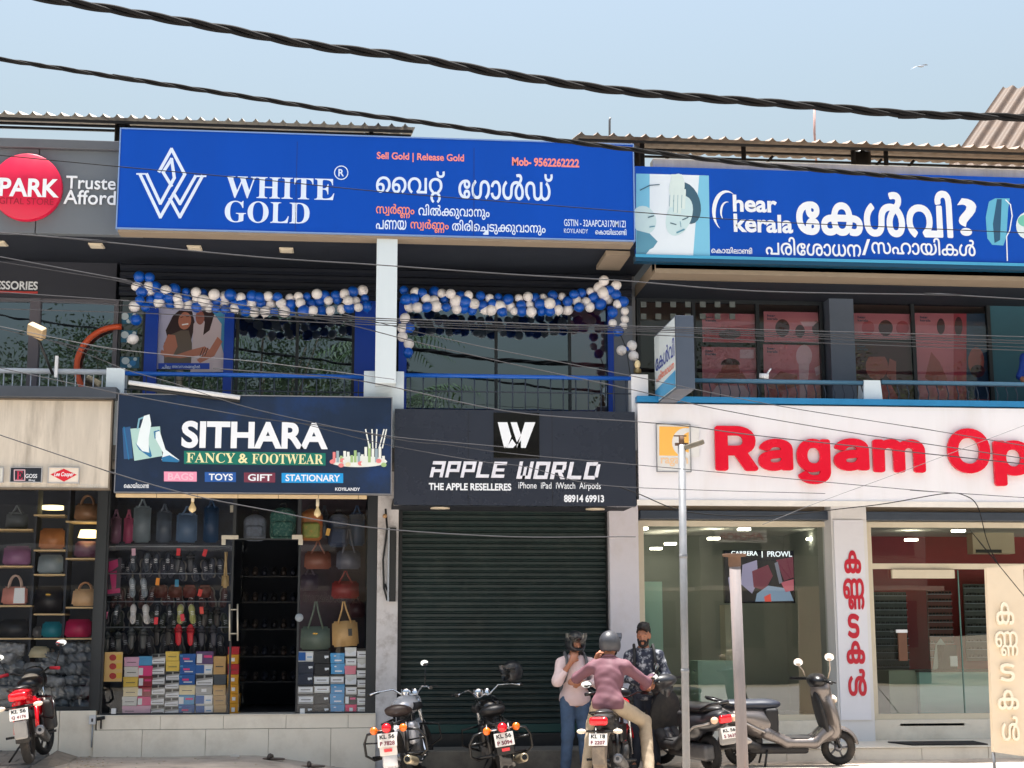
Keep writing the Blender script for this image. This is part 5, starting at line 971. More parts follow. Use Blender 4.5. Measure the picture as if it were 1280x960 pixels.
# --- footwear shop board
Y4 = -1.28
M_navy = mat('navy_flex', (20, 40, 68), .35, var=.4, vscale=.9, dirt=.9, dirt_rgb=(12, 62, 130), dscale=.55, bump=.2, bscale=2)
t = board('navy footwear shop board with white bold name and green band', 145, 494, 490, 617, Y4, .16, M_navy, mat('grey_trim', (120, 122, 128), .4), fw=.012)
txt('SITHARA', 227, 527, 410, 561, Y4, I_white, t, .035)
b = MB(); poly(b, [(230, 563.5), (407, 566.5), (407, 582), (230, 580)], Y4); b.build('green_band', ink('teal_green', (0, 112, 96)), t)
txt(SER('FANCY'), 233, 566, 294, 578.5, Y4 - .002, I_cream, t); txt('&', 298, 567, 310, 579, Y4 - .002, I_cream, t, .02); txt(SER('FOOTWEAR'), 315, 567.5, 404, 580, Y4 - .002, I_cream, t)
for s, a, c_, rgb, tc in (('BAGS', 205, 246, (238, 150, 180), (250, 190, 205)), ('TOYS', 256, 295, (28, 84, 160), None), ('GIFT', 305, 344, (112, 44, 66), None), ('STATIONARY', 352, 429, (20, 150, 220), None)):
    y0 = 589.5 + (a - 205) * .012
    b = MB(); poly(b, [(a, y0), (c_, y0 + .3), (c_, y0 + 12.5), (a, y0 + 12.2)], Y4); b.build('word_tag', ink('tag_' + s.lower(), rgb), t)
    txt(s, a + 5, y0 + 2, c_ - 4, y0 + 10.5, Y4 - .002, ink('tag_letter_' + s.lower(), tc) if tc else I_white, t, .02)
txt('കൊയിലാണ്ടി', 155, 603.5, 186, 610, Y4, I_white, t); txt('KOYILANDY', 419, 609.5, 450, 613.5, Y4, I_white, t, .02)
b = MB()
poly(b, [(153, 535), (163, 533), (166, 573), (155, 574)], Y4, lift=.003, m=0); poly(b, [(163, 536), (200, 533), (203, 570), (168, 576)], Y4, lift=.0036, m=1)
strokepx(b, [(155, 534), (161, 574)], 1.5, Y4, .0042, m=3)
strokepx(b, [(172, 536), (174, 524), (184, 520), (188, 532)], 2, Y4, .0042, m=2)
poly(b, [(180, 520), (187, 518), (189, 530), (186, 548), (186, 566), (178, 564), (171, 556), (174, 540)], Y4, lift=.0052, m=4)
poly(b, [(169, 553), (174, 562), (188, 572), (190, 570), (186, 556), (187, 566), (178, 564)], Y4, lift=.0058, m=3)
poly(b, [(196, 537), (200, 540), (207, 562), (224, 575), (224, 577), (202, 575), (204, 566), (194, 548)], Y4, lift=.0064, m=4)
poly(b, [(202, 572), (212, 569), (225, 576), (222, 578), (203, 577)], Y4, lift=.007, m=3)
strokepx(b, [(194, 548), (193, 540), (199, 538)], 1.4, Y4, .0076, m=3)
b.build('shoe_and_bag_picture', [ink('pic_navy', (40, 84, 130)), ink('pic_mint', (170, 205, 200)), ink('pic_aqua', (120, 170, 190)), ink('pic_blue', (30, 110, 160)), ink('pic_white', (225, 236, 240))], t)
b = MB(); rnd.seed(5)
poly(b, ellpts(448, 577, 36, 7), Y4, lift=.003, m=0)
for i in range(15):
    x = 416 + i * 4.4; h = rnd.uniform(8, 16) + (8 if 8 < i < 14 else 0)
    poly(b, [(x, 578), (x, 578 - h), (x + 3.4, 578 - h), (x + 3.4, 578)], Y4, lift=.0036 + .0002 * i, m=rnd.choice([0, 0, 1, 2, 3]))
for i, (x, dx) in enumerate(((462, -5), (466, -1), (470, 1), (474, 6), (478, 5))): strokepx(b, [(x, 560), (x + dx, 537)], 1.6, Y4, .008 + .0003 * i, m=0)
for i in range(9): poly(b, ellpts(rnd.uniform(414, 482), rnd.uniform(574, 582), 3.5, 2.8, 10), Y4, lift=.0095 + .0002 * i, m=rnd.choice([0, 1, 2, 4]))
b.build('toiletries_picture', [ink('toil_white', (228, 232, 226)), ink('toil_pink', (226, 130, 130)), ink('toil_green', (160, 190, 130)), ink('toil_grey', (150, 170, 180)), ink('toil_cream', (226, 214, 180))], t)
X0, X1, Z0, Z1 = rc(145, 494, 490, 617, Y4)
t = thing('lamp_rail', 'pale batten under the navy footwear board with bulbs hanging from it', 'batten', ((X0 + X1) / 2, Y4, Z0 - .06))
b = MB(); u = X0 + .02
while u < X1 - .35: b.box(u, min(u + .48, X1 - .3), Y4 + .02, Y4 + .05, Z0 - .055, Z0 - .008, bev=.004); u += .486
b.build('batten', mat('cream_batten', (206, 180, 140), .6, var=.15, vscale=6), t)
# --- phone shop board
Y5 = -1.22
t = board('charcoal phone shop board with slanted silver letters above the shutter', 491, 511, 796.5, 634, Y5, .14, mat('charcoal_acp', (40, 45, 58), .28, var=.12, vscale=.9), None)
x0, x1, z0, z1 = rc(617, 516, 674, 573, Y5); b = MB(); b.box(x0, x1, Y5 - .014, Y5 - .001, z0, z1, bev=.004); b.build('emblem_plate', mat('gloss_black', (10, 8, 14), .08), t)
b = MB()
for pts in ([(622, 528), (634, 528), (639, 546), (634, 560), (630, 560)], [(638, 528), (646, 528), (651, 544), (646, 553)], [(656, 528), (669, 528), (657, 560), (646, 560)], [(640, 549), (645, 556), (641, 560), (633, 560)], [(646, 556), (651, 551), (651, 560), (646, 560)]): poly(b, pts, Y5, lift=.016)
b.build('emblem', I_white, t)
# slab letters: every letter as bars on a 4 x 5 grid, slanted
SLAB = {'A': [(0, 4, 4, 5), (3, 0, 4, 4), (0, 0, 1, 3.1), (1, 1.6, 3, 2.5)], 'P': [(0, 0, 1, 5), (1, 4, 4, 5), (3, 2.6, 4, 4), (1, 1.7, 4, 2.6)], 'L': [(0, 0, 1.1, 5), (1.1, 0, 4, 1)],
        'E': [(0, 0, 1.1, 5), (1.1, 4, 4, 5), (1.1, 2, 3.6, 2.9), (1.1, 0, 4, 1)], 'W': [(0, 0, .95, 5), (3.05, 0, 4, 5), (1.6, 0, 2.4, 3.6), (.95, 0, 3.05, .9)], 'O': [(0, 0, 1, 5), (3, 0, 4, 5), (1, 4, 3, 5), (1, 0, 3, 1)],
        'R': [(0, 0, 1.1, 5), (1.1, 4.1, 3.8, 5), (2.9, 2.7, 3.9, 4.1), (1.1, 1.9, 3.5, 2.7), (2, 0, 0, 1.9)], 'D': [(0, 0, 1, 5), (1, 4, 3.2, 5), (1, 0, 3.2, 1), (3, .6, 4, 4.4)]}
def slab_word(s, x0, y0, x1, y1, Y, parent, m):
    X0, X1, Z0, Z1 = rc(x0, y0, x1, y1, Y); n = len(s); sh = .22 * (Z1 - Z0); cw = (X1 - X0 - sh) / (n * 4 + (n - 1) * .75)
    for i, ch in enumerate(s):
        b = MB()
        for (a, c0, d, e) in SLAB[ch]:
            q = [(a, c0), (d, c0), (d, e), (a, e)] if d else [(3.0, 0), (4.2, 0), (3.0, e), (1.9, e)]
            b.prism([(X0 + (i * 4.75 + u) * cw + sh * v / 5, Z0 + (Z1 - Z0) * v / 5) for u, v in q], Y - .02, Y - .001)
        b.build('letter', m, parent)
M_silver = mat('silver_letter', (226, 226, 236), .3, var=.15, vscale=8)
slab_word('APPLE', 537, 577, 634, 597, Y5, t, M_silver); slab_word('WORLD', 645, 577.5, 751, 599, Y5, t, M_silver)
txt('THE APPLE RESELLERES', 536, 604, 639, 613, Y5, I_white, t, .03); txt('iPhone  iPad  iWatch  Airpods', 648, 603, 751, 613.5, Y5, I_white, t, .005); txt('88914 69913', 705, 618.5, 755, 628, Y5, I_white, t, .035)
for px in (585, 690): x0, x1, z0, z1 = rc(px, 514, px + .6, 632, Y5); MB().box(x0, x1, Y5 - .002, Y5 - .0005, z0, z1).build('seam', mat('seam_dark', (20, 22, 28), .7), t)
# --- optician fascia
Y6 = -1.2
t = board('white optician fascia with thick red raised letters', 796, 507, 1460, 632.5, Y6, .3, mat('white_acp', (232, 230, 234), .45, var=.05, vscale=1.2, dirt=.25, dirt_rgb=(190, 176, 160), dscale=1.8, streak=True), None)
X0, X1, Z0, Z1 = rc(796, 500, 1460, 507, Y6); b = MB(); b.box(X0, X1, Y6 - .03, Y6 + .3, Z0, Z1); b.build('teal_capping', M_teal_trim, t)
X0, X1, Z0, Z1 = rc(796, 627, 1460, 632, Y6); b = MB(); b.box(X0, X1, Y6 - .025, Y6 + .0, Z0 - .02, Z1); b.build('bottom_rail', mat('offwhite_rail', (226, 220, 212), .5, var=.1), t)
M_rl = mat('red_acrylic', (220, 6, 44), .25, var=.06, vscale=3)
for ch, a, y0, c_, y1 in (('R', 893, 533, 946, 589), ('a', 947, 549, 990, 589), ('g', 995, 549, 1037, 605.5), ('a', 1041, 548.5, 1085, 589), ('m', 1090, 549.5, 1155, 591), ('O', 1183, 536, 1236, 592), ('p', 1241, 551, 1290, 608)):
    txt('#' + ch, a, y0, c_, y1, Y6 - .012, M_rl, t, 0, depth=.045, name='letter')
t = board('square amber and white emblem plate at the left end of the optician fascia', 820.5, 530, 863.5, 590, Y6 - .02, .018, ink('plate_white', (222, 220, 218)), mat('grey_trim', ()), fw=.008, name='emblem_plate')
b = MB(); poly(b, [(824, 533), (861, 533.5), (861, 570), (824, 569.5)], Y6 - .02, lift=.002, m=0); poly(b, ellpts(857, 553, 17, 18, 28), Y6 - .02, lift=.0026, m=1); poly(b, ellpts(863, 553, 12, 13, 24, 100, 260), Y6 - .02, lift=.0032, m=0)
poly(b, [(861.2, 533), (874, 533), (874, 571), (861.2, 571)], Y6 - .02, lift=.0001, m=1)
b.build('emblem', [ink('amber', (246, 186, 88)), ink('plate_white', ())], t)
txt('ragam', 826, 572, 860, 583, Y6 - .02, ink('pale_amber', (236, 200, 160)), t, .02)
# --- pillar banner
YP = YO - .345
t = thing('pillar_banner', 'tall narrow white banner with crimson letters on the pillar between optician windows', 'banner', P(1066, 905, YP))
X0, X1, Z0, Z1 = rc(1046.5, 650, 1084, 900, YP); b = MB(); b.box(X0, X1, YP, YP + .02, Z0, Z1); b.build('panel', mat('banner_white', (226, 228, 238), .5, var=.03), t)
M_cr = ink('crimson', ())
for s, a, y0, c_, y1 in (('ക', 1055, 688, 1076, 717), ('ണ്ണ', 1054, 723, 1080, 762), ('ട', 1059.5, 767, 1074, 798), ('ക', 1058, 801, 1081, 830), ('ൾ', 1060, 836, 1083, 870)): txt(s, a, y0, c_, y1, YP, M_cr, t, .02, depth=.008, name='letter')
# --- leaning cream signboard by the road
YL = -3.4
t = thing('standing_sign', 'tall cream signboard on thin legs with raised cream letters at the roadside', 'sign', P(1262, 960, YL))
q = [P(1233, 710, YL), P(1279, 706, YL), P(1290, 947, YL), P(1242, 940, YL)]
b = MB(); b.prism([(q[3].x, q[3].z), (q[2].x, q[2].z), (q[1].x, q[1].z), (q[0].x, q[0].z)], YL, YL + .06); b.build('panel', mat('cream_board', (226, 208, 182), .5, var=.06, vscale=3, dirt=.3, dirt_rgb=(206, 176, 140), dscale=2), t)
for s, a, y0, c_, y1 in (('ക', 1244, 753, 1266, 781), ('ണ്ണ', 1243, 789, 1271, 820), ('ട', 1249, 829, 1267, 852), ('ക', 1246, 862, 1272, 887), ('ൾ', 1251, 895, 1273, 926)): txt(s, a, y0, c_, y1, YL, mat('cream_letter', (240, 228, 206), .45), t, 0, depth=.03, name='letter')
for px in (1243.5, 1288):
    p_ = P(px, 941, YL); b = MB(); b.tube([(p_.x, YL + .03, p_.z), (p_.x, YL + .03, gz(p_.x, YL))], .018, 8); b.build('leg', mat('grey_metal', ()), t)
# --- projecting light box on the balcony
t = thing('projecting_sign', 'deep box sign sticking out from the balcony with printed side face', 'sign', P(850, 490, -1.1))
xa, xb = P(845, 440, -2.3).x, P(868, 440, -2.3).x; z0, z1 = P(845, 486, -2.3).z, P(845, 394, -2.3).z
b = MB(); b.box(xa, xb, -2.3, -1.0, z0, z1, bev=.006); b.build('case', mat('slate_case', (72, 82, 98), .45, var=.06), t)
b = MB(); b.quad((xa - .004, -2.28, z0 + .02), (xa - .004, -1.02, z0 + .02), (xa - .004, -1.02, z1 - .02), (xa - .004, -2.28, z1 - .02)); b.build('face', mat('box_face', (214, 224, 226), .45, var=.05), t)
h = z1 - z0
def side(s, f0, f1, g0, g1, m, bold): text_at('lettering', s, -2.26 + 1.2 * (1 - f1), -2.26 + 1.2 * (1 - f0), z0 + h * g0, z0 + h * g1, 0, m, t, bold, flip=True, sideX=xa - .007)
side('കേൾവി', .02, .98, .46, .72, ink('box_blue', (40, 60, 150)), 0); side('പരിശോധന', .05, .95, .3, .42, ink('box_orange', (230, 110, 70)), 0)
b = MB(); b.quad((xa - .008, -2.27, z0 + .03), (xa - .008, -1.03, z0 + .03), (xa - .008, -1.03, z0 + h * .2), (xa - .008, -2.27, z0 + h * .26)); b.build('blue_band', ink('box_cyan', (60, 150, 200)), t)
# --- bag shop board of timber look
Y7 = -1.2
M_ply = mat('silvered_timber', (204, 194, 180), .75, var=.22, vscale=7, dirt=.75, dirt_rgb=(120, 110, 98), dscale=5.0, streak=True)
t = board('weathered pale timber board over the bag shop with small brand plates', -140, 498, 139.5, 611, Y7, .12, M_ply, mat('brown_edge', (120, 108, 94), .6, var=.2), fw=.02)
X0, X1, Z0, Z1 = rc(-140, 482, 146, 496, Y7 - .1); b = MB(); b.box(X0, X1, Y7 - .12, Y7 + .12, Z0, Z1, bev=.01); b.build('capping', mat('slate_capping', (62, 68, 78), .45, var=.15, vscale=4), t)
txt('KOYILANDY', 98, 605, 126, 609.5, Y7, ink('pale_letter', (196, 192, 184)), t, .02)
def plate(label, x0, x1, face): return board(label, x0, 584, x1, 604 if x1 > 60 else 603, Y7 - .03, .028, face, mat('plate_edge', (170, 172, 176), .4), fw=.008, name='brand_plate')
t = plate('dark navy plate with boxed letter on the timber board', 12.5, 52.5, mat('plate_navy', (30, 36, 48), .35))
b = MB(); strokepx(b, [(18, 587.5), (31, 587.5), (31, 600.5), (18, 600.5), (18, 587.5)], 1.3, Y7 - .03); b.build('letter_frame', ink('pale_pink', (206, 170, 178)), t)
txt(SER('E'), 20.5, 589, 28.5, 599.5, Y7 - .03, ink('rose', (190, 50, 80)), t); txt('GOSS', 31.8, 592.5, 46.5, 597.5, Y7 - .03, I_white, t, .01); txt('Bag', 36, 599, 44, 602, Y7 - .03, I_white, t)
t = plate('white plate with red diamond on the timber board', 60, 99, mat('plate_cream', (226, 214, 200), .4))
b = MB(); poly(b, [(63, 593), (80, 586), (96, 593.5), (80, 602)], Y7 - .03); b.build('diamond', ink('scarlet', (206, 20, 44)), t); txt('Lee Cooper', 68, 590, 92, 597, Y7 - .032, I_white, t, .02, shear=.2)
t = plate('pale plate cut by the left edge of the timber board', -35, 4, mat('plate_pale', (214, 212, 206), .4))
b = MB(); poly(b, [(-32, 587), (0, 587), (0, 600), (-32, 600)], Y7 - .03); b.build('plate_print', ink('plate_grey', (120, 120, 124)), t)
# --- wording over the digital store window, orange ring
t = thing('raised_lettering', 'white word with red underline over the digital store window', 'sign', P(20, 364, YW - .06))
txt('ACCESSORIES', -33, 351.5, 47.5, 362, YW - .06, I_white, t, .02, depth=.015)
x0, x1, z0, z1 = rc(-33, 364, 47.5, 366.5, YW - .06); b = MB(); b.box(x0, x1, YW - .08, YW - .061, z0, z1); b.build('underline', ink('underline_red', (190, 60, 56)), t)
t = thing('ring_light', 'large orange ring in the digital store window cut by the balcony post', 'ring', P(146, 512, YW - .08))
c = P(148, 458, YW - .08); rr = (P(148, 458, YW - .08) - P(96, 458, YW - .08)).x
b = MB(); b.tube([c + Vector((rr * math.cos(R(a)), 0, rr * math.sin(R(a)))) for a in range(88, 301, 6)], .04, 10); b.build('ring', mat('orange_ring', (226, 92, 50), .4), t)
# --- posters in the upper windows
t = board('tall poster of two embracing women beside the blue pillar', 197, 375, 281, 462, YW - .035, .004, ink('poster_wall', (178, 178, 206)), None, name='poster', cat='poster', fw=0)
yq = YW - .037; b = MB(); dn = lambda pts: [(x, y + (9 if y < 440 else 4)) for x, y in pts]
poly(b, dn([(262, 376), (280.5, 376), (280.5, 460), (270, 460)]), yq, lift=.001, m=0)
poly(b, dn([(216, 386), (224, 379), (240, 380), (244, 396), (238, 420), (212, 424), (207, 404)]), yq, lift=.0014, m=1)
poly(b, dn(ellpts(231, 392, 8, 11, 20, rot=8)), yq, lift=.002, m=2)
poly(b, dn([(205, 420), (212, 410), (226, 404), (236, 404), (240, 420), (240, 452), (205, 454)]), yq, lift=.0024, m=3)
poly(b, dn([(204, 424), (210, 409), (219, 410), (222, 424), (216, 436), (206, 438)]), yq, lift=.003, m=2)
poly(b, dn([(242, 396), (250, 384), (268, 384), (277, 396), (276, 420), (280, 440), (281, 461), (238, 461), (240, 430)]), yq, lift=.0036, m=4)
poly(b, dn([(250, 380), (262, 377), (268, 384), (262, 404), (254, 410), (256, 394)]), yq, lift=.0042, m=1); poly(b, dn(ellpts(250, 388, 5.5, 9, 16)), yq, lift=.0046, m=5)
poly(b, dn([(202, 428), (216, 436), (240, 428), (256, 424), (262, 428), (252, 440), (226, 444), (208, 442), (200, 434)]), yq, lift=.005, m=2)
poly(b, dn([(262, 428), (272, 412), (278, 418), (268, 436), (250, 450), (246, 446)]), yq, lift=.0054, m=2)
for dx in (0, 3, 6): strokepx(b, dn([(254 + dx, 426), (250 + dx, 436)]), 1, yq, .006, m=1)
strokepx(b, dn([(228, 397), (235, 396)]), 1.6, yq, .0062, m=6); strokepx(b, dn([(226, 388), (229, 387)]), .9, yq, .0064, m=1); strokepx(b, dn([(233, 387), (236, 386.6)]), .9, yq, .0064, m=1)
b.build('print', [ink('poster_aqua', (70, 150, 190)), ink('poster_hair', (46, 26, 30)), ink('poster_skin', (176, 112, 92)), ink('poster_olive', (96, 84, 76)), ink('poster_white', (196, 182, 190)), ink('poster_skin_dark', (150, 92, 80)), I_white], t)
b = MB(); poly(b, [(198, 454), (262, 454), (262, 461.5), (198, 461.5)], yq, lift=.007); b.build('caption_band', ink('caption_blue', (8, 66, 180)), t)
txt('ചില', 202, 456, 213, 461, yq - .007, I_palewhite, t); txt('അവസരങ്ങളിൽ', 215, 456, 250, 461, yq - .007, I_palewhite, t)
YQ = YU + .06
P_pink, P_rose, P_skin, P_dkr, P_wh, P_teal = ink('pp_pink', (214, 150, 160)), ink('pp_rose', (190, 84, 100)), ink('pp_skin', (178, 112, 100)), ink('pp_dark', (70, 30, 42)), ink('pp_white', (226, 216, 222)), ink('pp_teal', (40, 90, 120))
def clinic(label, x0, y0, x1, y1, base, shapes):
    t = board(label, x0, y0, x1, y1, YQ, .01, base, None, name='poster', cat='poster', fw=0)
    b = MB()
    for i, (m, pts) in enumerate(shapes): poly(b, pts, YQ, lift=.002 + .0006 * i, m=m)
    b.build('print', [P_pink, P_rose, P_skin, P_dkr, P_wh, P_teal], t)
    txt('hear', x0 + 4, y0 + 3, x0 + 14, y0 + 6, YQ - .006, P_teal, t, .02); txt('kerala', x0 + 4, y0 + 7, x0 + 17, y0 + 10, YQ - .006, P_teal, t, .02)
    return t
clinic('pink clinic poster of a man covering both ears', 878, 434, 946, 500, P_pink, [(4, [(925, 437), (942, 437), (942, 448), (925, 448)]), (2, ellpts(913, 466, 12, 15)), (3, ellpts(913, 456, 12, 8, 14, 180, 360)), (2, [(890, 478), (900, 464), (906, 474), (900, 486)]), (2, [(936, 478), (927, 464), (921, 474), (926, 486)]), (4, [(884, 499), (896, 482), (930, 482), (942, 499)])])
clinic('pink clinic poster of a white hearing aid held in fingers', 955, 431, 1029, 500, P_pink, [(4, ellpts(1005, 445, 10, 14)), (4, [(998, 450), (1012, 450), (1008, 499), (1000, 499)]), (2, [(957, 480), (976, 464), (996, 470), (998, 482), (972, 490)]), (1, [(957, 499), (960, 485), (980, 490), (976, 499)]), (4, [(1018, 460), (1026, 456), (1028, 466), (1020, 470)])])
clinic('upper pink clinic poster of dark hearing devices beside the slate column', 955, 390, 1029, 428, P_pink, [(3, ellpts(978, 410, 9, 11)), (3, ellpts(1000, 414, 6, 8)), (3, ellpts(1020, 410, 5, 9)), (4, [(1000, 402), (1022, 402), (1016, 408), (1004, 408)])])
clinic('upper pink clinic poster beside the projecting sign', 878, 392, 946, 428, P_pink, [(1, [(880, 412), (944, 405), (944, 427), (880, 427)]), (3, ellpts(912, 418, 14, 6))])
clinic('dark red clinic poster of a head held in both hands', 1068, 428, 1140, 500, P_dkr, [(2, ellpts(1096, 458, 14, 17)), (3, ellpts(1094, 446, 14, 9, 14, 180, 360)), (2, [(1108, 470), (1112, 448), (1120, 452), (1120, 480)]), (1, [(1072, 499), (1082, 476), (1112, 478), (1124, 499)])])
clinic('upper pink clinic poster of three dark devices right of the slate column', 1068, 392, 1140, 424, P_pink, [(3, ellpts(1107, 410, 9, 10)), (1, ellpts(1085, 410, 8, 9)), (1, ellpts(1128, 410, 8, 9))])
clinic('tall clinic poster of a wrist and a bearded face', 1146, 392, 1236, 500, P_pink, [(1, [(1192, 392), (1208, 392), (1208, 499), (1192, 499)]), (5, [(1208, 392), (1236, 392), (1236, 499), (1208, 499)]), (2, [(1156, 472), (1164, 440), (1174, 452), (1184, 474), (1176, 488)]), (3, ellpts(1176, 408, 5, 10)), (3, ellpts(1198, 408, 5, 12)), (2, ellpts(1220, 452, 10, 18)), (3, ellpts(1222, 464, 9, 8))])
for i, (x0, y0, x1, y1, n_) in enumerate(((150, 390, 172, 405, 'top'), (151, 413, 171, 428, 'middle'), (150, 446, 174, 460, 'lower'))):
    t = board('white and blue party sticker on the narrow teal glass, ' + n_ + ' one', x0, y0, x1, y1, YW - .012, .004, ink('sticker_teal', (30, 96, 128)), None, name='sticker', cat='sticker', fw=0)
    b = MB(); cx, cy = (x0 + x1) / 2, (y0 + y1) / 2
    for dx, dy, r, m in ((-5, -2, 5, 0), (4, 1, 4, 1), (0, 4, 3, 0), (7, -4, 2.5, 0)): poly(b, ellpts(cx + dx, cy + dy, r, r * .9, 14), YW - .012, lift=.002 + .0005 * r, m=m)
    b.build('print', [ink('sticker_white', (190, 204, 212)), ink('sticker_blue', (40, 120, 180))], t)
# ================================================================== balloons
M_bb = mat('balloon_blue', (8, 84, 184), .3, objvar=.12); M_bw = mat('balloon_white', (236, 230, 228), .35, objvar=.06)
def balloon_mesh(m):
    b = MB(); prof = [(0, .5)]
    for i in range(1, 14):
        t = math.pi * i / 14; z = math.cos(t) * .5; r = math.sin(t) * (.49 if z > 0 else .49 * (1 - .16 * (-z / .5) ** 2)); prof.append((r, z))
    prof += [(.03, -.52), (.02, -.54), (.06, -.6), (.0, -.59)]
    b.lathe(prof, n=20); o = b.build('balloon', m); return o
protos = {'b': balloon_mesh(M_bb), 'w': balloon_mesh(M_bw)}
used = {'b': False, 'w': False}
rnd.seed(21)
def put_balloon(px, py, Y, kind, where, d=None):
    o = protos[kind]
    if used[kind]: o = o.copy(); COL.objects.link(o)
    used[kind] = True
    OFF[o.name] = Vector((0, 0, 0))
    s_ = (d or rnd.choice([.112, .125, .135, .14, .145, .15, .16]))
    o.location = P(px, py, Y); o.scale = (s_, s_, s_ * 1.06); o.rotation_euler = (rnd.uniform(-1.3, 1.3), rnd.uniform(-1.3, 1.3), rnd.uniform(0, 6))
    tag(o, ('blue' if kind == 'b' else 'white') + ' balloon ' + where, 'balloon', 'balloons of the garland ' + where)
def garland(path, step, where, seq):
    pts = [Vector((x, y, 0)) for x, y in path]; L = [0]
    for i in range(len(pts) - 1): L.append(L[-1] + (pts[i + 1] - pts[i]).length)
    s_ = 0; k = 0
    while s_ < L[-1]:
        i = max(j for j in range(len(L) - 1) if L[j] <= s_); f = (s_ - L[i]) / (L[i + 1] - L[i]); c = pts[i].lerp(pts[i + 1], f); d = (pts[i + 1] - pts[i]).normalized()
        for j, q in enumerate((-9, 0, 8.5)):
            kd = seq[(k + j * 2) % len(seq)]
            put_balloon(c.x - d.y * q + rnd.uniform(-2.5, 2.5) + j * 3, c.y + d.x * q + rnd.uniform(-2, 2), -.35 + rnd.uniform(-.07, .07), kd, where)
        s_ += step; k += 1
garland([(172, 366), (230, 374), (300, 380), (360, 381), (420, 377), (464, 373)], 11.8, 'left of the hanging white column', 'wwbwbbwb')
garland([(505, 374), (560, 377), (620, 382), (680, 381), (735, 375), (752, 368)], 11.8, 'right of the hanging white column', 'bwbbwwbw')
for x, y, k in ((174, 346, 'b'), (187, 347, 'b'), (170, 358, 'w'), (168, 383, 'w'), (182, 384, 'b'), (170, 400, 'b')): put_balloon(x, y, -.36, k, 'at the left end of the long garland')
for x, y, k in ((755, 351, 'w'), (770, 357, 'w'), (762, 363, 'b'), (754, 366, 'w'), (770, 368, 'b'), (779, 377, 'b'), (772, 380, 'w'), (766, 391, 'b'), (781, 389, 'w'), (766, 404, 'w'), (781, 399, 'w'), (779, 408, 'w'), (773, 414, 'b')): put_balloon(x, y, -.42, k, 'bunched at the right end of the long garland')
for x, y, k in ((506, 398, 'w'), (503, 410, 'w'), (512, 410, 'b'), (503, 421, 'w'), (511, 430, 'w'), (510, 441, 'b')): put_balloon(x, y, -.4, k, 'hanging beside the white column', .14)
for x, y, k in ((777, 438, 'w'), (790, 432, 'w'), (792, 445, 'w'), (784, 436, 'b'), (166, 424, 'w')): put_balloon(x, y, -.45, k, 'in the small bunch below the garland', .14 if k == 'w' else .06)
b = MB(); b.tube([P(773, 412, -.42), P(783, 436, -.45), P(788, 470, -.6)], .006, 5); tag(b.build('balloon_string', M_black), 'dark cord below the right end of the balloon garland', 'cord')

# ================================================================== lamps
M_lamp = mat('lamp_plastic', (214, 202, 180), .5); M_glow = mat('lamp_glow', (255, 240, 214), .5, emit=9.0)
zsf = zfas0 + .02
for px, lab in ((-2, 'at the left picture edge'), (120, 'left of the royal blue board'), (243, 'below the emblem of the blue board'), (358, 'left of the hanging white column')):
    q = P(px, 319, -.62 if px < 400 else -.6)
    t = thing('downlight', 'small square downlight in the dark soffit ' + lab, 'ceiling light', (q.x, q.y, zsf))
    MB().box(q.x - .09, q.x + .09, -.72, -.5, zsf - .02, zsf - .001, bev=.005).build('frame', M_lamp, t)
    MB().box(q.x - .07, q.x + .07, -.7, -.52, zsf - .026, zsf - .021).build('diffuser', mat('lamp_diffuser', (236, 224, 200), .4), t)
M_bulb = mat('bulb_glass', (226, 206, 160), .2)
def bulb(label, px, y0, y1, Y):
    a, c = P(px, y0, Y), P(px, y1, Y); t = thing('hanging_bulb', label, 'light bulb', a)
    r = (a.z - c.z) * .32
    b = MB(); b.cyl((a.x, a.y, a.z + .05), (a.x, a.y, a.z - .05), .02, n=8); b.build('socket', M_cream, t)
    b = MB(); b.lathe([(.014, 0), (.018, -.03), (r, -.09), (r * .9, -.12), (0, a.z * 0 - .15)], (a.x, a.y, a.z - .04), n=14); b.build('bulb', M_bulb, t)
bulb('pale bulb hanging under the batten left of the shop door', 241, 622, 637, -.9)
bulb('pale bulb hanging in front of the cartoon backpack', 397, 628, 642, -.9)
for px, lab in ((550, 'left'), (744, 'right')):
    q = P(px, 641, -.5); zq = P(640, 634, -1.2).z + .05
    t = thing('downlight', f'round recessed downlight over the {lab} end of the green shutter', 'ceiling light', (q.x, q.y, zq))
    b = MB(); b.lathe([(0, 0), (.09, 0), (.1, .02)], (q.x, q.y, zq - .02), n=20); b.build('diffuser', mat('lamp_diffuser', ()), t)
    b = MB(); b.lathe([(.1, 0), (.125, .003), (.125, .018)], (q.x, q.y, zq - .022), n=20); b.build('frame', M_lamp, t)
zq = P(640, 634, -1.2).z + .05
b = MB(); b.box(P(491, 634, -1.0).x, P(795, 634, -1.0).x, -1.07, .05, zq, zq + .06); b.build('shutter_soffit', M_dark, bl)
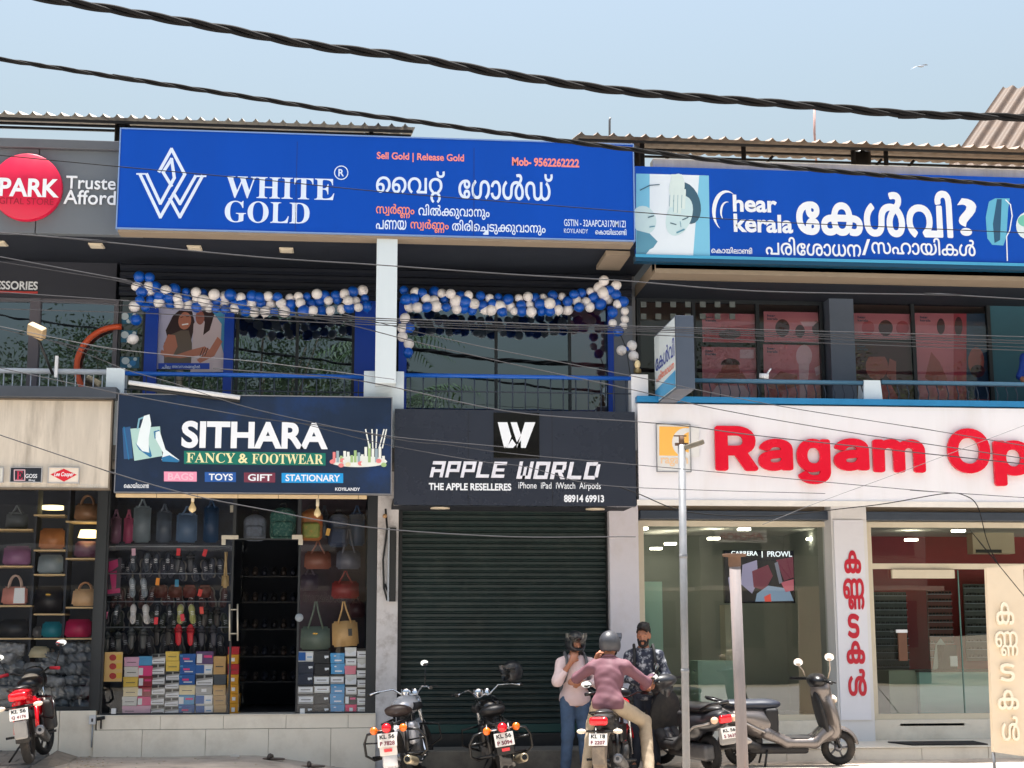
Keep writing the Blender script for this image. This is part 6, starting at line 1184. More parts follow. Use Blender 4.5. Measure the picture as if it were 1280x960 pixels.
# flood lamp on an arm, strip on the rail, tilted tube lamp
q = P(46, 414, -1.5); t = thing('flood_lamp', 'tan square flood lamp on a dark arm leaning over the left railing', 'lamp', P(66, 466, -1.1))
b = MB(); b.tube([P(66, 468, -1.1), P(48, 424, -1.45)], .018, 6); b.build('arm', M_black, t)
b = MB(); b.box(-.11, .11, -.05, .05, -.075, .075, bev=.02); b.xf(Matrix.Translation(q) @ Euler((R(35), R(25), R(-15))).to_matrix().to_4x4()); b.build('lamp_head', mat('tan_lamp', (170, 146, 112), .6, var=.2, vscale=10, dirt=.4), t)
x0, x1, z0, z1 = rc(68.5, 445, 72.5, 472, -1.12); tag(MB().box(x0, x1, -1.14, -1.1, z0, z1, bev=.005).build('rail_clamp', mat('white_plastic', (214, 216, 220), .4)), 'upright white plastic strip fixed to the left railing', 'strip')
t = thing('tube_lamp', 'long thin white tube fitting tilted over the navy footwear board', 'lamp', P(206, 485, -1.32))
a, c = P(161, 478, -1.34), P(300, 497, -1.34)
b = MB(); b.tube([a, c], .028, 8); b.build('tube', mat('white_plastic', ()), t)
b = MB(); b.tube([a + Vector((.01, .02, -.05)), c + Vector((.0, .02, -.04))], .024, 6); b.build('holder', M_black, t)
t = thing('post_lamp', 'small brass lamp with clear bulb on the white post by the projecting sign', 'lamp', P(797, 468, -1.0))
q = P(797, 466, -1.0); b = MB(); b.lathe([(.05, 0), (.05, .04), (.03, .06)], q, n=12); b.build('base', mat('brass', (150, 130, 90), .35, metal=.8), t)
b = MB(); b.ball(q + Vector((0, 0, .11)), (.04, .04, .06), 12); b.build('bulb', M_bulb, t)
# camera on the balcony wall
t = thing('security_camera', 'white bullet security camera on the optician railing', 'camera', P(955, 471, -1.0))
q = P(955, 470, -1.02); b = MB(); b.cyl(q + Vector((-.06, 0, 0)), q + Vector((.05, -.04, -.01)), .035, n=12); b.build('camera_body', mat('white_plastic', ()), t)
b = MB(); b.cyl(q + Vector((.02, 0, .0)), q + Vector((.1, .02, .1)), .012, n=8); b.build('bracket', mat('white_plastic', ()), t)

# ================================================================== footwear and bag shop
COLR = {'white': (222, 224, 222), 'lilac': (224, 176, 206), 'yellow': (238, 206, 92), 'cream': (236, 222, 180), 'sky blue': (74, 158, 214), 'pink': (228, 58, 132), 'dark red': (150, 20, 48), 'grey': (170, 172, 174), 'blue': (18, 96, 178),
        'purple': (96, 70, 120), 'tan': (200, 162, 104), 'slate': (70, 80, 90), 'red': (190, 26, 46), 'mustard': (220, 158, 28), 'navy': (30, 44, 66), 'black': (28, 32, 38), 'hot pink': (236, 24, 104), 'rose': (236, 140, 158)}
def bm_(c): return mat('box_' + c.replace(' ', '_'), COLR[c], .55, var=.08, vscale=14, objvar=.06)
I_txt = ink('print_dark', (52, 54, 60))
def shoebox(label, x0, y0, x1, y1, Y, c, style, depth=.3):
    X0, X1, Z0, Z1 = rc(x0, y0, x1, y1, Y)
    X0 += .003; X1 -= .003; Z1 -= .003; w_, h = X1 - X0, Z1 - Z0
    mats = [bm_(c), I_white, I_txt, bm_('black'), bm_('sky blue'), bm_('pink'), bm_('blue')]
    b = MB(); b.box(X0 + .004, X1 - .004, Y + .003, Y + depth, Z0, Z1 - .002, bev=.003); b.box(X0, X1, Y, Y + depth + .002, Z1 - h * .34, Z1, bev=.003)
    R_ = lambda a, e, g, f, m, l=.003: b.add([(X0 + w_ * a, Y - l, Z0 + h * e), (X0 + w_ * g, Y - l, Z0 + h * e), (X0 + w_ * g, Y - l, Z0 + h * f), (X0 + w_ * a, Y - l, Z0 + h * f)], [(0, 1, 2, 3)], False, m)
    if style == 'diag':
        b.add([(X0 + w_ * .02, Y - .003, Z0 + h * .05), (X1 - w_ * .02, Y - .003, Z0 + h * .05), (X1 - w_ * .02, Y - .003, Z0 + h * .62), (X0 + w_ * .02, Y - .003, Z0 + h * .4)], [(0, 1, 2, 3)], False, 1)
        b.add([(X0 + w_ * .02, Y - .003, Z0 + h * .62), (X0 + w_ * .45, Y - .003, Z0 + h * .68), (X0 + w_ * .45, Y - .003, Z0 + h * .96), (X0 + w_ * .02, Y - .003, Z0 + h * .96)], [(0, 1, 2, 3)], False, 3)
        b.add([(X0 + w_ * .55, Y - .003, Z0 + h * .7), (X0 + w_ * .98, Y - .003, Z0 + h * .76), (X0 + w_ * .98, Y - .003, Z0 + h * .96), (X0 + w_ * .55, Y - .003, Z0 + h * .96)], [(0, 1, 2, 3)], False, 3)
        R_(.1, .22, .9, .28, 2, .004)
    elif style == 'label': R_(.06, .2, .94, .72, 1); R_(.2, .38, .8, .46, 2, .004); R_(.0, .8, 1, 1.0, 3, .003)
    elif style == 'half': R_(.0, .1, .5, .92, 6); R_(.52, .16, .97, .86, 1); R_(.6, .4, .9, .5, 4, .004)
    elif style == 'swirl': R_(.22, .42, .62, .6, 5); R_(.3, .22, .82, .32, 1); R_(.03, .72, .2, .9, 4)
    elif style == 'tick': R_(.66, .42, .92, .6, 1); R_(.7, .36, .78, .42, 1)
    elif style == 'tworow': R_(.3, .2, .8, .34, 1); R_(.25, .66, .4, .76, 1)
    elif style == 'photo': R_(.04, .08, .34, .8, 1); R_(.45, .5, .92, .7, 5)
    elif style == 'spot': R_(.36, .28, .66, .66, 1)
    elif style == 'bw':
        b.add([(X0 + w_ * .02, Y - .003, Z0 + h * .08), (X0 + w_ * .98, Y - .003, Z0 + h * .08), (X0 + w_ * .98, Y - .003, Z0 + h * .7), (X0 + w_ * .4, Y - .003, Z0 + h * .3), (X0 + w_ * .02, Y - .003, Z0 + h * .6)], [(0, 1, 2, 3, 4)], False, 1)
    elif style == 'line': R_(.2, .4, .8, .46, 2)
    o = b.build('shoe_box', mats); tag(o, label, 'shoe box', 'shoe boxes stacked behind the shop glass'); return o
ORD = ['bottom', 'second', 'third', 'fourth', 'fifth', 'sixth', 'seventh', 'eighth']
def stack(where, x0, x1, items, lean=0.0, Y=.1):
    n = len(items)
    for i, (y0, y1, c, st) in enumerate(items):
        k = n - 1 - i; lab = f'{c} shoe box, ' + ('top of ' if i == 0 else 'bottom of ' if k == 0 else ORD[k] + ' from bottom in ') + where
        sh = lean * k + ((i * 7 + int(x0)) % 5 - 2) * .25
        shoebox(lab, x0 + sh, y0, x1 + sh, y1, Y + ((i * 3 + int(x0)) % 4) * .006, c, st)
L = lambda *a: a
stack('the pastel stack nearest the left glass post', 152, 171.5, [L(821, 833, 'lilac', 'line'), L(833, 846, 'white', 'line'), L(846, 858.5, 'yellow', 'line'), L(858.5, 870.5, 'cream', 'line'), L(870.5, 882, 'white', 'line'), L(882, 894, 'lilac', 'line')], .55)
stack('the pink and red stack', 170.5, 189, [L(820, 832, 'sky blue', ''), L(832, 845, 'pink', 'photo'), L(845, 858, 'dark red', 'photo'), L(858, 870.5, 'dark red', 'photo'), L(870.5, 882, 'pink', 'photo'), L(882, 894, 'lilac', '')], .5)
stack('the grey stack right of the red boxes', 188, 205.5, [L(817 + 12.8 * i, 829.8 + 12.8 * i, 'grey', 'diag') for i in range(6)], .3)
stack('the grey stack topped by yellow boxes', 205.5, 223.5, [L(814, 826, 'yellow', 'line'), L(826, 839, 'yellow', 'line')] + [L(839 + 11 * i, 850 + 11 * i, 'grey', 'diag') for i in range(5)], .25)
stack('the blue stack beside the grey ones', 222.5, 243.5, [L(817, 830, 'blue', 'swirl'), L(830, 843, 'blue', 'swirl'), L(843, 856, 'blue', 'swirl'), L(856, 868.5, 'cream', 'line'), L(868.5, 881, 'sky blue', 'photo'), L(881, 894, 'blue', 'swirl')], .3)
stack('the mixed blue and white stack', 244, 266, [L(814, 830, 'purple', 'photo'), L(830, 843, 'white', 'half'), L(843, 857, 'grey', 'diag'), L(857, 868, 'grey', 'spot'), L(868, 881, 'white', 'half'), L(881, 894, 'white', 'half')], .1)
stack('the brown cardboard stack', 266, 282.5, [L(820, 843, 'tan', 'line'), L(843, 856, 'slate', ''), L(856, 869, 'tan', 'line'), L(869, 881, 'tan', 'line'), L(881, 894, 'tan', '')], .1)
stack('the mustard stack left of the door', 284, 299, [L(808, 818, 'red', ''), L(818, 830, 'mustard', 'spot'), L(830, 843, 'red', 'line'), L(843, 855, 'mustard', 'spot'), L(855, 867, 'mustard', 'spot'), L(867, 879, 'mustard', 'spot'), L(879, 894, 'mustard', 'spot')], .0)
stack('the dark stack right of the door', 371.5, 392, [L(814, 827, 'white', 'half'), L(827, 841, 'navy', 'tick'), L(841, 855.5, 'navy', 'tick'), L(855.5, 867, 'grey', 'label'), L(867, 880, 'grey', 'label'), L(880, 893.5, 'black', 'tick')], .1)
stack('the black stack beside the navy boxes', 392, 412.5, [L(813, 829, 'black', 'tick'), L(829, 843, 'black', 'tick'), L(843, 855, 'white', 'label'), L(855, 866, 'white', 'label'), L(866, 880, 'black', 'tick'), L(880, 893.5, 'black', 'tick')])
stack('the sky blue stack right of the door', 412.5, 431, [L(816, 829, 'sky blue', 'tworow'), L(829, 842.5, 'sky blue', 'tworow'), L(842.5, 855, 'grey', 'label'), L(855, 867, 'sky blue', 'tworow'), L(867, 880, 'sky blue', 'tworow'), L(880, 893.5, 'sky blue', 'tworow')])
stack('the stack with pink boxes near the right post', 431, 446, [L(809, 820.5, 'white', 'bw'), L(820.5, 832, 'white', 'label'), L(832, 843, 'rose', ''), L(843, 856, 'white', 'bw'), L(856, 868, 'white', 'label'), L(868, 880.5, 'black', 'photo'), L(880.5, 892, 'hot pink', 'spot')])
stack('the white label stack at the right post', 446, 461, [L(811, 823, 'white', 'label'), L(823, 835, 'white', 'bw'), L(835, 847, 'white', 'label'), L(847, 859, 'white', 'label'), L(859, 870, 'white', 'label'), L(870, 881, 'white', 'label'), L(881, 892, 'white', 'label')])
# --- handbags and totes
def hm(rgb): return mat('leather_%d_%d_%d' % rgb, rgb, .42, var=.12, vscale=12, bump=.15, bscale=120)
M_gold = mat('gold_metal', (210, 170, 90), .25, metal=1.0)
def bag(label, x0, y0, x1, y1, Y, rgb, hy=None, name='handbag', cat='handbag', d=.16, taper=.06, hw=.5, hrgb=None, extra=None, tilt=0.0):
    X0, X1, Z0, Z1 = rc(x0, y0, x1, y1, Y); w_, h = X1 - X0, Z1 - Z0
    t = thing(name, label, cat, ((X0 + X1) / 2, Y + d / 2, Z0))
    c = Vector(((X0 + X1) / 2, Y + d / 2, Z0)); Mt = Matrix.Translation(c) @ Euler((0, tilt, 0)).to_matrix().to_4x4() @ Matrix.Translation(-c)
    bm = bmesh.new(); bmesh.ops.create_cube(bm, size=1)
    for v in bm.verts:
        top = v.co.z > 0; k = 1 - (taper if top else 0)
        v.co = Vector(((X0 + X1) / 2 + v.co.x * w_ * k, Y + d / 2 + v.co.y * d * (.45 if top else 1), Z0 + (v.co.z + .5) * h))
    bmesh.ops.bevel(bm, geom=bm.edges[:], offset=min(.025, h * .15), segments=3, affect='EDGES'); bm.verts.index_update()
    b = MB(); b.add([v.co[:] for v in bm.verts], [[v.index for v in f.verts] for f in bm.faces], True); bm.free()
    mats = [hm(rgb), hm(hrgb or rgb), I_white]
    if extra == 'split':
        b.add([(X0 + w_ * .5, Y - .006 + d * .02, Z0 + h * .06), (X0 + w_ * .95, Y - .006, Z0 + h * .06), (X0 + w_ * .9, Y + d * .2, Z0 + h * .92), (X0 + w_ * .5, Y + d * .2, Z0 + h * .92)], [(0, 1, 2, 3)], False, 2)
    b.xf(Mt); b.build('bag_body', mats, t)
    if hy is not None:
        zt_h = P((x0 + x1) / 2, hy, Y).z; cx = (X0 + X1) / 2; hh = zt_h - Z1
        for k, yy in enumerate((Y + d * .22, Y + d * .72)):
            b = MB()
            if name == 'tote_bag': pts = [(cx - w_ * hw * .5, yy, Z1 - .03), (cx - w_ * hw * .16, yy, Z1 + hh * .6), (cx - .01, yy, zt_h), (cx + .01, yy, zt_h), (cx + w_ * hw * .16, yy, Z1 + hh * .6), (cx + w_ * hw * .5, yy, Z1 - .03)]
            else: pts = [(cx - w_ * hw * .5 * math.cos(a) , yy, Z1 - .02 + (hh + .02) * math.sin(a)) for a in [math.pi * i / 10 for i in range(11)]]
            b.tube(pts, .011, 6); b.xf(Mt); b.build('handle', hm(hrgb or rgb), t)
    if extra == 'clasp' or extra == 'tag':
        b = MB()
        if extra == 'clasp': b.box((X0 + X1) / 2 - .03, (X0 + X1) / 2 + .03, Y - .008, Y + .04, Z0 + h * .66, Z0 + h * .72)
        else: b.box(X0 + w_ * .62, X0 + w_ * .76, Y - .012, Y + .04, Z0 + h * .4, Z0 + h * .68)
        b.xf(Mt); b.build('clasp' if extra == 'clasp' else 'price_tag', M_gold if extra == 'clasp' else I_black, t)
    return t
YS_ = .22
bag('lilac structured handbag on the left display shelf', 2.5, 682, 37, 706.5, YS_, (140, 98, 136), None)
bag('pink and white handbag with round handles at the left picture edge', 1, 733, 33, 755.5, YS_, (206, 140, 132), 719, extra='split', hrgb=(196, 170, 160))
bag('wide black handbag on the lowest left shelf', -2, 774, 34, 796.5, YS_, (40, 44, 52), None, d=.2)
bag('tan brown tall handbag on the middle display shelf', 48, 660, 80, 686, YS_, (168, 108, 66), None)
bag('grey blue handbag below the tan brown one', 46, 693, 78, 716.5, YS_, (132, 146, 156), None)
bag('black handbag with yellow hanging tag on the middle shelf', 42, 733, 78, 766, YS_, (26, 26, 34), None, extra='clasp')
bag('teal patterned small handbag on the lowest middle shelf', 51, 777, 76, 796.5, YS_, (30, 120, 138), None)
bag('brown handbag with raised handle on the top right shelf', 92, 629, 124, 650, YS_, (132, 96, 70), 619)
bag('plum handbag on the second right shelf', 92, 676, 121, 696.5, YS_, (104, 70, 96), None)
bag('beige handbag with drooping loop handle on the right shelf', 89, 736, 121, 757.5, YS_, (214, 178, 140), 728, hrgb=(176, 130, 96))
bag('magenta handbag on the lowest right shelf', 80, 774, 113, 796.5, YS_, (176, 34, 84), None, d=.22)
bag('small grey handbag beside the teal one', 40, 783, 51, 796.5, YS_, (88, 88, 92), None)
for i, (x0, x1, ys) in enumerate(((-40, 40, (661, 707, 756.5, 797.5)), (42, 81, (643, 687, 717.5, 767, 797.5)), (82, 123, (651, 697.5, 758.5, 797.5)))):
    for j, y in enumerate(ys):
        X0, X1, Z0, Z1 = rc(x0, y, x1, y + 2, YS_ - .02)
        col_ = ('left', 'middle', 'right')[i]; ro = ('top', 'second', 'third', 'fourth', 'lowest')[j] if i == 1 else ('top', 'second', 'third', 'lowest')[j]
        tag(MB().box(X0, X1, YS_ - .02, YS_ + .34, Z0, Z1, bev=.003).build('display_shelf', mat('shelf_wood', (214, 186, 140), .45)), f'thin wooden display shelf, {ro} of the {col_} column in the bag shop', 'shelf', 'display shelves of the bag shop')
b = MB()
for px in (41, 82): x = P(px, 720, YS_ + .05).x; b.box(x - .015, x + .015, YS_ + .05, YS_ + .36, zl, zt0)
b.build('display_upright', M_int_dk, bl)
t = thing('shelf_lamp', 'glowing cream lamp shade on the top right display shelf', 'lamp', P(110, 672, .3))
b = MB(); q = P(110, 672, .3); b.lathe([(.13, 0), (.1, .1), (0, .1)], q, n=18); b.build('shade', mat('warm_glow', (250, 226, 160), .6, emit=1.2), t)
t = thing('shelf_lamp', 'small round ceiling lamp glowing in the bag shop', 'lamp', P(66, 637, .6))
b = MB(); q = P(66, 637, .6); b.lathe([(.0, 0), (.14, 0), (.14, .05), (0, .05)], q, n=18); b.build('shade', mat('warm_glow', ()), t)
# plastic wrapped bundles piled behind the glass
M_wrap = mat('crumpled_plastic', (108, 116, 126), .18, var=.55, vscale=9, dirt=.6, dirt_rgb=(44, 50, 60), dscale=6, bump=1.0, bscale=22, spec=.8)
M_wrap2 = mat('clear_plastic', (150, 154, 160), .15, var=.5, vscale=8, dirt=.6, dirt_rgb=(78, 80, 86), dscale=5, bump=1.0, bscale=20, spec=.8)
wraps = []
for i in range(3):
    o = sdf_obj('wrapped_bundle', [('box', (0, 0, 0), (.2, .14, .075), .05)], M_wrap if i != 1 else M_wrap2, vox=.018, noise=.022, nscale=20 + 6 * i, seed=3.1 * i)
    wraps.append(o)
k = 0; rnd.seed(9)
for row, (py, xs_) in enumerate(((882, (2, 34, 68, 100)), (866, (12, 46, 84, 106)), (851, (0, 30, 66, 98)), (836, (14, 50, 84, 106)), (822, (4, 70, 100)), (811, (12, 96)))):
    for px in xs_:
        o = wraps[k % 3]
        if k > 2: o = o.copy(); COL.objects.link(o)
        q = P(px, py, .3); o.location = (q.x, q.y + rnd.uniform(0, .12), q.z); o.rotation_euler = (rnd.uniform(-.15, .15), rnd.uniform(-.2, .2), rnd.uniform(-.5, .5)); k += 1
        lab = 'dark goods in crumpled clear plastic at the ' + ('base' if row == 0 else 'top' if row == 5 else 'middle') + ' of the heap behind the red motorcycle'
        tag(o, lab, 'bundle', 'plastic wrapped bundles heaped behind the bag shop glass')
bag('rounded cream bag on top of the plastic wrapped heap', 34, 808, 62, 822, .2, (196, 188, 160), None, name='pouch', cat='pouch', d=.2, taper=.3)
bag('olive green tote bag with long handles right of the door', 375, 783, 413, 812, .12, (98, 112, 102), 752, name='tote_bag', cat='tote bag', d=.12, extra='clasp')
bag('beige tote bag with black tag right of the olive one', 415.5, 776, 449, 808, .1, (196, 158, 106), 752, name='tote_bag', cat='tote bag', d=.12, tilt=-.06, extra='tag')
bag('brown tote bag on the upper rail right of the door', 380, 689, 414, 711, .4, (120, 74, 62), 676, name='tote_bag', cat='tote bag', d=.12)
bag('slate grey tote bag on strings on the upper rail', 420, 688, 451, 711, .4, (84, 88, 104), 661, name='tote_bag', cat='tote bag', d=.12)
bag('dark red tote bag above the beige one', 414, 726, 449, 748, .3, (122, 44, 44), 714, name='tote_bag', cat='tote bag', d=.12)
bag('small tan purse on a long strap at the left door edge', 276.5, 717, 286, 735, -.0, (186, 160, 116), 690, name='tote_bag', cat='purse', d=.06, hw=.3)
for x0, rgb, nm in ((192, (104, 58, 54), 'left'), (210, (112, 66, 58), 'second'), (228, (118, 62, 60), 'third'), (247, (108, 60, 56), 'right')):
    bag(f'reddish brown pouch, {nm} of the four behind the hanging sneakers', x0, 731, x0 + 17, 747, .5, rgb, None, name='pouch', cat='pouch', d=.08)
for x0, y0, x1, y1, rgb, nm in ((166, 632, 188, 678, (112, 126, 138), 'pale grey flat bag hanging left of the dark blue ones'), (195, 638, 214, 678, (78, 90, 108), 'slate flat bag hanging at the top of the left glass'), (220, 641, 246, 678, (86, 112, 146), 'steel blue flat bag hanging at the top of the left glass'), (254, 632, 273, 678, (34, 66, 104), 'deep blue flat bag hanging nearest the door fanlight'), (137, 645, 151, 679, (120, 84, 108), 'mauve flat bag with dark twin hanging in the left glass corner'), (154, 645, 166, 679, (160, 70, 106), 'pink flat bag hanging in the left glass corner')):
    bag(nm, x0, y0, x1, y1, .3, rgb, y0 - 8, name='tote_bag', cat='hanging bag', d=.08, taper=.0)
def backpack(label, x0, y0, x1, y1, Y, m, m2):
    X0, X1, Z0, Z1 = rc(x0, y0, x1, y1, Y); w_, h = X1 - X0, Z1 - Z0; c = ((X0 + X1) / 2, Y + .1, (Z0 + Z1) / 2)
    t = thing('backpack', label, 'backpack', c)
    sdf_obj('bag_body', [('box', (0, 0, -h * .05), (w_ / 2, .1, h * .44), .07), ('ell', (0, 0, h * .2), (w_ / 2, .1, h * .3))], m, t, vox=.018)
    sdf_obj('front_pocket', [('box', (0, -.1, -h * .18), (w_ * .4, .05, h * .24), .04)], m2, t, vox=.014)
    b = MB(); b.tube([(c[0] - .04, c[1], Z1 - .02), (c[0] - .03, c[1], Z1 + .05), (c[0] + .03, c[1], Z1 + .05), (c[0] + .04, c[1], Z1 - .02)], .009, 6); b.build('grab_loop', M_black, t)
M_camo = mat('leafy_print', (24, 88, 84), .7, dirt=1.0, dirt_rgb=(150, 178, 164), dscale=26)
M_comic = mat('bright_print', (150, 96, 50), .6, var=.5, vscale=9, dirt=.9, dirt_rgb=(170, 40, 36), dscale=11)
backpack('teal leaf print backpack hanging over the shop door', 337, 633, 370, 675, .05, M_camo, M_camo)
backpack('bright orange and red patterned backpack right of the teal one', 375, 635, 403, 676, .05, M_comic, mat('green_print', (120, 130, 60), .6, var=.5, vscale=12, dirt=.8, dirt_rgb=(196, 60, 40), dscale=12))
backpack('speckled grey backpack hanging left of the teal leaf print one', 304, 642, 332, 676, .1, mat('grey_print', (112, 122, 140), .7, var=.4, vscale=30), mat('grey_print', ()))
backpack('dark navy backpack in the right corner of the footwear glass', 410, 640, 436, 684, .4, mat('navy_cloth', (30, 46, 74), .7), mat('navy_cloth', ()))
for pa, pb, rgb in ((132, 290, (50, 60, 80)), (374, 456, (58, 44, 56))):
    b = MB(); b.box(px_(pa, 760, .8), px_(pb, 760, .8), .8, .83, zp, zt0); b.build('display_back', mat('slat_%d' % pa, rgb, .6, var=.5, vscale=5, dirt=.7, dirt_rgb=(24, 28, 38), dscale=4), bl)
# --- hanging shoes
def slide_mesh(rgb, nm):
    m, m2 = hm(rgb), hm(tuple(int(c * .8) for c in rgb))
    V, Fa = sdf([('ell', (0, 0, .06), (.048, .014, .085)), ('ell', (0, 0, -.06), (.04, .014, .08))], .008, .03)
    b = MB(); b.add([tuple(v) for v in V], [tuple(f) for f in Fa.tolist()], True, 0)
    for z0 in (.045, .085): b.tube([(-.047, 0, z0), (-.036, -.035, z0), (0, -.048, z0), (.036, -.035, z0), (.047, 0, z0)], .012, 6, 1)
    return b.build('slide_sandal', [m, m2])
def sneaker_mesh(rgb, sole):
    V, Fa = sdf([('ell', (0, -.03, .08), (.04, .035, .06)), ('ell', (0, -.045, -.06), (.036, .045, .07)), ('cap', (0, -.03, .06), (0, -.05, -.07), .034, .034), ('sub', (0, -.1, -.065), (.024, .05, .045))], .008, .03)
    b = MB(); b.add([tuple(v) for v in V], [tuple(f) for f in Fa.tolist()], True, 0)
    V, Fa = sdf([('ell', (0, .008, .075), (.045, .016, .068)), ('ell', (0, .008, -.065), (.04, .016, .07))], .008, .03)
    b.add([tuple(v) for v in V], [tuple(f) for f in Fa.tolist()], True, 1)
    for z in (.0, .022, .044): b.tube([(-.024, -.07, z), (0, -.078, z + .006), (.024, -.07, z)], .0045, 5, 2)
    return b.build('sneaker', [hm(rgb), hm(sole), I_white])
PAIR = [('dark grey slide sandal in the row above the pastel boxes', 'slide', (64, 70, 74), (164, 179.5), 798.5), ('black strap sandal in the row above the grey boxes', 'slide', (26, 26, 30), (196, 210.5), 794), ('bright red slide sandal in the row above the blue boxes', 'slide', (200, 12, 40), (223, 238), 794),
        ('navy slide sandal in the row beside the door edge', 'slide', (34, 40, 58), (252, 267), 795), ('pale grey slip on shoe hanging in the upper shoe row', 'sneaker', (140, 150, 160), (165.5, 180), 735), ('white sneaker hanging in the middle shoe row', 'sneaker', (206, 204, 204), (166.5, 183.5), 768), ('dark sneaker with grey outline in the middle shoe row', 'sneaker', (40, 44, 52), (197, 211.5), 768),
        ('lime and white sneaker in the middle shoe row', 'sneaker', (176, 178, 118), (226, 240), 768), ('dark slide sandal low in the left glass corner', 'slide', (52, 58, 60), (133, 148), 803), ('dark sneaker in the left glass corner', 'sneaker', (44, 50, 58), (133, 147), 768), ('black sandal with white arc strap near the door', 'slide', (24, 24, 28), (256, 270.5), 772),
        ('dim grey shoe in the highest shoe row', 'sneaker', (74, 82, 94), (168, 184), 703), ('dark sandal with pale loop in the highest shoe row', 'slide', (40, 46, 58), (222, 238), 703), ('dark shoe in the highest shoe row under the slate bag', 'sneaker', (48, 54, 68), (197, 210), 703)]
for i, (lab, kd, rgb, xs_, py) in enumerate(PAIR):
    o = None
    for j, px in enumerate(xs_):
        if o is None: o = slide_mesh(rgb, i) if kd == 'slide' else sneaker_mesh(rgb, (200, 200, 198) if rgb[0] > 100 else (90, 90, 94))
        else: o = o.copy(); COL.objects.link(o)
        q = P(px, py, .14); o.location = q; o.rotation_euler = (R(6), R(-8 if (j and kd == 'sneaker' and rgb[0] > 130) else rnd.uniform(-4, 4)), R(rnd.uniform(-15, 15)))
        o.scale = (1.0, 1, 1.0) if kd == 'slide' else (.95, 1, .95)
        tag(o, lab, 'sandal' if kd == 'slide' else 'shoe', f'pair: {lab}')
        OFF[o.name] = Vector((0, 0, 0))
rnd.seed(31)
for row, py in (('top', 712), ('second', 746), ('third', 779), ('lowest', 806)):
    o = None
    for px in [140 + 12.6 * i for i in range(12)]:
        if o is None: o = sneaker_mesh(((70, 76, 92), (96, 70, 74), (60, 66, 60), (84, 84, 92))[('top', 'second', 'third', 'lowest').index(row)], (130, 128, 126))
        else: o = o.copy(); COL.objects.link(o)
        o.location = P(px + rnd.uniform(-2, 2), py + rnd.uniform(-3, 3), .62); o.rotation_euler = (R(6), R(rnd.uniform(-16, 16)), R(rnd.uniform(-50, 50))); OFF[o.name] = Vector((0, 0, 0))
        tag(o, f'dim shoe hanging far back on the {row} row behind the front shoes', 'shoe', f'shoes hanging far back, {row} row')
for x0, y0, x1, y1, rgb, nm in ((376, 716, 398, 738, (60, 52, 66), 'dusky tote bag left of the dark red one'), (398, 640, 412, 672, (50, 60, 74), 'narrow slate bag between the orange backpack and the navy one'), (436, 640, 456, 682, (40, 62, 92), 'deep blue bag in the upper right corner of the footwear glass'), (436, 752, 456, 772, (70, 40, 46), 'small plum bag above the beige tote'), (6, 640, 34, 661, (110, 118, 128), 'pale grey bag on the top left display shelf')): bag(nm, x0, y0, x1, y1, .5, rgb, y0 - 8, name='tote_bag', cat='bag', d=.1)
for y, nm in ((683, 'top'), (717, 'second'), (752, 'third'), (784, 'lowest')):
    a, c = P(131, y, .2), P(288, y, .2); tag(MB().tube([a, c], .008, 6).build('hanging_rail', M_alu), f'thin metal hanging rail for shoes, {nm} of four behind the left glass', 'rail', 'hanging rails in the footwear window')
for px, py, rgb, nm in ((223, 690, (214, 40, 54), 'red paper tag hanging in the top shoe row'), (256, 691, (214, 40, 54), 'red paper tag hanging nearest the door in the top row'), (197, 727, (240, 150, 40), 'orange square tag hanging over the middle shoe row'), (221, 729, (40, 130, 170), 'small blue tag hanging over the middle shoe row'), (250, 741, (206, 56, 48), 'red tag before the reddish pouches'), (252, 763, (220, 76, 66), 'coral tag hanging beside the lime sneakers'),
                      (167, 690, (214, 170, 190), 'pale pink tag hanging in the top shoe row'), (132, 769, (226, 120, 160), 'pink tag in the left glass corner'), (195, 776, (226, 40, 60), 'red tag hanging under the dark sneakers'), (228, 772, (220, 50, 70), 'red tag hanging on a lime sneaker'), (290, 636, (214, 208, 190), 'small white tag high above the door'), (410, 665, (190, 150, 70), 'yellow hang tag beside the orange backpack')):
    X0, X1, Z0, Z1 = rc(px - 2.4, py - 4.5, px + 2.4, py + 4.5, .05); c = Vector(((X0 + X1) / 2, .05, (Z0 + Z1) / 2))
    b = MB(); b.box(X0, X1, .05, .054, Z0, Z1); b.xf(Matrix.Translation(c) @ Euler((0, rnd.uniform(-.3, .3), 0)).to_matrix().to_4x4() @ Matrix.Translation(-c)); tag(b.build('price_tag', ink('tag_%d_%d_%d' % rgb, rgb)), nm, 'price tag')
b = MB(); X0, X1, Z0, Z1 = rc(139, 826 - 20, 153, 850, .04); 
t = board('yellow leaflet poster with red figures inside the left glass corner', 128.5, 815, 153, 852, .03, .004, ink('leaflet', (222, 186, 120)), None, name='poster', cat='poster', fw=0)
b = MB()
for y in (822, 833, 845): poly(b, ellpts(141, y, 4.5, 4, 12), .03, m=0); poly(b, [(145.5, y - 4), (152, y - 4), (152, y + 3), (145.5, y + 3)], .03, m=1)
b.build('print', [ink('leaflet_red', (176, 40, 40)), ink('leaflet_yellow', (226, 190, 70))], t)
t = board('pink lettered poster hanging in the left glass corner', 129, 698, 151, 745, .25, .004, ink('poster_dusk', (52, 46, 62)), None, name='poster', cat='poster', fw=0)
b = MB()
for pts in ([(133, 703), (147, 699), (148, 708), (136, 716)], [(137, 716), (146, 713), (145, 735), (140, 738)], [(130, 738), (150, 735), (150, 741), (130, 743)]): poly(b, pts, .25)
b.build('print', ink('poster_pink', (190, 44, 112)), t)
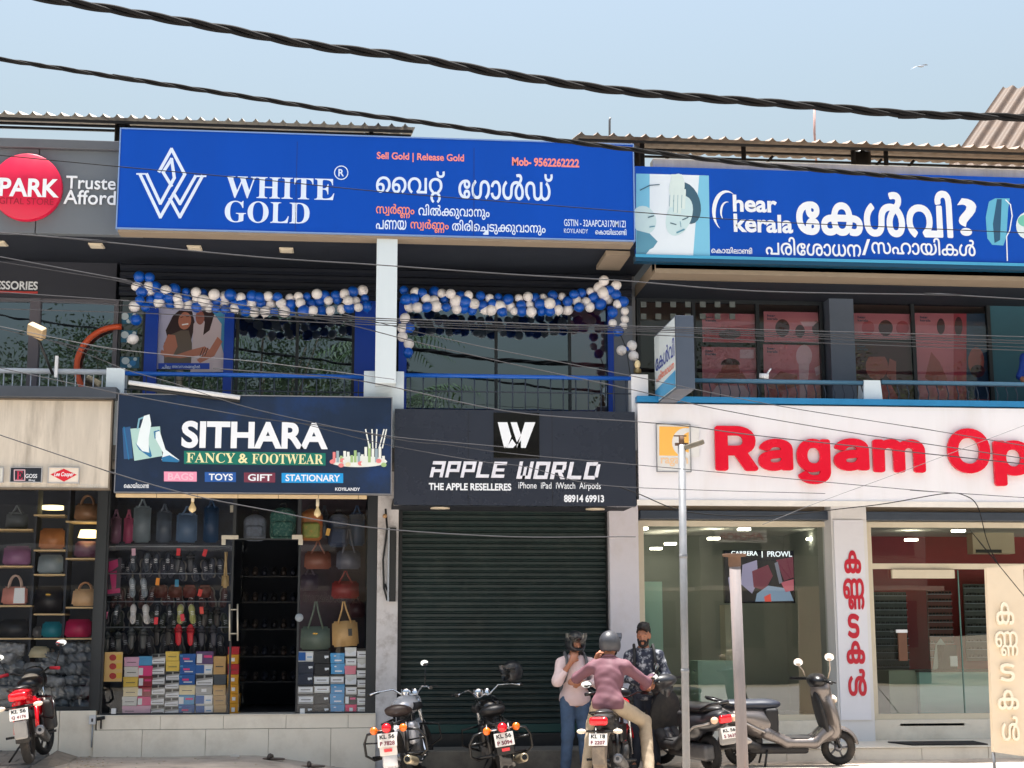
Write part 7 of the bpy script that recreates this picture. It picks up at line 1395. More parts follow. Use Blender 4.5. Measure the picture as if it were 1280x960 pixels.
# shop door: frameless glass leaf standing open, patch fittings, handle
t = thing('glass_door', 'open glass door leaf with steel patch fittings and tall bar handle', 'door', (P(300, 890, -.1).x, -.1, zp))
xd = P(300, 800, -.05).x; zd1 = P(330, 676, -.05).z
b = MB(); b.box(xd - .006, xd + .006, -.03, .78, zp + .03, zd1); b.build('leaf', glass_mat('shop_glass'), t)
b = MB()
for (a, y0, c_, y1) in ((277, 669, 298, 674), (277, 674, 282, 681), (365, 668.5, 378, 674), (373, 674, 378.5, 681)):
    X0, X1, Z0, Z1 = rc(a, y0, c_, y1, -.08); b.box(X0, X1, -.09, -.05, Z0, Z1, bev=.003)
b.build('patch_fitting', mat('satin_steel', (206, 200, 186), .35, metal=.5), t)
b = MB()
for px in (287, 297): 
    a, c = P(px, 755, -.12), P(px, 801, -.12); b.tube([a, c], .011, 8)
for y in (762, 792): b.tube([P(286, y, -.12), P(297, y, -.12)], .008, 6)
b.build('handle', mat('satin_steel', ()), t)
for px, py, r_ in ((374, 772, 5),): q = P(px, py, -.07); b = MB(); b.lathe([(0, -.006), (r_ * .0105, -.006), (r_ * .0105, 0)], q, 'y', 18); tag(b.build('round_sticker', I_grey), 'round pale sticker on the glass right of the shop door', 'sticker')
# shelves of shoes deep in the footwear shop
for k, y in enumerate((720, 752, 786, 820, 852)):
    a, c = P(300, y, 1.6), P(372, y, 1.6)
    t = thing('wall_shelf', f'dim shelf of shoes inside the door, {("topmost", "second", "third", "fourth", "lowest")[k]} of five', 'shelf', (a.x, 1.6, a.z))
    MB().box(a.x, c.x, 1.6, 1.9, a.z - .015, a.z).build('board', mat('shelf_dim', (52, 54, 58), .6), t)
    for i in range(6):
        b = MB(); x = a.x + (i + .5) * (c.x - a.x) / 6; b.ball((x, 1.7, a.z + .05), (.045, .1, .05), 10); b.ball((x, 1.78, a.z + .09), (.04, .05, .05), 10); b.build('shoe', mat('shelf_shoe_%d' % (i % 3), ((46, 46, 52), (70, 62, 60), (38, 44, 60))[i % 3], .5), t)
# ================================================================== optician interior
def lamp_at(lab, px, py, w_):
    q = P(px, py, .62 + (py - 662) * .07); t = thing('ceiling_lamp', lab, 'ceiling light', q)
    MB().box(q.x - w_ / 2, q.x + w_ / 2, q.y - .06, q.y + .06, q.z, q.z + .03).build('diffuser', mat('lamp_glow', ()), t)
for i, (px, py) in enumerate(((802, 662), (930, 663), (892, 674.5), (838, 681), (820, 687), (1016, 675), (1139, 676), (1198, 665))):
    lamp_at('slim lit ceiling lamp inside the optician, ' + ('at the far left', 'before the screen top', 'left of the screen', 'behind the left pole', 'lowest on the left', 'right of the screen', 'over the door closer', 'near the air conditioner')[i], px, py, .16)
t = board('dark advertising screen with riders seen behind the rusty pole', 905, 688, 993, 754, .9, .06, mat('screen_dark', (30, 26, 44), .25, emit=.0), mat('gloss_black', ()), name='screen', cat='screen', fw=.012)
b = MB()
for m, pts in ((0, [(928, 706), (946, 700), (948, 726), (940, 742), (926, 730)]), (1, [(940, 714), (960, 706), (966, 720), (956, 738), (942, 734)]), (2, [(946, 742), (960, 732), (986, 736), (992, 751), (944, 752)]), (3, [(976, 728), (992, 724), (992, 738), (982, 740)]), (1, [(970, 700), (992, 696), (992, 722), (980, 726)]), (4, [(955, 746), (963, 742), (964, 752), (956, 752)]), (5, [(968, 704), (972, 702), (978, 728), (974, 730)]), (0, [(910, 722), (922, 716), (924, 744), (914, 752)])):
    poly(b, pts, .9, lift=.003 + .0006 * m, m=m)
b.build('picture', [mat('scr_violet', (150, 140, 176), .4, emit=.25), mat('scr_maroon', (110, 34, 60), .4, emit=.25), mat('scr_jeans', (130, 150, 180), .4, emit=.25), mat('scr_pink', (190, 90, 110), .4, emit=.25), mat('scr_red', (210, 70, 60), .4, emit=.3), mat('scr_grey', (120, 120, 140), .4, emit=.25)], t)
scw = mat('scr_white', (220, 222, 230), .4, emit=.6)
txt('CARRERA', 914, 688.5, 947, 694.5, .894, scw, t, .02); txt('|', 952, 688, 953.2, 697, .894, scw, t); txt('PROWL', 959, 689, 990, 696, .894, scw, t, .02)
def cabinet(label, x0, y0, x1, y1, Y, d, m, name='counter', cat='counter', top=None):
    X0, X1, Z0, Z1 = rc(x0, y0, x1, y1, Y); t = thing(name, label, cat, ((X0 + X1) / 2, Y, zo0)); MB().box(X0, X1, Y, Y + d, zo0, Z1, bev=.004).build('body', m, t)
    if top: MB().box(X0 - .02, X1 + .02, Y - .02, Y + d + .02, Z1 + .001, Z1 + .03, bev=.004).build('top', top, t)
    return t
M_mint = mat('mint_laminate', (176, 208, 196), .4, var=.04)
t = cabinet('pale mint reception cabinet behind the left pole', 873, 826, 919, 890, .7, .5, M_mint, top=None)
b = MB()
for y in (838, 852, 866): q = P(868, y, .69); b.ball(q, .012, 8)
b.build('knob', M_alu, t)
cabinet('tall beige display column inside behind the rusty pole', 907, 756, 924, 850, 1.0, .3, mat('beige_column', (190, 180, 160), .6), name='display_column', cat='column')
t = cabinet('mint glass front counter with dark top right of the glass door', 1150, 840, 1300, 893, .9, .6, mat('mint_glass_front', (150, 196, 190), .25), top=M_black)
t = cabinet('olive lacquered low unit seen behind the glass door', 1112, 838, 1149, 893, 1.0, .5, mat('olive_unit', (150, 160, 140), .4))
t = board('slim black monitor standing on the optician counter', 1172, 806, 1196, 838, .95, .03, M_black, None, name='monitor', cat='monitor', fw=0)
q = P(1184, 838, .97); MB().box(q.x - .1, q.x + .1, .94, 1.05, q.z, q.z + .012).build('stand', M_black, t)
t = board('small white picture stand on the optician counter', 1188, 820, 1197, 833, .92, .02, I_white, None, name='picture_stand', cat='stand', fw=0)
t = thing('tilted_mirror', 'tilted oval counter mirror with white rim beside the monitor', 'mirror', P(1168, 838, .95))
b = MB(); b.prism([(P(x, y, .95).x, P(x, y, .95).z) for x, y in ((1166, 838), (1172, 836), (1182, 806), (1176, 798), (1170, 806))], .95, .97); b.build('rim', mat('pale_grey', (150, 166, 166), .3), t)
def rack(label, x0, y0, x1, y1, Y, n, m, dense=7):
    X0, X1, Z0, Z1 = rc(x0, y0, x1, y1, Y); t = thing('spectacle_rack', label, 'rack', ((X0 + X1) / 2, Y, Z0))
    MB().box(X0, X1, Y + .05, Y + .08, Z0, Z1).build('back_panel', m, t)
    b = MB(); g = MB()
    for i in range(n):
        z = Z0 + (Z1 - Z0) * (i + .5) / n; b.box(X0, X1, Y, Y + .05, z - .006, z)
        for k in range(dense):
            x = X0 + (X1 - X0) * (k + .5) / dense; w_ = (X1 - X0) / dense * .38
            g.ball((x - w_ * .5, Y + .01, z + .02), (w_ * .45, .012, .018), 8); g.ball((x + w_ * .5, Y + .01, z + .02), (w_ * .45, .012, .018), 8)
    b.build('ledge', M_alu, t); g.build('spectacles', M_black, t)
M_rackp = mat('rack_panel', (70, 76, 74), .5, var=.3, vscale=10)
rack('tall rack of spectacles inside left of the glass door middle', 1096, 740, 1136, 838, 2.2, 11, M_rackp)
rack('tall rack of spectacles inside the optician near the counter', 1162, 738, 1192, 826, 2.3, 10, mat('rack_red', (110, 60, 56), .5))
rack('rack of spectacles cut by the leaning cream signboard', 1208, 730, 1300, 826, 2.4, 10, M_rackp, 9)
t = board('split air conditioner on the maroon optician wall', 1216, 665, 1268, 692, 2.0, .22, mat('ac_beige', (206, 186, 160), .5), None, name='air_conditioner', cat='air conditioner', fw=0)
x0, x1, z0, z1 = rc(1220, 687, 1252, 691, 1.99); MB().box(x0, x1, 1.985, 1.999, z0, z1).build('vent', M_black, t)
x0, x1, z0, z1 = rc(1122, 787, 1133, 826, .2); t = thing('door_handle_plate', 'brown wooden door pull with white top inside the glass door', 'door handle', ((x0 + x1) / 2, .2, z0)); MB().box(x0, x1, .16, .2, z0, z1, bev=.008).build('pull', mat('brown_wood', (110, 72, 52), .5, var=.2), t); x0, x1, z0, z1 = rc(1120, 787, 1134, 791, .15); MB().box(x0, x1, .14, .159, z0, z1).build('cap', I_white, t)
# mat, sockets, conduit on the old pier, sandals, litter
q = P(1180, 928, -.5)
zt2 = zt_ + .002
t = MB(); x0, x1 = P(1117, 927, -.6).x, P(1222, 927, -.6).x
t.add([(x0 + .12, -.92, zt2), (x1 - .0, -.92, zt2), (x1 + .03, -.38, zt2), (x0, -.38, zt2), (x0 + .12, -.92, zt2 + .015), (x1, -.92, zt2 + .015), (x1 + .03, -.38, zt2 + .015), (x0, -.38, zt2 + .015)], [(4, 5, 6, 7), (0, 1, 5, 4), (1, 2, 6, 5), (2, 3, 7, 6), (3, 0, 4, 7)])
tag(t.build('door_mat', mat('dark_mat', (44, 42, 44), .95, var=.3, vscale=20, bump=.6)), 'dark door mat lying on the tiled step of the optician', 'door mat')
t = thing('socket_box', 'white outdoor socket box on the plinth tiles with thin conduit', 'socket', P(116, 900, -.14))
x0, x1, z0, z1 = rc(111.5, 894.5, 120, 905.5, -.16); MB().box(x0, x1, -.19, -.125, z0, z1, bev=.008).build('box', mat('white_plastic', ()), t)
MB().box((x0 + x1) / 2 - .012, (x0 + x1) / 2 + .012, -.194, -.191, (z0 + z1) / 2 - .02, (z0 + z1) / 2 + .02).build('outlet', I_txt, t)
MB().tube([((x0 + x1) / 2, -.15, z0), ((x0 + x1) / 2, -.15, z0 - .28)], .01, 6).build('conduit', M_grey_rail, t)
t = thing('pipe_valve', 'short black pipe fitting at the corner of the tiled plinth', 'pipe', P(128, 900, -.2))
MB().tube([P(121, 899, -.2), P(131, 897, -.2)], .022, 8).build('pipe', M_black, t); MB().tube([P(126.5, 897, -.2), P(126, 911, -.2)], .012, 6).build('outlet', M_black, t)
for px, nm in ((142, 'left of the pastel boxes'), (378, 'before the black boxes')):
    x0, x1, z0, z1 = rc(px - 3, 885.5, px + 3, 892.5, -.09); tag(MB().box(x0, x1, -.1, -.06, z0, z1, bev=.006).build('floor_socket', mat('white_plastic', ())), 'small white block at the glass foot ' + nm, 'block')
t = thing('meter_box', 'tall narrow black duct with hanging cable on the weathered pier', 'duct', P(485, 750, -.15))
x0, x1, z0, z1 = rc(487, 660, 495, 752, -.15); MB().box(x0, x1, -.19, -.125, z0, z1, bev=.004).build('duct', M_black, t)
x0, x1, z0, z1 = rc(484.5, 660, 486.5, 752, -.15); MB().box(x0, x1, -.2, -.125, z0, z1).build('cover_strip', M_grey_rail, t)
MB().tube([P(482, 636, -.16), P(484, 660, -.17), P(479, 700, -.17), P(480, 735, -.17), P(484, 750, -.18), P(487, 744, -.18), P(481, 730, -.18)], .014, 7).build('cable', M_black, t)
MB().ball(P(481, 645, -.18), .03, 10).build('junction', mat('tan_plastic', (176, 140, 100), .5), t)
def sandal(label, px, py, Y, rz, rgb=(96, 84, 76)):
    q = P(px, py, Y); t = thing('lost_sandal', label, 'sandal', (q.x, Y, gz(q.x, Y)), R(rz))
    sdf_obj('sole', [('ell', (.06, 0, .02), (.1, .05, .016)), ('ell', (-.07, 0, .02), (.08, .042, .016))], hm(rgb), t, vox=.012)
    b = MB(); b.tube([(.05, -.05, .02), (.05, -.04, .05), (.055, 0, .06), (.05, .04, .05), (.05, .05, .02)], .026, 8); b.build('strap', hm(tuple(int(c * .8) for c in rgb)), t, world=False)
sandal('worn brown sandal lying by the plinth, the left one', 343, 936, -.62, 160); sandal('worn dark sandal lying flat nearer the road', 392, 945, -.85, 185)
for px, py, lab, s_ in ((258, 944, 'crumpled white paper lying on the forecourt before the plinth', .16), (293, 946, 'small scrap of white paper right of the larger one', .05), (389, 953, 'small brown lump on the ground beside the dark sandal', .03)):
    d = _fw * FPX + _rt * (px - 640.0) - _up * (py - 480.0); k = (gz(P(px, py, -1).x, -1) - CAM.z) / d.z; q = CAM + d * k; z = gz(q.x, q.y)
    b = MB(); n = 10; rnd.seed(px)
    top = [(q.x + s_ * 1.3 * math.cos(a) * rnd.uniform(.7, 1.1), q.y + s_ * .6 * math.sin(a) * rnd.uniform(.7, 1.1), z + .012 + rnd.uniform(0, .02)) for a in [2 * math.pi * i / n for i in range(n)]]
    b.add(top + [(q.x, q.y, z + .035)], [(i, (i + 1) % n, n) for i in range(n)]); b.add([(x, y, z + .0) for x, y, _ in top] + top, [(i, (i + 1) % n, n + (i + 1) % n, n + i) for i in range(n)])
    tag(b.build('litter', mat('paper_white', (222, 216, 206), .9) if s_ > .04 else mat('brown_lump', (92, 52, 40), .8)), lab, 'litter')
# dry leaves and grit along the edge of the ramp
b = MB(); rnd.seed(2)
for i in range(240):
    x = rnd.gauss(-3.35, .5) if i < 140 else rnd.uniform(-4, 4.5); y = rnd.uniform(-2.6, -.2) if i < 140 else rnd.uniform(-3.0, -.25); z = gz(x, y) + .012; s_ = rnd.uniform(.008, .03); a = rnd.uniform(0, 6)
    b.add([(x + s_ * math.cos(a), y + s_ * math.sin(a), z), (x + s_ * .5 * math.cos(a + 1.8), y + s_ * .5 * math.sin(a + 1.8), z + .006), (x - s_ * math.cos(a), y - s_ * math.sin(a), z + .002), (x - s_ * .5 * math.cos(a + 1.8), y - s_ * .5 * math.sin(a + 1.8), z + .004)], [(0, 1, 2, 3)], False, i % 3)
tag(b.build('leaf_litter', [mat('dry_leaf', (150, 120, 70), .9), mat('grit', (190, 176, 158), .9), mat('green_leaf', (96, 110, 50), .8)]), 'dry leaves and grit scattered over the forecourt', 'leaf litter', kind='stuff')
# ================================================================== two-wheelers (local axes: x forward, y left, z up)
M_tyre = mat('tyre', (34, 33, 34), .85, var=.25, vscale=14, dirt=.5, dirt_rgb=(104, 92, 80), dscale=6)
M_rim = mat('alloy', (120, 122, 128), .35, metal=.8, var=.15)
M_chrome = mat('chrome', (220, 222, 226), .12, metal=1.0)
M_bk = mat('bike_black', (20, 20, 23), .3, var=.1, vscale=12)
M_bkm = mat('matt_black', (30, 30, 33), .65, var=.2, vscale=12, dirt=.35, dirt_rgb=(92, 84, 74), dscale=5)
M_seat = mat('seat_vinyl', (62, 50, 46), .5, var=.12, vscale=10, bump=.1)
M_seatb = mat('black_vinyl', (32, 32, 35), .45, var=.12, vscale=10, bump=.1)
M_tail = mat('tail_red', (206, 10, 26), .15, coat=.6, emit=.15); M_amber = mat('amber_lens', (236, 108, 20), .2, coat=.5, emit=.1)
M_plate = mat('number_plate', (222, 218, 212), .5, var=.06, dirt=.3, dirt_rgb=(150, 130, 104), dscale=14)
M_mir = mat('mirror_glass', (214, 228, 240), .05, metal=1.0)
M_eng = mat('engine_grey', (90, 90, 92), .5, metal=.5, var=.3, vscale=20)
def lwheel(root, x, z, r, w, steer=0.0, spokes=10, rimm=None):
    Mx = Matrix.Translation((x, 0, z)) @ Matrix.Rotation(steer, 4, 'Z')
    b = MB(); prof = []
    for i in range(13): a = math.pi * 2 * i / 12; prof.append((r - w * .5 + w * .5 * math.cos(a), w * .5 * math.sin(a)))
    b.lathe(prof, (0, 0, 0), 'y', 36)
    for i in range(40):
        a = 2 * math.pi * i / 40; c, s_ = math.cos(a), math.sin(a); rr = r + .002
        for sg in (-1, 1): b.add([(c * rr, sg * .008, s_ * rr), (math.cos(a + .05) * rr, sg * .008, math.sin(a + .05) * rr), (math.cos(a + .09) * (r - .014), sg * w * .4, math.sin(a + .09) * (r - .014)), (math.cos(a + .04) * (r - .014), sg * w * .4, math.sin(a + .04) * (r - .014))], [(0, 1, 2, 3)], False, 0)
    b.xf(Mx); t = b.build('wheel', M_tyre, root, world=False)
    b = MB(); ri = r - w * .9; b.lathe([(ri, -.025), (ri + .018, -.03), (ri + .018, .03), (ri, .025), (ri - .012, 0), (ri, -.025)], (0, 0, 0), 'y', 32); b.lathe([(0, -.05), (.045, -.05), (.05, 0), (.045, .05), (0, .05)], (0, 0, 0), 'y', 16)
    for i in range(spokes): a = 2 * math.pi * i / spokes; b.cyl((.03 * math.cos(a), (-.02, .02)[i % 2], .03 * math.sin(a)), (ri * math.cos(a + .1), 0, ri * math.sin(a + .1)), .004 if spokes > 8 else .013, n=5)
    b.xf(Mx); b.build('rim', rimm or M_rim, t, world=False)
def arc_strip(name, root, m, c, r, a0, a1, w, th=.012, n=16, crown=.02):
    vs, fs = [], []
    for i in range(n + 1):
        a = R(a0 + (a1 - a0) * i / n)
        for rr in (r, r + th):
            for y, dz in ((-w / 2, -crown), (-w / 4, 0), (w / 4, 0), (w / 2, -crown)): vs.append((c[0] + (rr + dz) * math.cos(a), y, c[1] + (rr + dz) * math.sin(a)))
    for i in range(n):
        for k in range(3):
            p, q = i * 8 + k, (i + 1) * 8 + k; fs += [(p, p + 1, q + 1, q), (p + 4, q + 4, q + 5, p + 5)]
        p, q = i * 8, (i + 1) * 8; fs += [(p, q, q + 4, p + 4), (p + 3, p + 7, q + 7, q + 3)]
    for e in (0, n * 8): fs.append((e, e + 4, e + 5, e + 1)); fs.append((e + 1, e + 5, e + 6, e + 2)); fs.append((e + 2, e + 6, e + 7, e + 3))
    b = MB(); b.add(vs, fs, True); return b.build(name, m, root, world=False)
def plate(root, x, z, w, h, lines, tilt=.25):
    b = MB(); b.box(-.004, .004, -w / 2, w / 2, -h / 2, h / 2, bev=.003); Mx = Matrix.Translation((x, 0, z)) @ Matrix.Rotation(tilt, 4, 'Y'); b.xf(Mx); t = b.build('number_plate', M_plate, root, world=False)
    for i, s in enumerate(lines):
        vs, fs = curve_mesh(s, .033); xs = [v[0] for v in vs]; ys = [v[1] for v in vs]; n = len(lines); zc = h * (.5 - (i + .5) / n); hh = h / n * .62; ww = w * (.78 if len(s) > 4 else .6)
        b = MB(); b.add([(-.006, ww * (.5 - (v[0] - min(xs)) / (max(xs) - min(xs))), zc + hh * ((v[1] - min(ys)) / (max(ys) - min(ys)) - .5)) for v in vs], fs); b.xf(Mx); b.build('lettering', I_black if i == 0 else ink('plate_maroon', (110, 30, 50)), t, world=False, fix=False)
def mirror(root, base, top, r=(.055, .04), m=None, turn=0.0):
    b = MB(); b.tube([base, (Vector(base) + Vector(top)) / 2 + Vector((.02, 0, 0)), top], .007, 6); c = Vector(top) + Vector((0, 0, r[1] * .8))
    k = len(b.v); b.ball((0, 0, 0), (.018, r[0], r[1]), 14); b.xf(Matrix.Translation(c) @ Matrix.Rotation(turn, 4, 'Z'), k); t = b.build('mirror', m or M_bk, root, world=False)
    b = MB(); b.lathe([(0, -.016), (r[0] * .9, -.012)], (0, 0, 0), 'x', 18)
    b.v = [(v[0] - .004, v[1], v[2] * r[1] / r[0]) for v in b.v]; b.xf(Matrix.Translation(c) @ Matrix.Rotation(turn, 4, 'Z') @ Matrix.Rotation(R(-14), 4, 'Y')); b.build('glass', M_mir, t, world=False)
def tb(name, root, m, *paths, n=8):
    if len(paths) > 1 and name in ('grip', 'lever', 'knee_pad', 'fork', 'centre_stand', 'front_guard', 'foot_peg'):
        for p_ in paths: tb(name, root, m, p_, n=n)
        return
    b = MB()
    for pts, r in paths: b.tube(pts, r, n)
    return b.build(name, m, root, world=False)
def place(t, px, Y, head, lean):
    q = P(px, 900, Y); t.location = (q.x, Y, gz(q.x, Y) + .004); t.rotation_mode = 'XYZ'
    t.matrix_world = Matrix.Translation(t.location) @ Matrix.Rotation(R(head), 4, 'Z') @ Matrix.Rotation(R(lean), 4, 'X')
def classic(label, tank_m, side_m, seat_m, plate_l, mirrors, steer):
    """old style roadster, origin under the rear axle"""
    t = thing('motorcycle', label, 'motorcycle', (0, 0, 0)); WB = 1.37
    lwheel(t, 0, .31, .31, .12); lwheel(t, WB, .32, .32, .1, steer)
    arc_strip('rear_fender', t, tank_m, (0, .31), .345, 8, 196, .17); arc_strip('front_fender', t, tank_m, (WB, .32), .35, 20, 170, .13)
    sdf_obj('fuel_tank', [('ell', (.78, 0, .86), (.27, .165, .12)), ('ell', (.62, 0, .84), (.14, .11, .09))], tank_m, t, vox=.014)
    tb('knee_pad', t, M_bkm, *[([(.62, s * .12, .84), (.82, s * .155, .84)], .05) for s in (-1, 1)])
    sdf_obj('rider_seat', [('ell', (.38, 0, .81), (.22, .155, .065)), ('ell', (.26, 0, .84), (.1, .14, .05))], seat_m, t, vox=.012, k=.04)
    for s in (1, -1): sdf_obj('side_box', [('box', (.36, s * .15, .55), (.13, .045, .13), .04)], side_m, t, vox=.014)
    b = MB(); b.box(.55, .92, -.14, .14, .28, .5, bev=.04); b.cyl((.74, 0, .48), (.8, 0, .76), .085, n=16)
    for i in range(6): b.lathe([(.06, 0), (.115, 0), (.115, .008), (.06, .008)], (.745 + i * .01, 0, .52 + i * .034), 'z', 14)
    b.lathe([(0, -.17), (.1, -.17), (.11, -.12), (.11, .12), (.1, .17), (0, .17)], (.66, 0, .38), 'y', 18); b.build('engine', M_eng, t, world=False)
    tb('frame', t, M_bk, ([(0, .1, .31), (.5, .11, .42), (.55, .1, .75), (1.05, .02, .86), (.98, .05, .4), (.55, .1, .27)], .016), ([(0, -.1, .31), (.5, -.11, .42), (.55, -.1, .75), (1.05, -.02, .86), (.98, -.05, .4), (.55, -.1, .27)], .016), ([(.5, .1, .72), (-.16, .09, .7), (-.2, 0, .68), (-.16, -.09, .7), (.5, -.1, .72)], .014))
    tb('fork', t, M_chrome, ([(WB, .085, .32), (1.1, .085, .92)], .022), ([(WB, -.085, .32), (1.1, -.085, .92)], .022))
    for s in (1, -1): tb('shock_absorber', t, M_bk, ([(.03, s * .13, .36), (.13, s * .125, .68)], .024))
    b = MB(); b.ball((1.2, 0, .88), (.12, .11, .11), 18); b.build('headlight', tank_m, t, world=False)
    c, s_ = math.cos(steer), math.sin(steer); H = lambda x, y, z: (1.1 + x * c - y * s_, x * s_ + y * c, z)
    tb('handlebar', t, M_chrome, ([H(-.3, .4, 1.03), H(-.2, .33, 1.05), H(-.05, .2, 1.06), H(0, .09, .97), H(0, -.09, .97), H(-.05, -.2, 1.06), H(-.2, -.33, 1.05), H(-.3, -.4, 1.03)], .013))
    tb('grip', t, M_bk, ([H(-.18, .33, 1.05), H(-.31, .42, 1.03)], .021), ([H(-.18, -.33, 1.05), H(-.31, -.42, 1.03)], .021)); tb('lever', t, M_bk, ([H(-.1, .27, 1.06), H(-.18, .45, 1.035)], .008), ([H(-.1, -.27, 1.06), H(-.18, -.45, 1.035)], .008))
    b = MB(); b.lathe([(0, .05), (.06, .05), (.065, 0), (.05, -.05)], (1.12, .05, 1.0), 'z', 16); b.lathe([(0, .04), (.035, .04), (.04, -.03)], (1.12, -.06, 1.0), 'z', 14); b.build('instrument', M_chrome, t, world=False)
    for y, top in mirrors: mirror(t, H(-.14, y, 1.06), H(-.1, y * 1.05, top), turn=steer * .5)
    b = MB(); b.ball((-.345, 0, .66), (.05, .055, .055), 14); b.build('tail_light', M_tail, t, world=False); b = MB(); b.box(-.33, -.2, -.06, .06, .58, .72, bev=.02); b.build('lamp_mount', M_bk, t, world=False)
    for s in (1, -1): b = MB(); b.ball((-.25, s * .17, .64), (.035, .045, .045), 12); b.build('indicator', M_amber, t, world=False)
    tb('indicator_stalk', t, M_chrome, ([(-.24, -.16, .64), (-.24, .16, .64)], .01))
    plate(t, -.36, .53, .22, .15, plate_l, .2); b = MB(); b.box(-.375, -.365, -.045, .045, .4, .435); b.build('reflector', M_tail, t, world=False)
    b = MB(); b.box(-.362, -.345, -.1, .1, .36, .47, bev=.01); b.build('mud_flap', M_plate if side_m is not M_bk else M_bk, t, world=False)
    tb('exhaust', t, M_chrome, ([(.9, -.12, .45), (.95, -.15, .25), (.6, -.16, .2), (.1, -.19, .24)], .024)); b = MB(); b.tube([(.15, -.19, .235), (.1, -.19, .24), (-.3, -.2, .29), (-.34, -.2, .295)], [.03, .052, .052, .04], 14); b.build('muffler', mat('heat_steel', (190, 176, 150), .3, metal=.8, var=.2), t, world=False); b = MB(); b.cyl((-.335, -.2, .2945), (-.348, -.2, .2965), .03, n=12); b.build('muffler_mouth', M_bk, t, world=False)
    for s in (1, -1): tb('crash_guard', t, M_bk, ([(.0, s * .12, .62), (-.05, s * .3, .6), (.02, s * .36, .5), (.05, s * .36, .36), (.1, s * .28, .3), (.2, s * .13, .32)], .015), ([(.03, s * .36, .5), (.15, s * .13, .48)], .01))
    tb('front_guard', t, M_bk, ([(.98, .1, .62), (1.0, .33, .6), (1.0, .35, .42), (.97, .1, .3)], .014), ([(.98, -.1, .62), (1.0, -.33, .6), (1.0, -.35, .42), (.97, -.1, .3)], .014))
    tb('side_stand', t, M_bk, ([(.5, .12, .26), (.42, .3, .03)], .012)); tb('foot_peg', t, M_bk, ([(.35, -.3, .3), (.35, .3, .3)], .014), ([(.1, -.3, .33), (.1, .3, .33)], .014))
    return t
M_sil = mat('silver_paint', (206, 208, 214), .25, metal=.35, coat=.4); M_gloss = mat('gloss_black_paint', (16, 17, 20), .15, coat=.6)
t = classic('silver grey classic motorcycle with brown seat parked at the left of the shutter', M_sil, M_sil, M_seat, ('KL 56', 'P 7828'), ((-.27, 1.3),), R(-12)); place(t, 500, -2.1, 76, -7)
t = classic('black classic motorcycle leaning before the middle of the green shutter', M_gloss, M_bk, M_seatb, ('KL 56', 'P 5094'), ((-.27, 1.16),), R(10)); place(t, 634, -2.1, 92, -9)
BLK = t
def helmet(label, loc, rz, tilt, m, parent=None, visor=True):
    t = thing('helmet', label, 'helmet', (0, 0, 0)) if label else None
    V, Fa = sdf([('ell', (0, 0, .0), (.142, .116, .128)), ('ell', (.02, 0, -.06), (.128, .108, .095)), ('cut', (0, 0, -.115), (0, 0, -1)), ('sub', (.15, 0, -.03), (.09, .1, .065)), ('sub', (0, 0, -.1), (.1, .09, .09))], .011, .05)
    def put(vs): return [tuple(Mh @ Vector(v)) for v in vs]
    Mh = Matrix.Translation(loc) @ Matrix.Rotation(rz, 4, 'Z') @ Matrix.Rotation(tilt, 4, 'Y')
    b = MB(); b.add(put(V), [tuple(f) for f in Fa.tolist()], True); root = t or parent
    hn = b.build('shell' if t else 'helmet', m, root, world=False, fix=False)
    b = MB(); n = 12; vs = []
    for z, rr in ((.055, .128), (.045, .15)): vs += [(rr * math.cos(a) * 1.08 + .004, rr * math.sin(a) * .95, z - .005) for a in [R(-75 + 150 * i / n) for i in range(n + 1)]]
    b.add(put(vs), [(i, i + 1, n + 2 + i, n + 1 + i) for i in range(n)], True); b.build('peak', m, hn if not t else t, world=False, fix=False)
    if visor:
        b = MB(); vs = []
        for k in range(5):
            z = .1 - .03 * k; rr = .142 - .004 * (k - 1) ** 2
            vs += [(rr * math.cos(a) * 1.08 + .008, rr * math.sin(a), z) for a in [R(-80 + 160 * i / n) for i in range(n + 1)]]
        b.add(put(vs), [(k * (n + 1) + i, k * (n + 1) + i + 1, (k + 1) * (n + 1) + i + 1, (k + 1) * (n + 1) + i) for k in range(4) for i in range(n)], True); b.build('visor', glass_mat('smoke_visor', (.4, .44, .48), .35, .02, .3), hn if not t else t, world=False, fix=False)
    return t or hn
M_hel = mat('helmet_black', (34, 37, 42), .35, coat=.2, var=.1); M_helg = mat('helmet_grey', (64, 66, 72), .4, var=.1)
helmet('black open face helmet hanging on the bars of the black motorcycle', P(640, 839, -1.15), R(-150), R(10), M_hel)
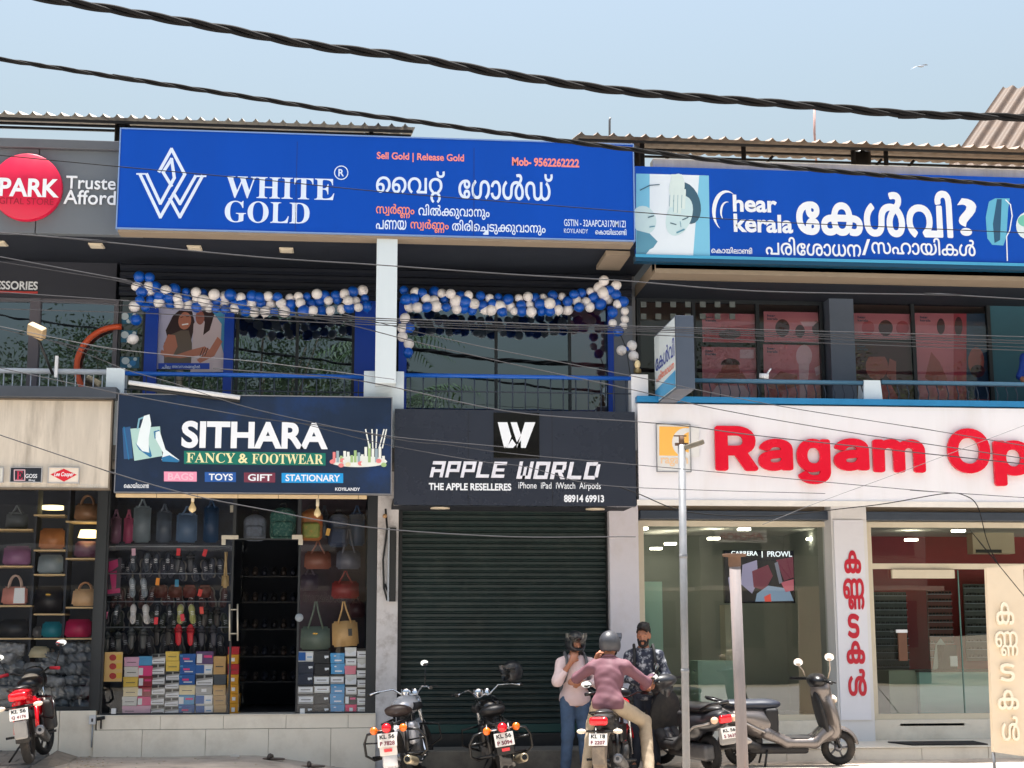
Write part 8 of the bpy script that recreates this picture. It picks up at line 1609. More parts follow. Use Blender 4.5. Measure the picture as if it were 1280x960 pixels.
def commuter(label, body_m, tail_m, seat_m, plate_l, dirty, mirrors, mirror_m, steer=0.0, guard=True):
    t = thing('motorcycle', label, 'motorcycle', (0, 0, 0)); WB = 1.27; tank_m = body_m
    lwheel(t, 0, .3, .3, .1, 0, 6, M_bk); lwheel(t, WB, .3, .3, .085, steer, 6, M_bk)
    arc_strip('rear_fender', t, M_bkm if not dirty else dirty, (0, .3), .34, 60, 188, .15); arc_strip('front_fender', t, body_m, (WB, .3), .335, 30, 160, .12)
    b = MB(); b.box(-.42, -.36, -.07, .07, .3, .5, bev=.02); b.build('mud_guard', mat('grey_guard', (150, 148, 146), .5, var=.2) if not dirty else dirty, t, world=False)
    sdf_obj('fuel_tank', [('ell', (.72, 0, .86), (.24, .15, .11)), ('ell', (.85, 0, .9), (.13, .14, .07))], tank_m, t, vox=.014)
    sdf_obj('seat', [('box', (.3, 0, .79), (.27, .11, .04), .035), ('ell', (-.02, 0, .83), (.17, .1, .045))], seat_m, t, vox=.013, k=.04)
    sdf_obj('tail_panel', [('ell', (-.08, 0, .77), (.28, .12, .07)), ('ell', (.2, 0, .68), (.2, .13, .09))], tail_m, t, vox=.013, k=.05)
    tb('grab_rail', t, M_bk, ([(.05, .12, .8), (-.2, .12, .84), (-.3, .07, .85), (-.3, -.07, .85), (-.2, -.12, .84), (.05, -.12, .8)], .014))
    b = MB(); b.box(.45, .85, -.12, .12, .26, .48, bev=.04); b.cyl((.7, 0, .45), (.82, 0, .66), .08, n=14); b.lathe([(0, -.15), (.09, -.15), (.1, .15), (0, .15)], (.58, 0, .36), 'y', 16); b.build('engine', M_eng, t, world=False)
    for s in (1, -1): sdf_obj('side_panel', [('box', (.36, s * .13, .6), (.15, .03, .1), .03)], tail_m if dirty is None else M_bk, t, vox=.014)
    tb('frame', t, M_bk, ([(0, .09, .3), (.45, .1, .36), (.5, .1, .7), (1.0, .02, .82), (.92, .04, .35), (.45, .1, .26)], .015), ([(0, -.09, .3), (.45, -.1, .36), (.5, -.1, .7), (1.0, -.02, .82), (.92, -.04, .35), (.45, -.1, .26)], .015))
    tb('fork', t, M_chrome, ([(WB, .08, .3), (1.04, .08, .9)], .02), ([(WB, -.08, .3), (1.04, -.08, .9)], .02))
    for s in (1, -1): tb('shock_absorber', t, M_tail if dirty is None else M_bk, ([(.03, s * .12, .34), (.12, s * .12, .66)], .022))
    sdf_obj('headlight_fairing', [('ell', (1.14, 0, .9), (.12, .14, .14)), ('ell', (1.1, 0, 1.0), (.06, .12, .07))], body_m if dirty is None else M_bk, t, vox=.014)
    c, s_ = math.cos(steer), math.sin(steer); H = lambda x, y, z: (1.03 + x * c - y * s_, x * s_ + y * c, z)
    tb('handlebar', t, M_bk, ([H(-.17, .37, 1.0), H(-.08, .22, 1.02), H(0, .09, .96), H(0, -.09, .96), H(-.08, -.22, 1.02), H(-.17, -.37, 1.0)], .013)); tb('grip', t, mat('red_grip', (180, 24, 44), .5) if dirty is None else M_bk, ([H(-.1, .26, 1.015), H(-.18, .39, 1.0)], .02), ([H(-.1, -.26, 1.015), H(-.18, -.39, 1.0)], .02))
    for y, top in mirrors: mirror(t, H(-.06, y, 1.02), H(-.02, y * 1.3, top), (.07, .042), mirror_m)
    sdf_obj('tail_light', [('box', (-.345, 0, .76), (.04, .1, .045), .03)], M_tail, t, vox=.012)
    for s in (1, -1): sdf_obj('indicator', [('ell', (-.3, s * .2, .65), (.03, .055, .028))], mat('clear_lens', (230, 214, 196), .2, coat=.5) , t, vox=.01)
    tb('indicator_stalk', t, M_bk, ([(-.29, -.17, .65), (-.29, .17, .65)], .012))
    plate(t, -.4, .57, .2, .13, plate_l, .25)
    tb('exhaust', t, M_bk, ([(.85, -.1, .42), (.9, -.13, .24), (.5, -.15, .2), (.1, -.18, .26)], .02)); b = MB(); b.tube([(.2, -.18, .24), (.12, -.18, .26), (-.28, -.19, .36), (-.3, -.19, .365)], [.03, .055, .058, .05], 14); b.build('muffler', M_bk if dirty is None else M_eng, t, world=False); b = MB(); b.lathe([(.02, 0), (.052, -.006), (.052, .004)], (0, 0, 0), 'x', 14); b.xf(Matrix.Translation((-.308, -.19, .367))); b.build('muffler_cap', M_rim, t, world=False)
    if guard:
        for s in (-1,): tb('side_guard', t, M_bk, ([(.3, s * .13, .72), (.1, s * .3, .7), (-.1, s * .34, .62), (-.12, s * .34, .5), (.0, s * .3, .46), (.2, s * .13, .5)], .015))
        sdf_obj('side_bag', [('box', (.25, -.24, .5), (.16, .06, .17), .04)], M_bkm, t, vox=.016)
    tb('foot_peg', t, M_bk, ([(.35, -.28, .3), (.35, .28, .3)], .014)); tb('side_stand', t, M_bk, ([(.45, .1, .25), (.38, .28, .03)], .012))
    return t
M_redp = mat('red_paint', (206, 16, 34), .25, coat=.5)
t = commuter('red commuter motorcycle with pale plate standing on the grey pavers', M_bk, M_redp, M_seatb, ('KL 56', 'Q 4176'), None, ((.3, 1.2), (-.3, 1.26)), M_bk, R(-14)); place(t, 40, -1.95, 94, -9); t.location.z += .07
tk = sdf_obj('tank_top', [('ell', (.74, 0, .93), (.16, .1, .06))], mat('pale_tank', (190, 178, 160), .3, coat=.4), t, vox=.014)
M_dusty = mat('dusty_grey', (128, 116, 104), .8, var=.3, vscale=10, dirt=.7, dirt_rgb=(176, 158, 132), dscale=5)
t = commuter('dusty black and red motorcycle with a rider sitting on it', M_redp, M_bkm, M_seatb, ('KL 18', 'F 2207'), M_dusty, ((.3, 1.08), (-.3, 1.16)), M_bk, R(4), guard=False); place(t, 757, -3.0, 70, -1)
RIDE = t
def scooter(label, body_m, apron_m, seat_m, plate_l, mirrors, steer, tail_only=False, mirror_m=None):
    """step-through scooter, origin under the rear axle"""
    t = thing('scooter', label, 'scooter', (0, 0, 0)); WB = 1.22
    lwheel(t, 0, .21, .21, .1, 0, 5, M_bk); lwheel(t, WB, .21, .21, .095, steer, 5, M_rim)
    sdf_obj('rear_body', [('ell', (-.0, 0, .58), (.4, .17, .12)), ('ell', (.22, 0, .5), (.26, .17, .18)), ('ell', (-.3, 0, .64), (.16, .12, .08)), ('sub', (0, 0, .2), (.27, .09, .29))], body_m, t, vox=.015, k=.06)
    b = MB(); 
    for s in (1, -1): b.tube([(-.3, s * .135, .58), (0, s * .172, .53), (.25, s * .172, .42), (.42, s * .13, .34)], .013, 6)
    b.build('chrome_line', mat('silver_trim', (170, 164, 160), .3, metal=.6), t, world=False)
    sdf_obj('seat', [('ell', (.08, 0, .725), (.42, .135, .06)), ('ell', (.32, 0, .72), (.16, .12, .05))], seat_m, t, vox=.013, k=.05)
    sdf_obj('under_seat', [('box', (.36, 0, .52), (.09, .15, .17), .04)], M_bkm, t, vox=.016)
    sdf_obj('floorboard', [q for s in (1, -1) for q in (('cap', (.3, s * .11, .4), (.55, s * .11, .29), .08, .055), ('cap', (.55, s * .11, .28), (.9, s * .11, .28), .055, .06), ('cap', (.9, s * .1, .28), (1.08, s * .08, .42), .06, .08))], body_m if not tail_only else M_bkm, t, vox=.014, k=.05); MB().box(.5, .9, -.14, .14, .325, .345, bev=.008).build('foot_mat', M_bkm, t, world=False); sdf_obj('belly', [('box', (.45, 0, .2), (.38, .12, .05), .04)], M_bkm, t, vox=.016)
    sdf_obj('front_apron', [('cap', (1.15, 0, .4), (1.0, 0, .9), .115, .12), ('cap', (1.1, 0, .4), (.9, 0, .27), .1, .07), ('ell', (1.13, 0, .62), (.08, .2, .26), (0, R(-18), 0)), ('ell', (1.02, 0, .9), (.1, .14, .08))], apron_m, t, vox=.014, k=.05)
    sdf_obj('leg_shield', [('ell', (1.0, 0, .6), (.05, .21, .32), (0, R(-16), 0))], M_bkm, t, vox=.014)
    steer = steer if tail_only else R(30); c, s_ = math.cos(steer), math.sin(steer); H = lambda x, y, z: (.96 + x * c - y * s_, x * s_ + y * c, z)
    sdf_obj('handlebar_cover', [('ell', H(.0, 0, 1.0), (.12, .18, .085)), ('ell', H(.06, 0, .97), (.09, .13, .09)), ('cap', (1.0, 0, .82), H(.03, 0, .95), .09, .1)], M_bk if not tail_only else apron_m, t, vox=.014, k=.04)
    tb('handlebar', t, M_bk, ([H(-.1, .36, 1.0), H(0, .15, 1.01), H(0, -.15, 1.01), H(-.1, -.36, 1.0)], .018)); tb('lever', t, M_bk, ([H(.04, .15, 1.01), H(-.03, .36, 1.0)], .008), ([H(.04, -.15, 1.01), H(-.03, -.36, 1.0)], .008))
    for y, top in mirrors: mirror(t, H(0, y, 1.04), H(-.04, y * 1.35, top), (.062, .045), mirror_m, steer if tail_only else R(75))
    arc = arc_strip('front_fender', t, body_m, (WB, .21), .245, 10, 165, .15, crown=.03)
    tb('fork', t, M_bk, ([(WB, .07, .21), (1.14, .07, .5)], .018), ([(WB, -.07, .21), (1.14, -.07, .5)], .018))
    sdf_obj('front_light', [('ell', (1.17, 0, .78), (.04, .12, .05), (0, R(-20), 0))], mat('clear_lens', ()), t, vox=.012)
    b = MB(); b.ball((1.25, .14 if not tail_only else -.14, .34), (.012, .02, .045), 8); b.build('reflector', M_amber, t, world=False)
    tb('grab_rail', t, M_bk, ([(-.12, .13, .72), (-.32, .12, .78), (-.42, .06, .8), (-.42, -.06, .8), (-.32, -.12, .78), (-.12, -.13, .72)], .018))
    sdf_obj('tail_light', [('box', (-.43, 0, .62), (.035, .075, .045), .02)], M_tail, t, vox=.01)
    for s in (1, -1): sdf_obj('indicator', [('ell', (-.4, s * .12, .615), (.045, .045, .04))], mat('amber_clear', (226, 190, 160), .2, coat=.5), t, vox=.01)
    b = MB(); b.box(-.47, -.4, -.1, .1, .34, .52, bev=.03); b.build('rear_fender', mat('grey_guard', (150, 148, 146), .5, var=.2), t, world=False); plate(t, -.49, .47, .2, .12, plate_l, .2)
    b = MB(); b.tube([(.2, -.17, .24), (.05, -.19, .28), (-.3, -.19, .33), (-.32, -.19, .335)], [.04, .06, .06, .04], 12); b.build('muffler', M_bkm, t, world=False); sdf_obj('muffler_shield', [('ell', (-.08, -.25, .34), (.17, .02, .055), (0, R(7), 0))], mat('silver_trim', ()), t, vox=.012)
    sdf_obj('engine', [('box', (.05, .1, .24), (.24, .07, .09), .04)], M_eng, t, vox=.016)
    tb('centre_stand', t, M_bk, ([(.3, .12, .2), (.26, .16, .01)], .014), ([(.3, -.12, .2), (.26, -.16, .01)], .014))
    return t
M_bronze = mat('bronze_paint', (122, 115, 112), .3, metal=.45, coat=.5, var=.05)
t = scooter('bronze scooter parked side on before the optician window', M_bronze, M_bronze, mat('navy_seat', (40, 46, 60), .5, bump=.1), ('KL 56', 'R 3318'), ((.2, 1.16), (-.2, 1.26)), R(-10), mirror_m=mat('tan_mirror', (206, 186, 166), .4)); place(t, 925, -1.75, -3, 4); t.scale = (.96, 1, 1)
M_blsc = mat('graphite_paint', (40, 41, 46), .35, coat=.4)
t = scooter('dark graphite scooter parked tail first between the two poles', M_blsc, M_blsc, M_seatb, ('KL 56', 'S 3635'), ((.2, 1.16),), R(40), True); place(t, 889, -2.55, 106, -6)
# ================================================================== people (local axes: x forward, y left, z up; origin on the ground)
M_skin = mat('skin_brown', (168, 114, 88), .5, var=.06, vscale=10); M_hair = mat('hair_black', (18, 16, 17), .5, var=.3, vscale=40, bump=.5, bscale=160)
def hand(w, d, n, curl, side):
    """palm, four fingers and a thumb from the wrist w along d; n is the way the palm faces"""
    w, d, n = Vector(w), Vector(d).normalized(), Vector(n); n = (n - d * n.dot(d)).normalized(); s_ = d.cross(n) * side
    out = [('cap', w, w + d * .05, .027, .03), ('cap', w + d * .03 + s_ * .018, w + d * .085 + s_ * .026, .02, .017), ('cap', w + d * .03 - s_ * .018, w + d * .085 - s_ * .026, .02, .017)]
    for i, (o, l) in enumerate(((.03, .072), (.01, .082), (-.01, .076), (-.03, .06))):
        b = w + d * .085 + s_ * o; a1, a2 = curl * R(45 + 6 * i), curl * R(120 + 6 * i)
        p1 = b + (d * math.cos(a1) + n * math.sin(a1)) * l * .5; p2 = p1 + (d * math.cos(a2) + n * math.sin(a2)) * l * .5
        out += [('cap', b, p1, .0105, .0098), ('cap', p1, p2, .0098, .0085)]
    t0 = w + d * .025 + s_ * .028; t1 = t0 + (d * .6 + s_ * .7 + n * .3).normalized() * .04; t2 = t1 + (d * .85 + n * (.3 + .5 * curl)).normalized() * .035
    return out + [('cap', t0, t1, .014, .0115), ('cap', t1, t2, .0115, .0095)]
def person(label, J, shirt, pants, hem, sleeve, hands, look, bare_head=True, shoes=True, seed=0):
    t = thing('person', label, 'person', (0, 0, 0)); V3 = lambda k: Vector(J[k])
    hd, nk, ch, pv = V3('head'), V3('neck'), V3('chest'), V3('pelvis'); Ml = Matrix.Rotation(R(look[0]), 3, 'Z') @ Matrix.Rotation(R(look[1]), 3, 'Y')
    h = lambda x, y, z: hd + Ml @ Vector((x, y, z)); er = tuple(Ml.to_euler())
    B = [('ell', hd + Ml @ Vector((-.005, 0, .025)), (.095, .076, .095), er), ('ell', h(.025, 0, -.05), (.066, .056, .07), er), ('cap', nk, h(-.015, 0, -.06), .058, .054), ('cap', h(.088, 0, .012), h(.108, 0, -.02), .009, .015), ('ell', h(.075, 0, -.092), (.022, .028, .02)),
         ('ell', h(-.01, .077, -.005), (.018, .01, .03)), ('ell', h(-.01, -.077, -.005), (.018, .01, .03)), ('cap', h(.085, .02, -.05), h(.085, -.02, -.05), .009, .009), ('cap', h(.08, .045, .035), h(.088, .012, .034), .01, .01), ('cap', h(.08, -.045, .035), h(.088, -.012, .034), .01, .01)]
    tor = [('ell', ch, (.11, .155, .18)), ('cap', nk + Vector((-.01, 0, -.02)), V3('shL'), .05, .052), ('cap', nk + Vector((-.01, 0, -.02)), V3('shR'), .05, .052), ('cap', ch.lerp(pv, .15), pv, .125, .125), ('cap', pv + Vector((0, .06, 0)), pv + Vector((0, -.06, 0)), .115, .115), ('cap', nk, ch + Vector((0, 0, .05)), .07, .11)]
    B += tor; S = [(p[0], p[1], tuple(r + .016 for r in p[2])) if p[0] == 'ell' else (p[0], p[1], p[2], p[3] + .016, p[4] + .016) for p in tor]; Q = []
    for s in 'LR':
        sh, el, wr = V3('sh' + s), V3('el' + s), V3('wr' + s); B += [('cap', sh, el, .046, .039), ('cap', el, wr, .04, .028)] + hand(wr, *hands[s], 1 if s == 'L' else -1)
        S += [('cap', sh, el, .064, .056), ('cap', el, el.lerp(wr, sleeve), .058, .047)]
        hp, kn, an = V3('hp' + s), V3('kn' + s), V3('an' + s); B += [('cap', hp, kn, .082, .056), ('cap', kn, an, .054, .036)]; Q += [('cap', hp, kn, .1, .075), ('cap', kn, an + Vector((0, 0, .0)), .075, .062)]
        fd = V3('ft' + s); B += [('cap', an - Vector((0, 0, .03)), an + fd * .16 - Vector((0, 0, .05)), .04, .032)]
        if shoes:
            o = sdf_obj('shoe', [('cap', an + Vector((0, 0, -.035)), an + fd * .1 + Vector((0, 0, -.055)), .052, .046), ('ell', an + fd * .16 + Vector((0, 0, -.058)), (.06, .05, .036)), ('cut', (0, 0, an.z - .1), (0, 0, -1))], M_bkm, t, vox=.012)
    sdf_obj('body', B, M_skin, t, vox=.0095, k=.022)
    zc = J.get('collar', nk.z + .01)
    sdf_obj('shirt', S + [('cut', (0, 0, hem), (0, 0, -1)), ('cut', (0, 0, zc), (0, 0, 1))], shirt, t, vox=.0135, k=.035, noise=.007, nscale=17, seed=seed)
    Q += [('cap', pv + Vector((0, .06, 0)), pv + Vector((0, -.06, 0)), .122, .122)]
    sdf_obj('trousers', Q + [('cut', (0, 0, pv.z + .09), (0, 0, 1))], pants, t, vox=.0135, k=.03, noise=.006, nscale=15, seed=seed + 2)
    b = MB(); b.tube([(nk.x + .072 * math.cos(a) + .008, nk.y + .072 * math.sin(a), zc - .005 - .022 * math.cos(a)) for a in [R(25 + 310 * i / 14) for i in range(15)]], .016, 6); b.build('collar', shirt, t, world=False)
    for s in (1, -1):
        b = MB(); b.ball(h(.077, s * .031, .012), (.011, .012, .0065), 10, 0); b.ball(h(.0845, s * .031, .012), (.005, .006, .0062), 8, 1); b.build('eye', [mat('eye_white', (176, 160, 150), .4), I_black], t, world=False)
        tb('eyebrow', t, M_hair, ([h(.09, s * .015, .036), h(.09, s * .035, .042), h(.078, s * .052, .036)], .0045), n=6)
    sdf_obj('beard', [('cap', h(.1, .03, -.043), h(.105, 0, -.036), .011, .012), ('cap', h(.1, -.03, -.043), h(.105, 0, -.036), .011, .012), ('cap', h(.095, .035, -.05), h(.075, .025, -.1), .012, .018), ('cap', h(.095, -.035, -.05), h(.075, -.025, -.1), .012, .018), ('ell', h(.078, 0, -.105), (.03, .035, .022)), ('cap', h(.05, .062, -.03), h(.06, .045, -.09), .014, .018), ('cap', h(.05, -.062, -.03), h(.06, -.045, -.09), .014, .018)], M_hair, t, vox=.008, k=.015)
    if bare_head: sdf_obj('hair', [('ell', h(-.03, 0, .06), (.1, .084, .09), er), ('ell', h(.035, .01, .125), (.08, .078, .055), er), ('ell', h(.07, .02, .1), (.035, .05, .025), er), ('ell', h(-.06, 0, .0), (.06, .075, .08), er), ('sub', h(.125, 0, .015), (.08, .08, .09))], M_hair, t, vox=.01, noise=.011, nscale=48)
    return t
def stand(t, px, Y, head, z=None):
    q = P(px, 900, Y); z = gz(q.x, Y) if z is None else z; t.matrix_world = Matrix.Translation((q.x, Y, z)) @ Matrix.Rotation(R(head), 4, 'Z')
def rucksack(t, ch, m):
    sdf_obj('backpack', [('box', ch + Vector((-.2, 0, -.06)), (.075, .14, .22), .06)], m, t, vox=.016)
    for s in (1, -1): tb('strap', t, m, ([ch + Vector((-.14, s * .1, .17)), ch + Vector((-.03, s * .115, .235)), ch + Vector((.09, s * .12, .16)), ch + Vector((.135, s * .125, .03)), ch + Vector((.1, s * .15, -.1)), ch + Vector((-.08, s * .16, -.15))], .019))
M_jean = mat('blue_jeans', (72, 96, 128), .85, var=.3, vscale=9, dirt=.3, dirt_rgb=(116, 138, 162), dscale=4); M_djean = mat('dark_jeans', (34, 40, 54), .85, var=.2, vscale=9); M_beige = mat('beige_trousers', (172, 156, 134), .85, var=.2, vscale=8, dirt=.3, dirt_rgb=(130, 116, 98), dscale=6)
J = dict(head=(.03, 0, 1.57), neck=(0, 0, 1.43), chest=(0, 0, 1.24), pelvis=(0, 0, .93), shL=(0, .175, 1.345), shR=(0, -.175, 1.345), elL=(.05, .27, 1.1), elR=(.12, -.25, 1.13), wrL=(.21, .02, 1.12), wrR=(.17, -.08, 1.37), hpL=(0, .09, .9), hpR=(0, -.09, .9), knL=(.03, .1, .5), knR=(.02, -.1, .5), anL=(0, .12, .1), anR=(-.02, -.12, .1), ftL=(1, .2, 0), ftR=(1, -.25, 0))
t = person('man in pale pink shirt and jeans wearing a helmet with a hand at his mouth', J, mat('pale_pink_shirt', (222, 200, 200), .8, var=.08, vscale=12), M_jean, .84, .45, {'L': ((.2, -1, .1), (-1, 0, 0), .5), 'R': ((-.25, .45, .85), (-.8, .2, 0), .6)}, (8, 4), False)
helmet(None, (.03, 0, 1.61), R(8), R(2), M_hel, t); rucksack(t, Vector((0, 0, 1.24)), mat('grey_strap', (92, 94, 98), .8)); stand(t, 719, -1.35, -84)
J = dict(head=(.04, 0, 1.58), neck=(0, 0, 1.43), chest=(0, 0, 1.24), pelvis=(0, 0, .93), shL=(0, .175, 1.345), shR=(0, -.175, 1.345), elL=(.03, .27, 1.1), elR=(.05, -.25, 1.09), wrL=(.2, .1, 1.02), wrR=(.23, -.04, 1.03), hpL=(0, .09, .9), hpR=(0, -.09, .9), knL=(.03, .1, .5), knR=(.0, -.1, .5), anL=(0, .12, .1), anR=(-.02, -.12, .1), ftL=(1, .2, 0), ftR=(1, -.2, 0))
M_flor = mat('floral_shirt', (38, 44, 62), .8, var=.3, vscale=30, dirt=1.0, dirt_rgb=(236, 240, 246), dscale=15)
t = person('bearded man in black and white floral shirt standing behind the rider', J, M_flor, M_djean, .82, .85, {'L': ((.5, -.8, -.1), (-.4, 0, -.5), .6), 'R': ((.6, .7, -.1), (0, 0, 1), .5)}, (-14, 10)); rucksack(t, Vector((0, 0, 1.24)), M_bkm)
tb('watch', t, M_bk, ([(.155, .143, 1.045), (.17, .128, 1.037)], .037)); stand(t, 806, -1.5, -96)
J = dict(head=(.46, 0, 1.56), neck=(.4, 0, 1.41), chest=(.34, 0, 1.2), pelvis=(.26, 0, .92), collar=1.43, shL=(.37, .185, 1.32), shR=(.37, -.185, 1.32), elL=(.48, .4, 1.2), elR=(.62, -.38, 1.14), wrL=(.6, .19, 1.38), wrR=(.86, -.31, 1.08), hpL=(.28, .1, .9), hpR=(.28, -.1, .9), knL=(.66, .26, .68), knR=(.66, -.34, .7), anL=(.42, .32, .1), anR=(.4, -.42, .1), ftL=(1, .1, 0), ftR=(1, -.2, 0))
t = person('rider in mauve shirt and grey helmet seen from behind on the dusty motorcycle', J, mat('mauve_shirt', (110, 73, 84), .75, var=.1, vscale=9, dirt=.3, dirt_rgb=(156, 112, 104), dscale=3), M_beige, .86, .95, {'L': ((-.1, -.25, 1), (0, -1, .1), .7), 'R': ((1, -.1, -.15), (0, 0, -1), .8)}, (-10, 0), False, seed=4)
helmet(None, (.45, 0, 1.6), R(-10), R(0), M_helg, t); t.matrix_world = RIDE.matrix_world.copy()
J = dict(head=(.02, 0, 1.5), neck=(0, 0, 1.36), chest=(0, 0, 1.18), pelvis=(0, 0, .9), shL=(0, .17, 1.31), shR=(0, -.17, 1.31), elL=(-.02, .24, 1.05), elR=(.02, -.24, 1.05), wrL=(.14, .2, .88), wrR=(.16, -.16, .9), hpL=(0, .09, .88), hpR=(0, -.09, .88), knL=(.02, .1, .48), knR=(0, -.1, .48), anL=(0, .1, .1), anR=(0, -.1, .1), ftL=(1, 0, 0), ftR=(1, 0, 0))
t = person('person in blue shirt on the balcony cut by the right picture edge', J, mat('royal_shirt', (18, 60, 150), .75, var=.1), M_djean, .85, .1, {'L': ((.6, 0, -1), (0, -1, 0), .4), 'R': ((.6, .2, -1), (0, 1, 0), .4)}, (0, 0)); stand(t, 1326, -.35, -120, ZR - .5)

# ================================================================== poles and cables
M_galv = mat('galvanised', (132, 134, 138), .5, metal=.25, var=.15, vscale=12, dirt=.4, dirt_rgb=(140, 130, 118), dscale=5)
def roadpole(label, px0, py0, px1, Y, r, m):
    a = P(px0, py0, Y); c = P(px1, 960, Y); c = a + (c - a) * ((a.z - gz(c.x, Y) + .05) / (a.z - c.z)); t = thing('pole', label, 'pole', c)
    b = MB(); b.tube([c, a], r, 16); b.build('shaft', m, t); return t, a, c
t, a, c = roadpole('thin pale grey galvanised pole with bracket and small lamp at its top', 852, 556, 858, -4.2, .04, M_galv)
b = MB()
for k in (.32, .64): q = a.lerp(c, k); b.tube([q - Vector((0, 0, .02)), q + Vector((0, 0, .02))], .044, 16)
b.build('collar', M_galv, t)
b = MB(); b.box(a.x - .07, a.x + .07, a.y - .01, a.y + .01, a.z - .01, a.z + .02); b.cyl(a, a + Vector((0, 0, .09)), .03, n=10); b.box(a.x - .08, a.x + .05, a.y - .02, a.y + .02, a.z + .09, a.z + .1); b.build('bracket', mat('rusty_iron', (104, 78, 62), .8, var=.3), t)
b = MB(); b.box(-.11, .11, -.05, .05, -.025, .025, bev=.012); b.xf(Matrix.Translation(a + Vector((.13, 0, 0))) @ Matrix.Rotation(R(-18), 4, 'Y')); b.build('lamp_head', mat('dull_lamp', (120, 112, 98), .5, var=.3, vscale=20), t)
tb('wire', t, M_black, ([a + Vector((.12, -.03, -.05)), a + Vector((.16, -.04, -.18)), a + Vector((.13, -.04, -.28)), a + Vector((.04, -.05, -.27))], .006), n=5)
t, a, c = roadpole('stouter pinkish rust stained pole with flat flange cap', 918, 694, 928.5, -4.6, .058, mat('pink_stained', (138, 130, 130), .7, var=.25, vscale=14, dirt=.5, dirt_rgb=(150, 110, 90), dscale=7, streak=True))
b = MB(); b.lathe([(.058, -.12), (.064, -.1), (.064, -.02), (.12, -.012), (.125, .012), (0, .014)], a, n=20); b.build('flange', mat('rusty_iron', ()), t)
def cable(label, pts, Y, r, rgb=(26, 26, 28), twist=0, cat='cable'):
    q = [P(x, y, Y) for x, y in pts]; far = lambda x, d: d.normalized() * (12.0 if not 12 < x < 1268 else .25); q = [q[0] + far(pts[0][0], q[0] - q[1])] + q + [q[-1] + far(pts[-1][0], q[-1] - q[-2])]
    f = []                                                     # Catmull-Rom through the points
    for i in range(len(q) - 1):
        p0, p1, p2, p3 = q[max(i - 1, 0)], q[i], q[i + 1], q[min(i + 2, len(q) - 1)]
        for k in range(10 if twist else 5):
            u = k / (10 if twist else 5); f.append(.5 * ((2 * p1) + (p2 - p0) * u + (2 * p0 - 5 * p1 + 4 * p2 - p3) * u * u + (3 * p1 - p0 - 3 * p2 + p3) * u ** 3))
    f.append(q[-1]); m = mat('cable_%d_%d_%d' % rgb, rgb, .85, var=.3, vscale=6, spec=.25)
    t = thing('power_cable' if r > .012 else 'cable', label, cat, f[0]); b = MB()
    if not twist: b.tube(f, r * .55, 6); b.build('strand', m, t); return t
    g = []
    for i in range(len(f) - 1): g += [f[i].lerp(f[i + 1], k / 3) for k in range(3)]
    g.append(f[-1]); L = 0
    for s in range(twist):
        pts2 = []; L = 0
        for i, p in enumerate(g):
            if i: L += (g[i] - g[i - 1]).length
            a = 2 * math.pi * (s / twist + L / (14 * r + .55)); pts2.append(p + Vector((0, math.cos(a), math.sin(a))) * r * .62)
        b = MB(); b.tube(pts2, r * .52, 6); b.build('strand', m, t)
    return t
cable('thick twisted black power cable crossing the sky above both boards', [(75, 1), (200, 22), (280, 36), (400, 58), (500, 70), (640, 94), (790, 115), (1020, 133), (1140, 143), (1280, 147)], -6.5, .039, (20, 18, 19), 3)
cable('thinner twisted black cable falling across the top of the blue boards', [(0, 74), (150, 97), (320, 123), (430, 140), (520, 152), (640, 168), (790, 187), (920, 203), (1090, 218), (1280, 233)], -6.2, .022, (24, 23, 24), 3)
cable('thin black line crossing the emblem and both blue boards', [(0, 194), (145, 208), (320, 224), (480, 240), (640, 253), (793, 265), (960, 277), (1280, 291)], -5.8, .008)
gw = (74, 74, 78)
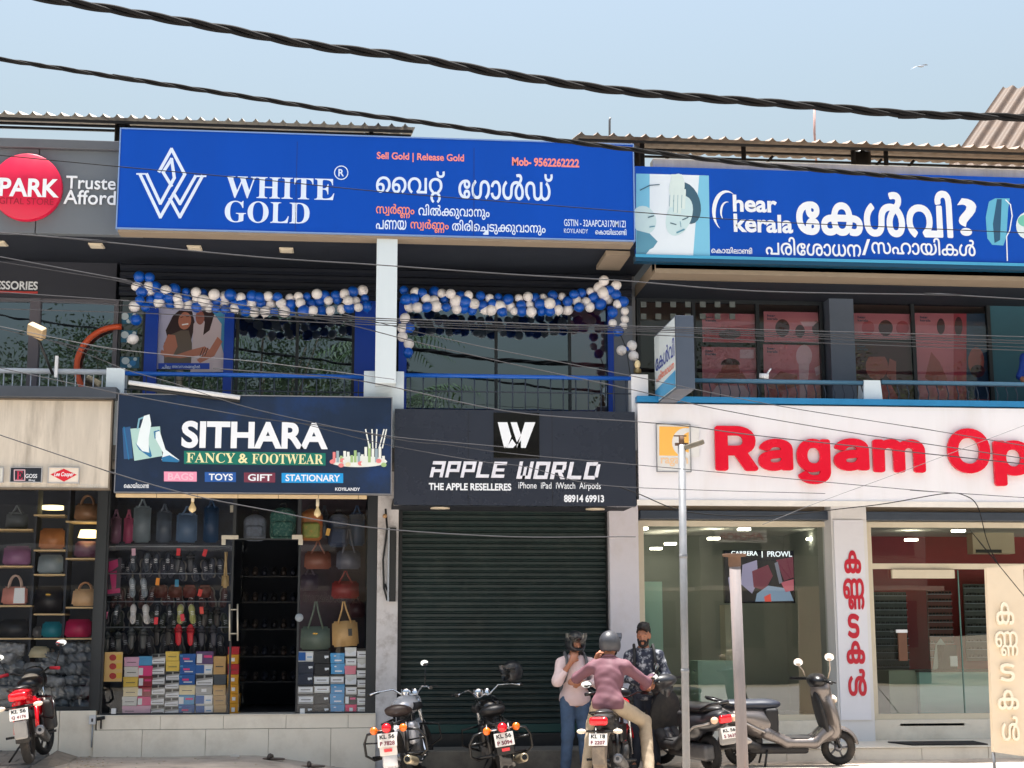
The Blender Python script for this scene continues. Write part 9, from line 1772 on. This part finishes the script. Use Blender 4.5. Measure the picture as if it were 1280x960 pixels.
for lab, pts, r in (('pale wire just under the grey cladding falling across the white column', [(0, 291), (75, 297), (320, 321), (470, 331), (640, 343), (780, 351), (948, 364), (1194, 369), (1280, 374)], .010),
    ('pale wire starting beside the white word and running through the left balloons', [(0, 321), (135, 346), (165, 353), (248, 372), (400, 394), (598, 402), (800, 410), (1280, 426)], .009),
    ('pale wire close below the one through the left balloons', [(0, 327), (142, 350), (250, 378), (400, 399), (600, 408), (800, 414), (1280, 434)], .007),
    ('upper wire of the level bundle across the balcony', [(0, 365), (160, 376), (400, 394), (640, 404), (800, 408), (1280, 421)], .007), ('middle wire of the level bundle across the balcony', [(0, 373), (160, 382), (400, 397), (640, 407), (800, 412), (1280, 429)], .009),
    ('lowest wire of the level bundle across the balcony', [(0, 386), (170, 391), (400, 403), (640, 413), (800, 418), (960, 426), (1280, 438)], .008), ('thin wire sloping past the flood lamp to the embraced poster', [(0, 408), (82, 425), (150, 437), (240, 446), (320, 452), (460, 470)], .006),
    ('wire falling past the orange ring to the navy board top', [(0, 411), (60, 425), (120, 447), (160, 463), (220, 480), (320, 512), (490, 548), (560, 556), (640, 567), (795, 581), (960, 596), (1160, 614), (1280, 622)], .007),
    ('wire falling from the white column to the first red letters', [(300, 463), (420, 472), (492, 484), (640, 515), (795, 527), (862, 533), (960, 546), (1280, 580)], .009), ('wire falling over the phone shop window to the big round red letter', [(380, 394), (445, 408), (530, 430), (640, 455), (790, 487), (895, 511), (1060, 540), (1280, 573)], .008),
    ('wire falling from the balcony glass over the white fascia top', [(460, 400), (560, 424), (640, 441), (785, 469), (960, 505), (1160, 537), (1280, 557)], .007), ('wire crossing the lower timber board and the navy board', [(0, 460), (140, 490), (320, 522), (410, 533), (492, 546), (600, 556)], .007),
    ('faint wire crossing the slanted silver letters', [(400, 535), (480, 555), (595, 576), (660, 584), (740, 605), (860, 612), (1000, 616)], .006), ('wire from the timber board sagging under the phone shop board', [(-20, 537), (135, 589), (240, 619), (342, 639), (410, 652), (500, 663), (640, 671), (762, 671)], .009)): cable(lab, pts, -5.6, r, gw if 'thin' not in lab else (100, 100, 104), cat='wire')
cable('black cable arching down before the optician door to the cream signboard', [(800, 618), (860, 640), (960, 645), (1060, 635), (1110, 629), (1180, 617), (1205, 619), (1222, 633), (1234, 676), (1250, 708), (1290, 757)], -3.6, .010)
cable('thin stay wire rising diagonally to the right over the white fascia', [(980, 645), (1020, 629), (1140, 585), (1290, 528)], -4.4, .005, (120, 120, 124), cat='wire')
# ================================================================== far side of the road, seen mirrored in the glass
def mir(px, py, Yv=30.0): q = P(px, py, Yv); return Vector((q.x, -q.y, q.z))
M_bark = mat('bark', (96, 84, 70), .9, var=.3, vscale=8)
def leaf_m(n, rgb): return mat(n, rgb, .6, var=.4, vscale=1.2, objvar=.1)
def tree(label, x, y, h, rad, m, seed, n=8000):
    r_ = random.Random(seed); t = thing('tree', label, 'tree', (x, y, -.22)); b = MB(); b.tube([(x, y, -.3), (x + .1, y, h * .3), (x - .1, y + .1, h * .55)], [.28, .2, .12], 10)
    cl = []
    for i in range(11):
        a, e = r_.uniform(0, 6.28), r_.uniform(-.3, 1); d = rad * r_.uniform(.3, 1); c = Vector((x + d * math.cos(a), y + d * math.sin(a), h * .72 + e * h * .24)); cl.append((c, rad * r_.uniform(.3, .5))); b.tube([(x, y, h * .4), (Vector((x, y, h * .4)) + c) / 2 + Vector((0, 0, .3)), c], [.1, .06, .03], 6)
    b.build('trunk', M_bark, t); b = MB(); b.k = 0
    for i in range(n):
        c, q = r_.choice(cl); v = Vector((r_.gauss(0, 1), r_.gauss(0, 1), r_.gauss(0, .8))).normalized() * q * r_.uniform(.5, 1.1); p = c + v; s_ = r_.uniform(.04, .1); u = Vector((r_.gauss(0, 1), r_.gauss(0, 1), r_.gauss(0, 1))).normalized(); w_ = u.orthogonal().normalized() * s_ * .55; u = u * s_
        b.add([p - u, p + w_, p + u, p - w_], [(0, 1, 2, 3)])
    b.build('crown', m, t, fix=False)
def palm(label, x, y, h, seed):
    r_ = random.Random(seed); t = thing('palm_tree', label, 'palm', (x, y, -.22)); b = MB(); b.tube([(x, y, -.3), (x + .2, y, h * .5), (x + .1, y, h)], [.2, .15, .11], 10); b.build('trunk', M_bark, t); b = MB()
    for i in range(20):
        a = 6.28 * i / 20 + r_.uniform(-.1, .1); e = r_.uniform(-.2, 1.0); L = r_.uniform(2.6, 3.6); pts = [Vector((x + .1 + math.cos(a) * L * k / 9, y + math.sin(a) * L * k / 9, h + L * (e * k / 9 - (.55 + .3 * e) * (k / 9) ** 2))) for k in range(10)]; sd = Vector((-math.sin(a), math.cos(a), 0))
        for k in range(1, 9):
            for q in (0, .5):
                p = pts[k].lerp(pts[k + 1], q); l = .6 * math.sin(math.pi * min(1, (k + q) / 9.5 + .1)) + .1; d = (pts[k + 1] - pts[k]).normalized()
                for s in (1, -1): tip = p + sd * s * l + d * l * .5 - Vector((0, 0, l * .5)); b.add([p - d * .03, p + d * .05, tip], [(0, 1, 2)])
    b.build('crown', leaf_m('palm_leaf', (64, 92, 44)), t, fix=False)
def block(label, x0, x1, y, h, rgb, nwin, rows, roof=None):
    t = thing('building', label, 'building', ((x0 + x1) / 2, y, -.22)); MB().box(x0, x1, y - 8, y, -.3, h).build('wall', mat('far_wall_%d_%d_%d' % rgb, rgb, .85, var=.15, vscale=.8, dirt=.4, dscale=.6), t)
    for j in range(rows):
        for i in range(nwin):
            xa = x0 + (x1 - x0) * (i + .18) / nwin; xb = x0 + (x1 - x0) * (i + .82) / nwin; z0 = 1.0 + j * 3.2
            MB().box(xa, xb, y + .002, y + .05, z0, z0 + 1.6).build('window', mat('far_window', (40, 48, 56), .2), t)
    MB().box(x0 - .2, x1 + .2, y - 8.2, y + 1.0, 2.95, 3.1).build('awning', M_conc, t)
    if roof: MB().box(x0 - .4, x1 + .4, y - 8.4, y + .6, h, h + .18).build('roof', mat('far_roof', (200, 200, 200), .6, var=.1), t)
    return t
block('grey shop block across the road mirrored in the optician glass', 3.5, 11.5, -32, 6.6, (120, 124, 120), 4, 2, True)
t = block('red brown shop block across the road with a lettered board', 11.8, 20, -31, 6.0, (118, 116, 108), 3, 2)
block('low dark shop row across the road opposite the footwear shop', -13, -1.2, -32, 4.3, (84, 82, 84), 6, 1, True)
block('cream house with flat roof across the road opposite the shutter', -.6, 3.0, -33, 5.6, (196, 184, 160), 2, 1, True)
def farsign(label, s, px0, py0, px1, py1, Yv, bg_, fg, b_=.03):
    a, c = mir(px0, py1, Yv), mir(px1, py0, Yv); y = a.y; t = thing('sign_board', label, 'sign', ((a.x + c.x) / 2, y, a.z)); MB().box(a.x - .1, c.x + .1, y - .1, y, a.z - .08, c.z + .08).build('panel', bg_, t)
    vs, fs = curve_mesh(s, b_); xs = [v[0] for v in vs]; ys = [v[1] for v in vs]; b = MB(); b.add([(a.x + (c.x - a.x) * (v[0] - min(xs)) / (max(xs) - min(xs)), y + .004, a.z + (c.z - a.z) * (v[1] - min(ys)) / (max(ys) - min(ys))) for v in vs], fs)
    for i, v in enumerate(b.v): b.v[i] = (a.x + c.x - v[0], v[1], v[2])
    b.build('lettering', fg, t, fix=False)
I_far = ink('far_pale', (206, 200, 190)); farsign('dark board across the road mirrored left of the lit screen', 'ANCHOR', 903, 665, 960, 674, 30.6, I_far, ink('dark_red', ()))
farsign('pale board with three letters across the road mirrored in the shop door', 'EMI', 334, 733, 365, 746, 31.6, I_far, ink('dark_red', ()))
farsign('maroon board across the road mirrored over the tote bags', 'കൊയിലാണ്ടി', 380, 740, 436, 754, 31.4, mat('far_maroon', (96, 24, 34), .5), I_far)
farsign('navy board across the road mirrored over the handbag shelves', 'LADY SHAMO', 32, 738, 100, 745, 31.6, ink('navy_far', (40, 48, 66)), ink('far_blue', (110, 130, 160)))
G1, G2, G3 = leaf_m('leaf_dark', (52, 76, 36)), leaf_m('leaf_mid', (78, 100, 46)), leaf_m('leaf_olive', (92, 98, 52))
for i, (x, y, h, r_, m) in enumerate(((-9.5, -37, 13, 4.2, G1), (-4.2, -40, 14.5, 4.6, G1), (-14, -36, 11, 4, G2), (-1.2, -44, 13, 3.8, G2), (8.5, -46, 11, 4, G3), (15, -41, 13, 4.5, G1), (21, -38, 12, 4.5, G2), (4.6, -37.5, 8.6, 2.4, G3))): tree('broad leafy tree across the road, ' + ('behind the dark shop row', 'tallest beside the shop row', 'at the far left', 'between shop row and cream house', 'far behind the grey block', 'behind the red brown block', 'at the far right', 'small one behind the grey block corner')[i], x, y, h, r_, m, i)
for i, (x, y, h) in enumerate(((-6.8, -35, 12.2), (.6, -36, 12.4), (1.6, -39, 10.8))): palm('coconut palm across the road, ' + ('over the dark shop row', 'tall one over the cream house', 'lower one over the cream house')[i], x, y, h, i)
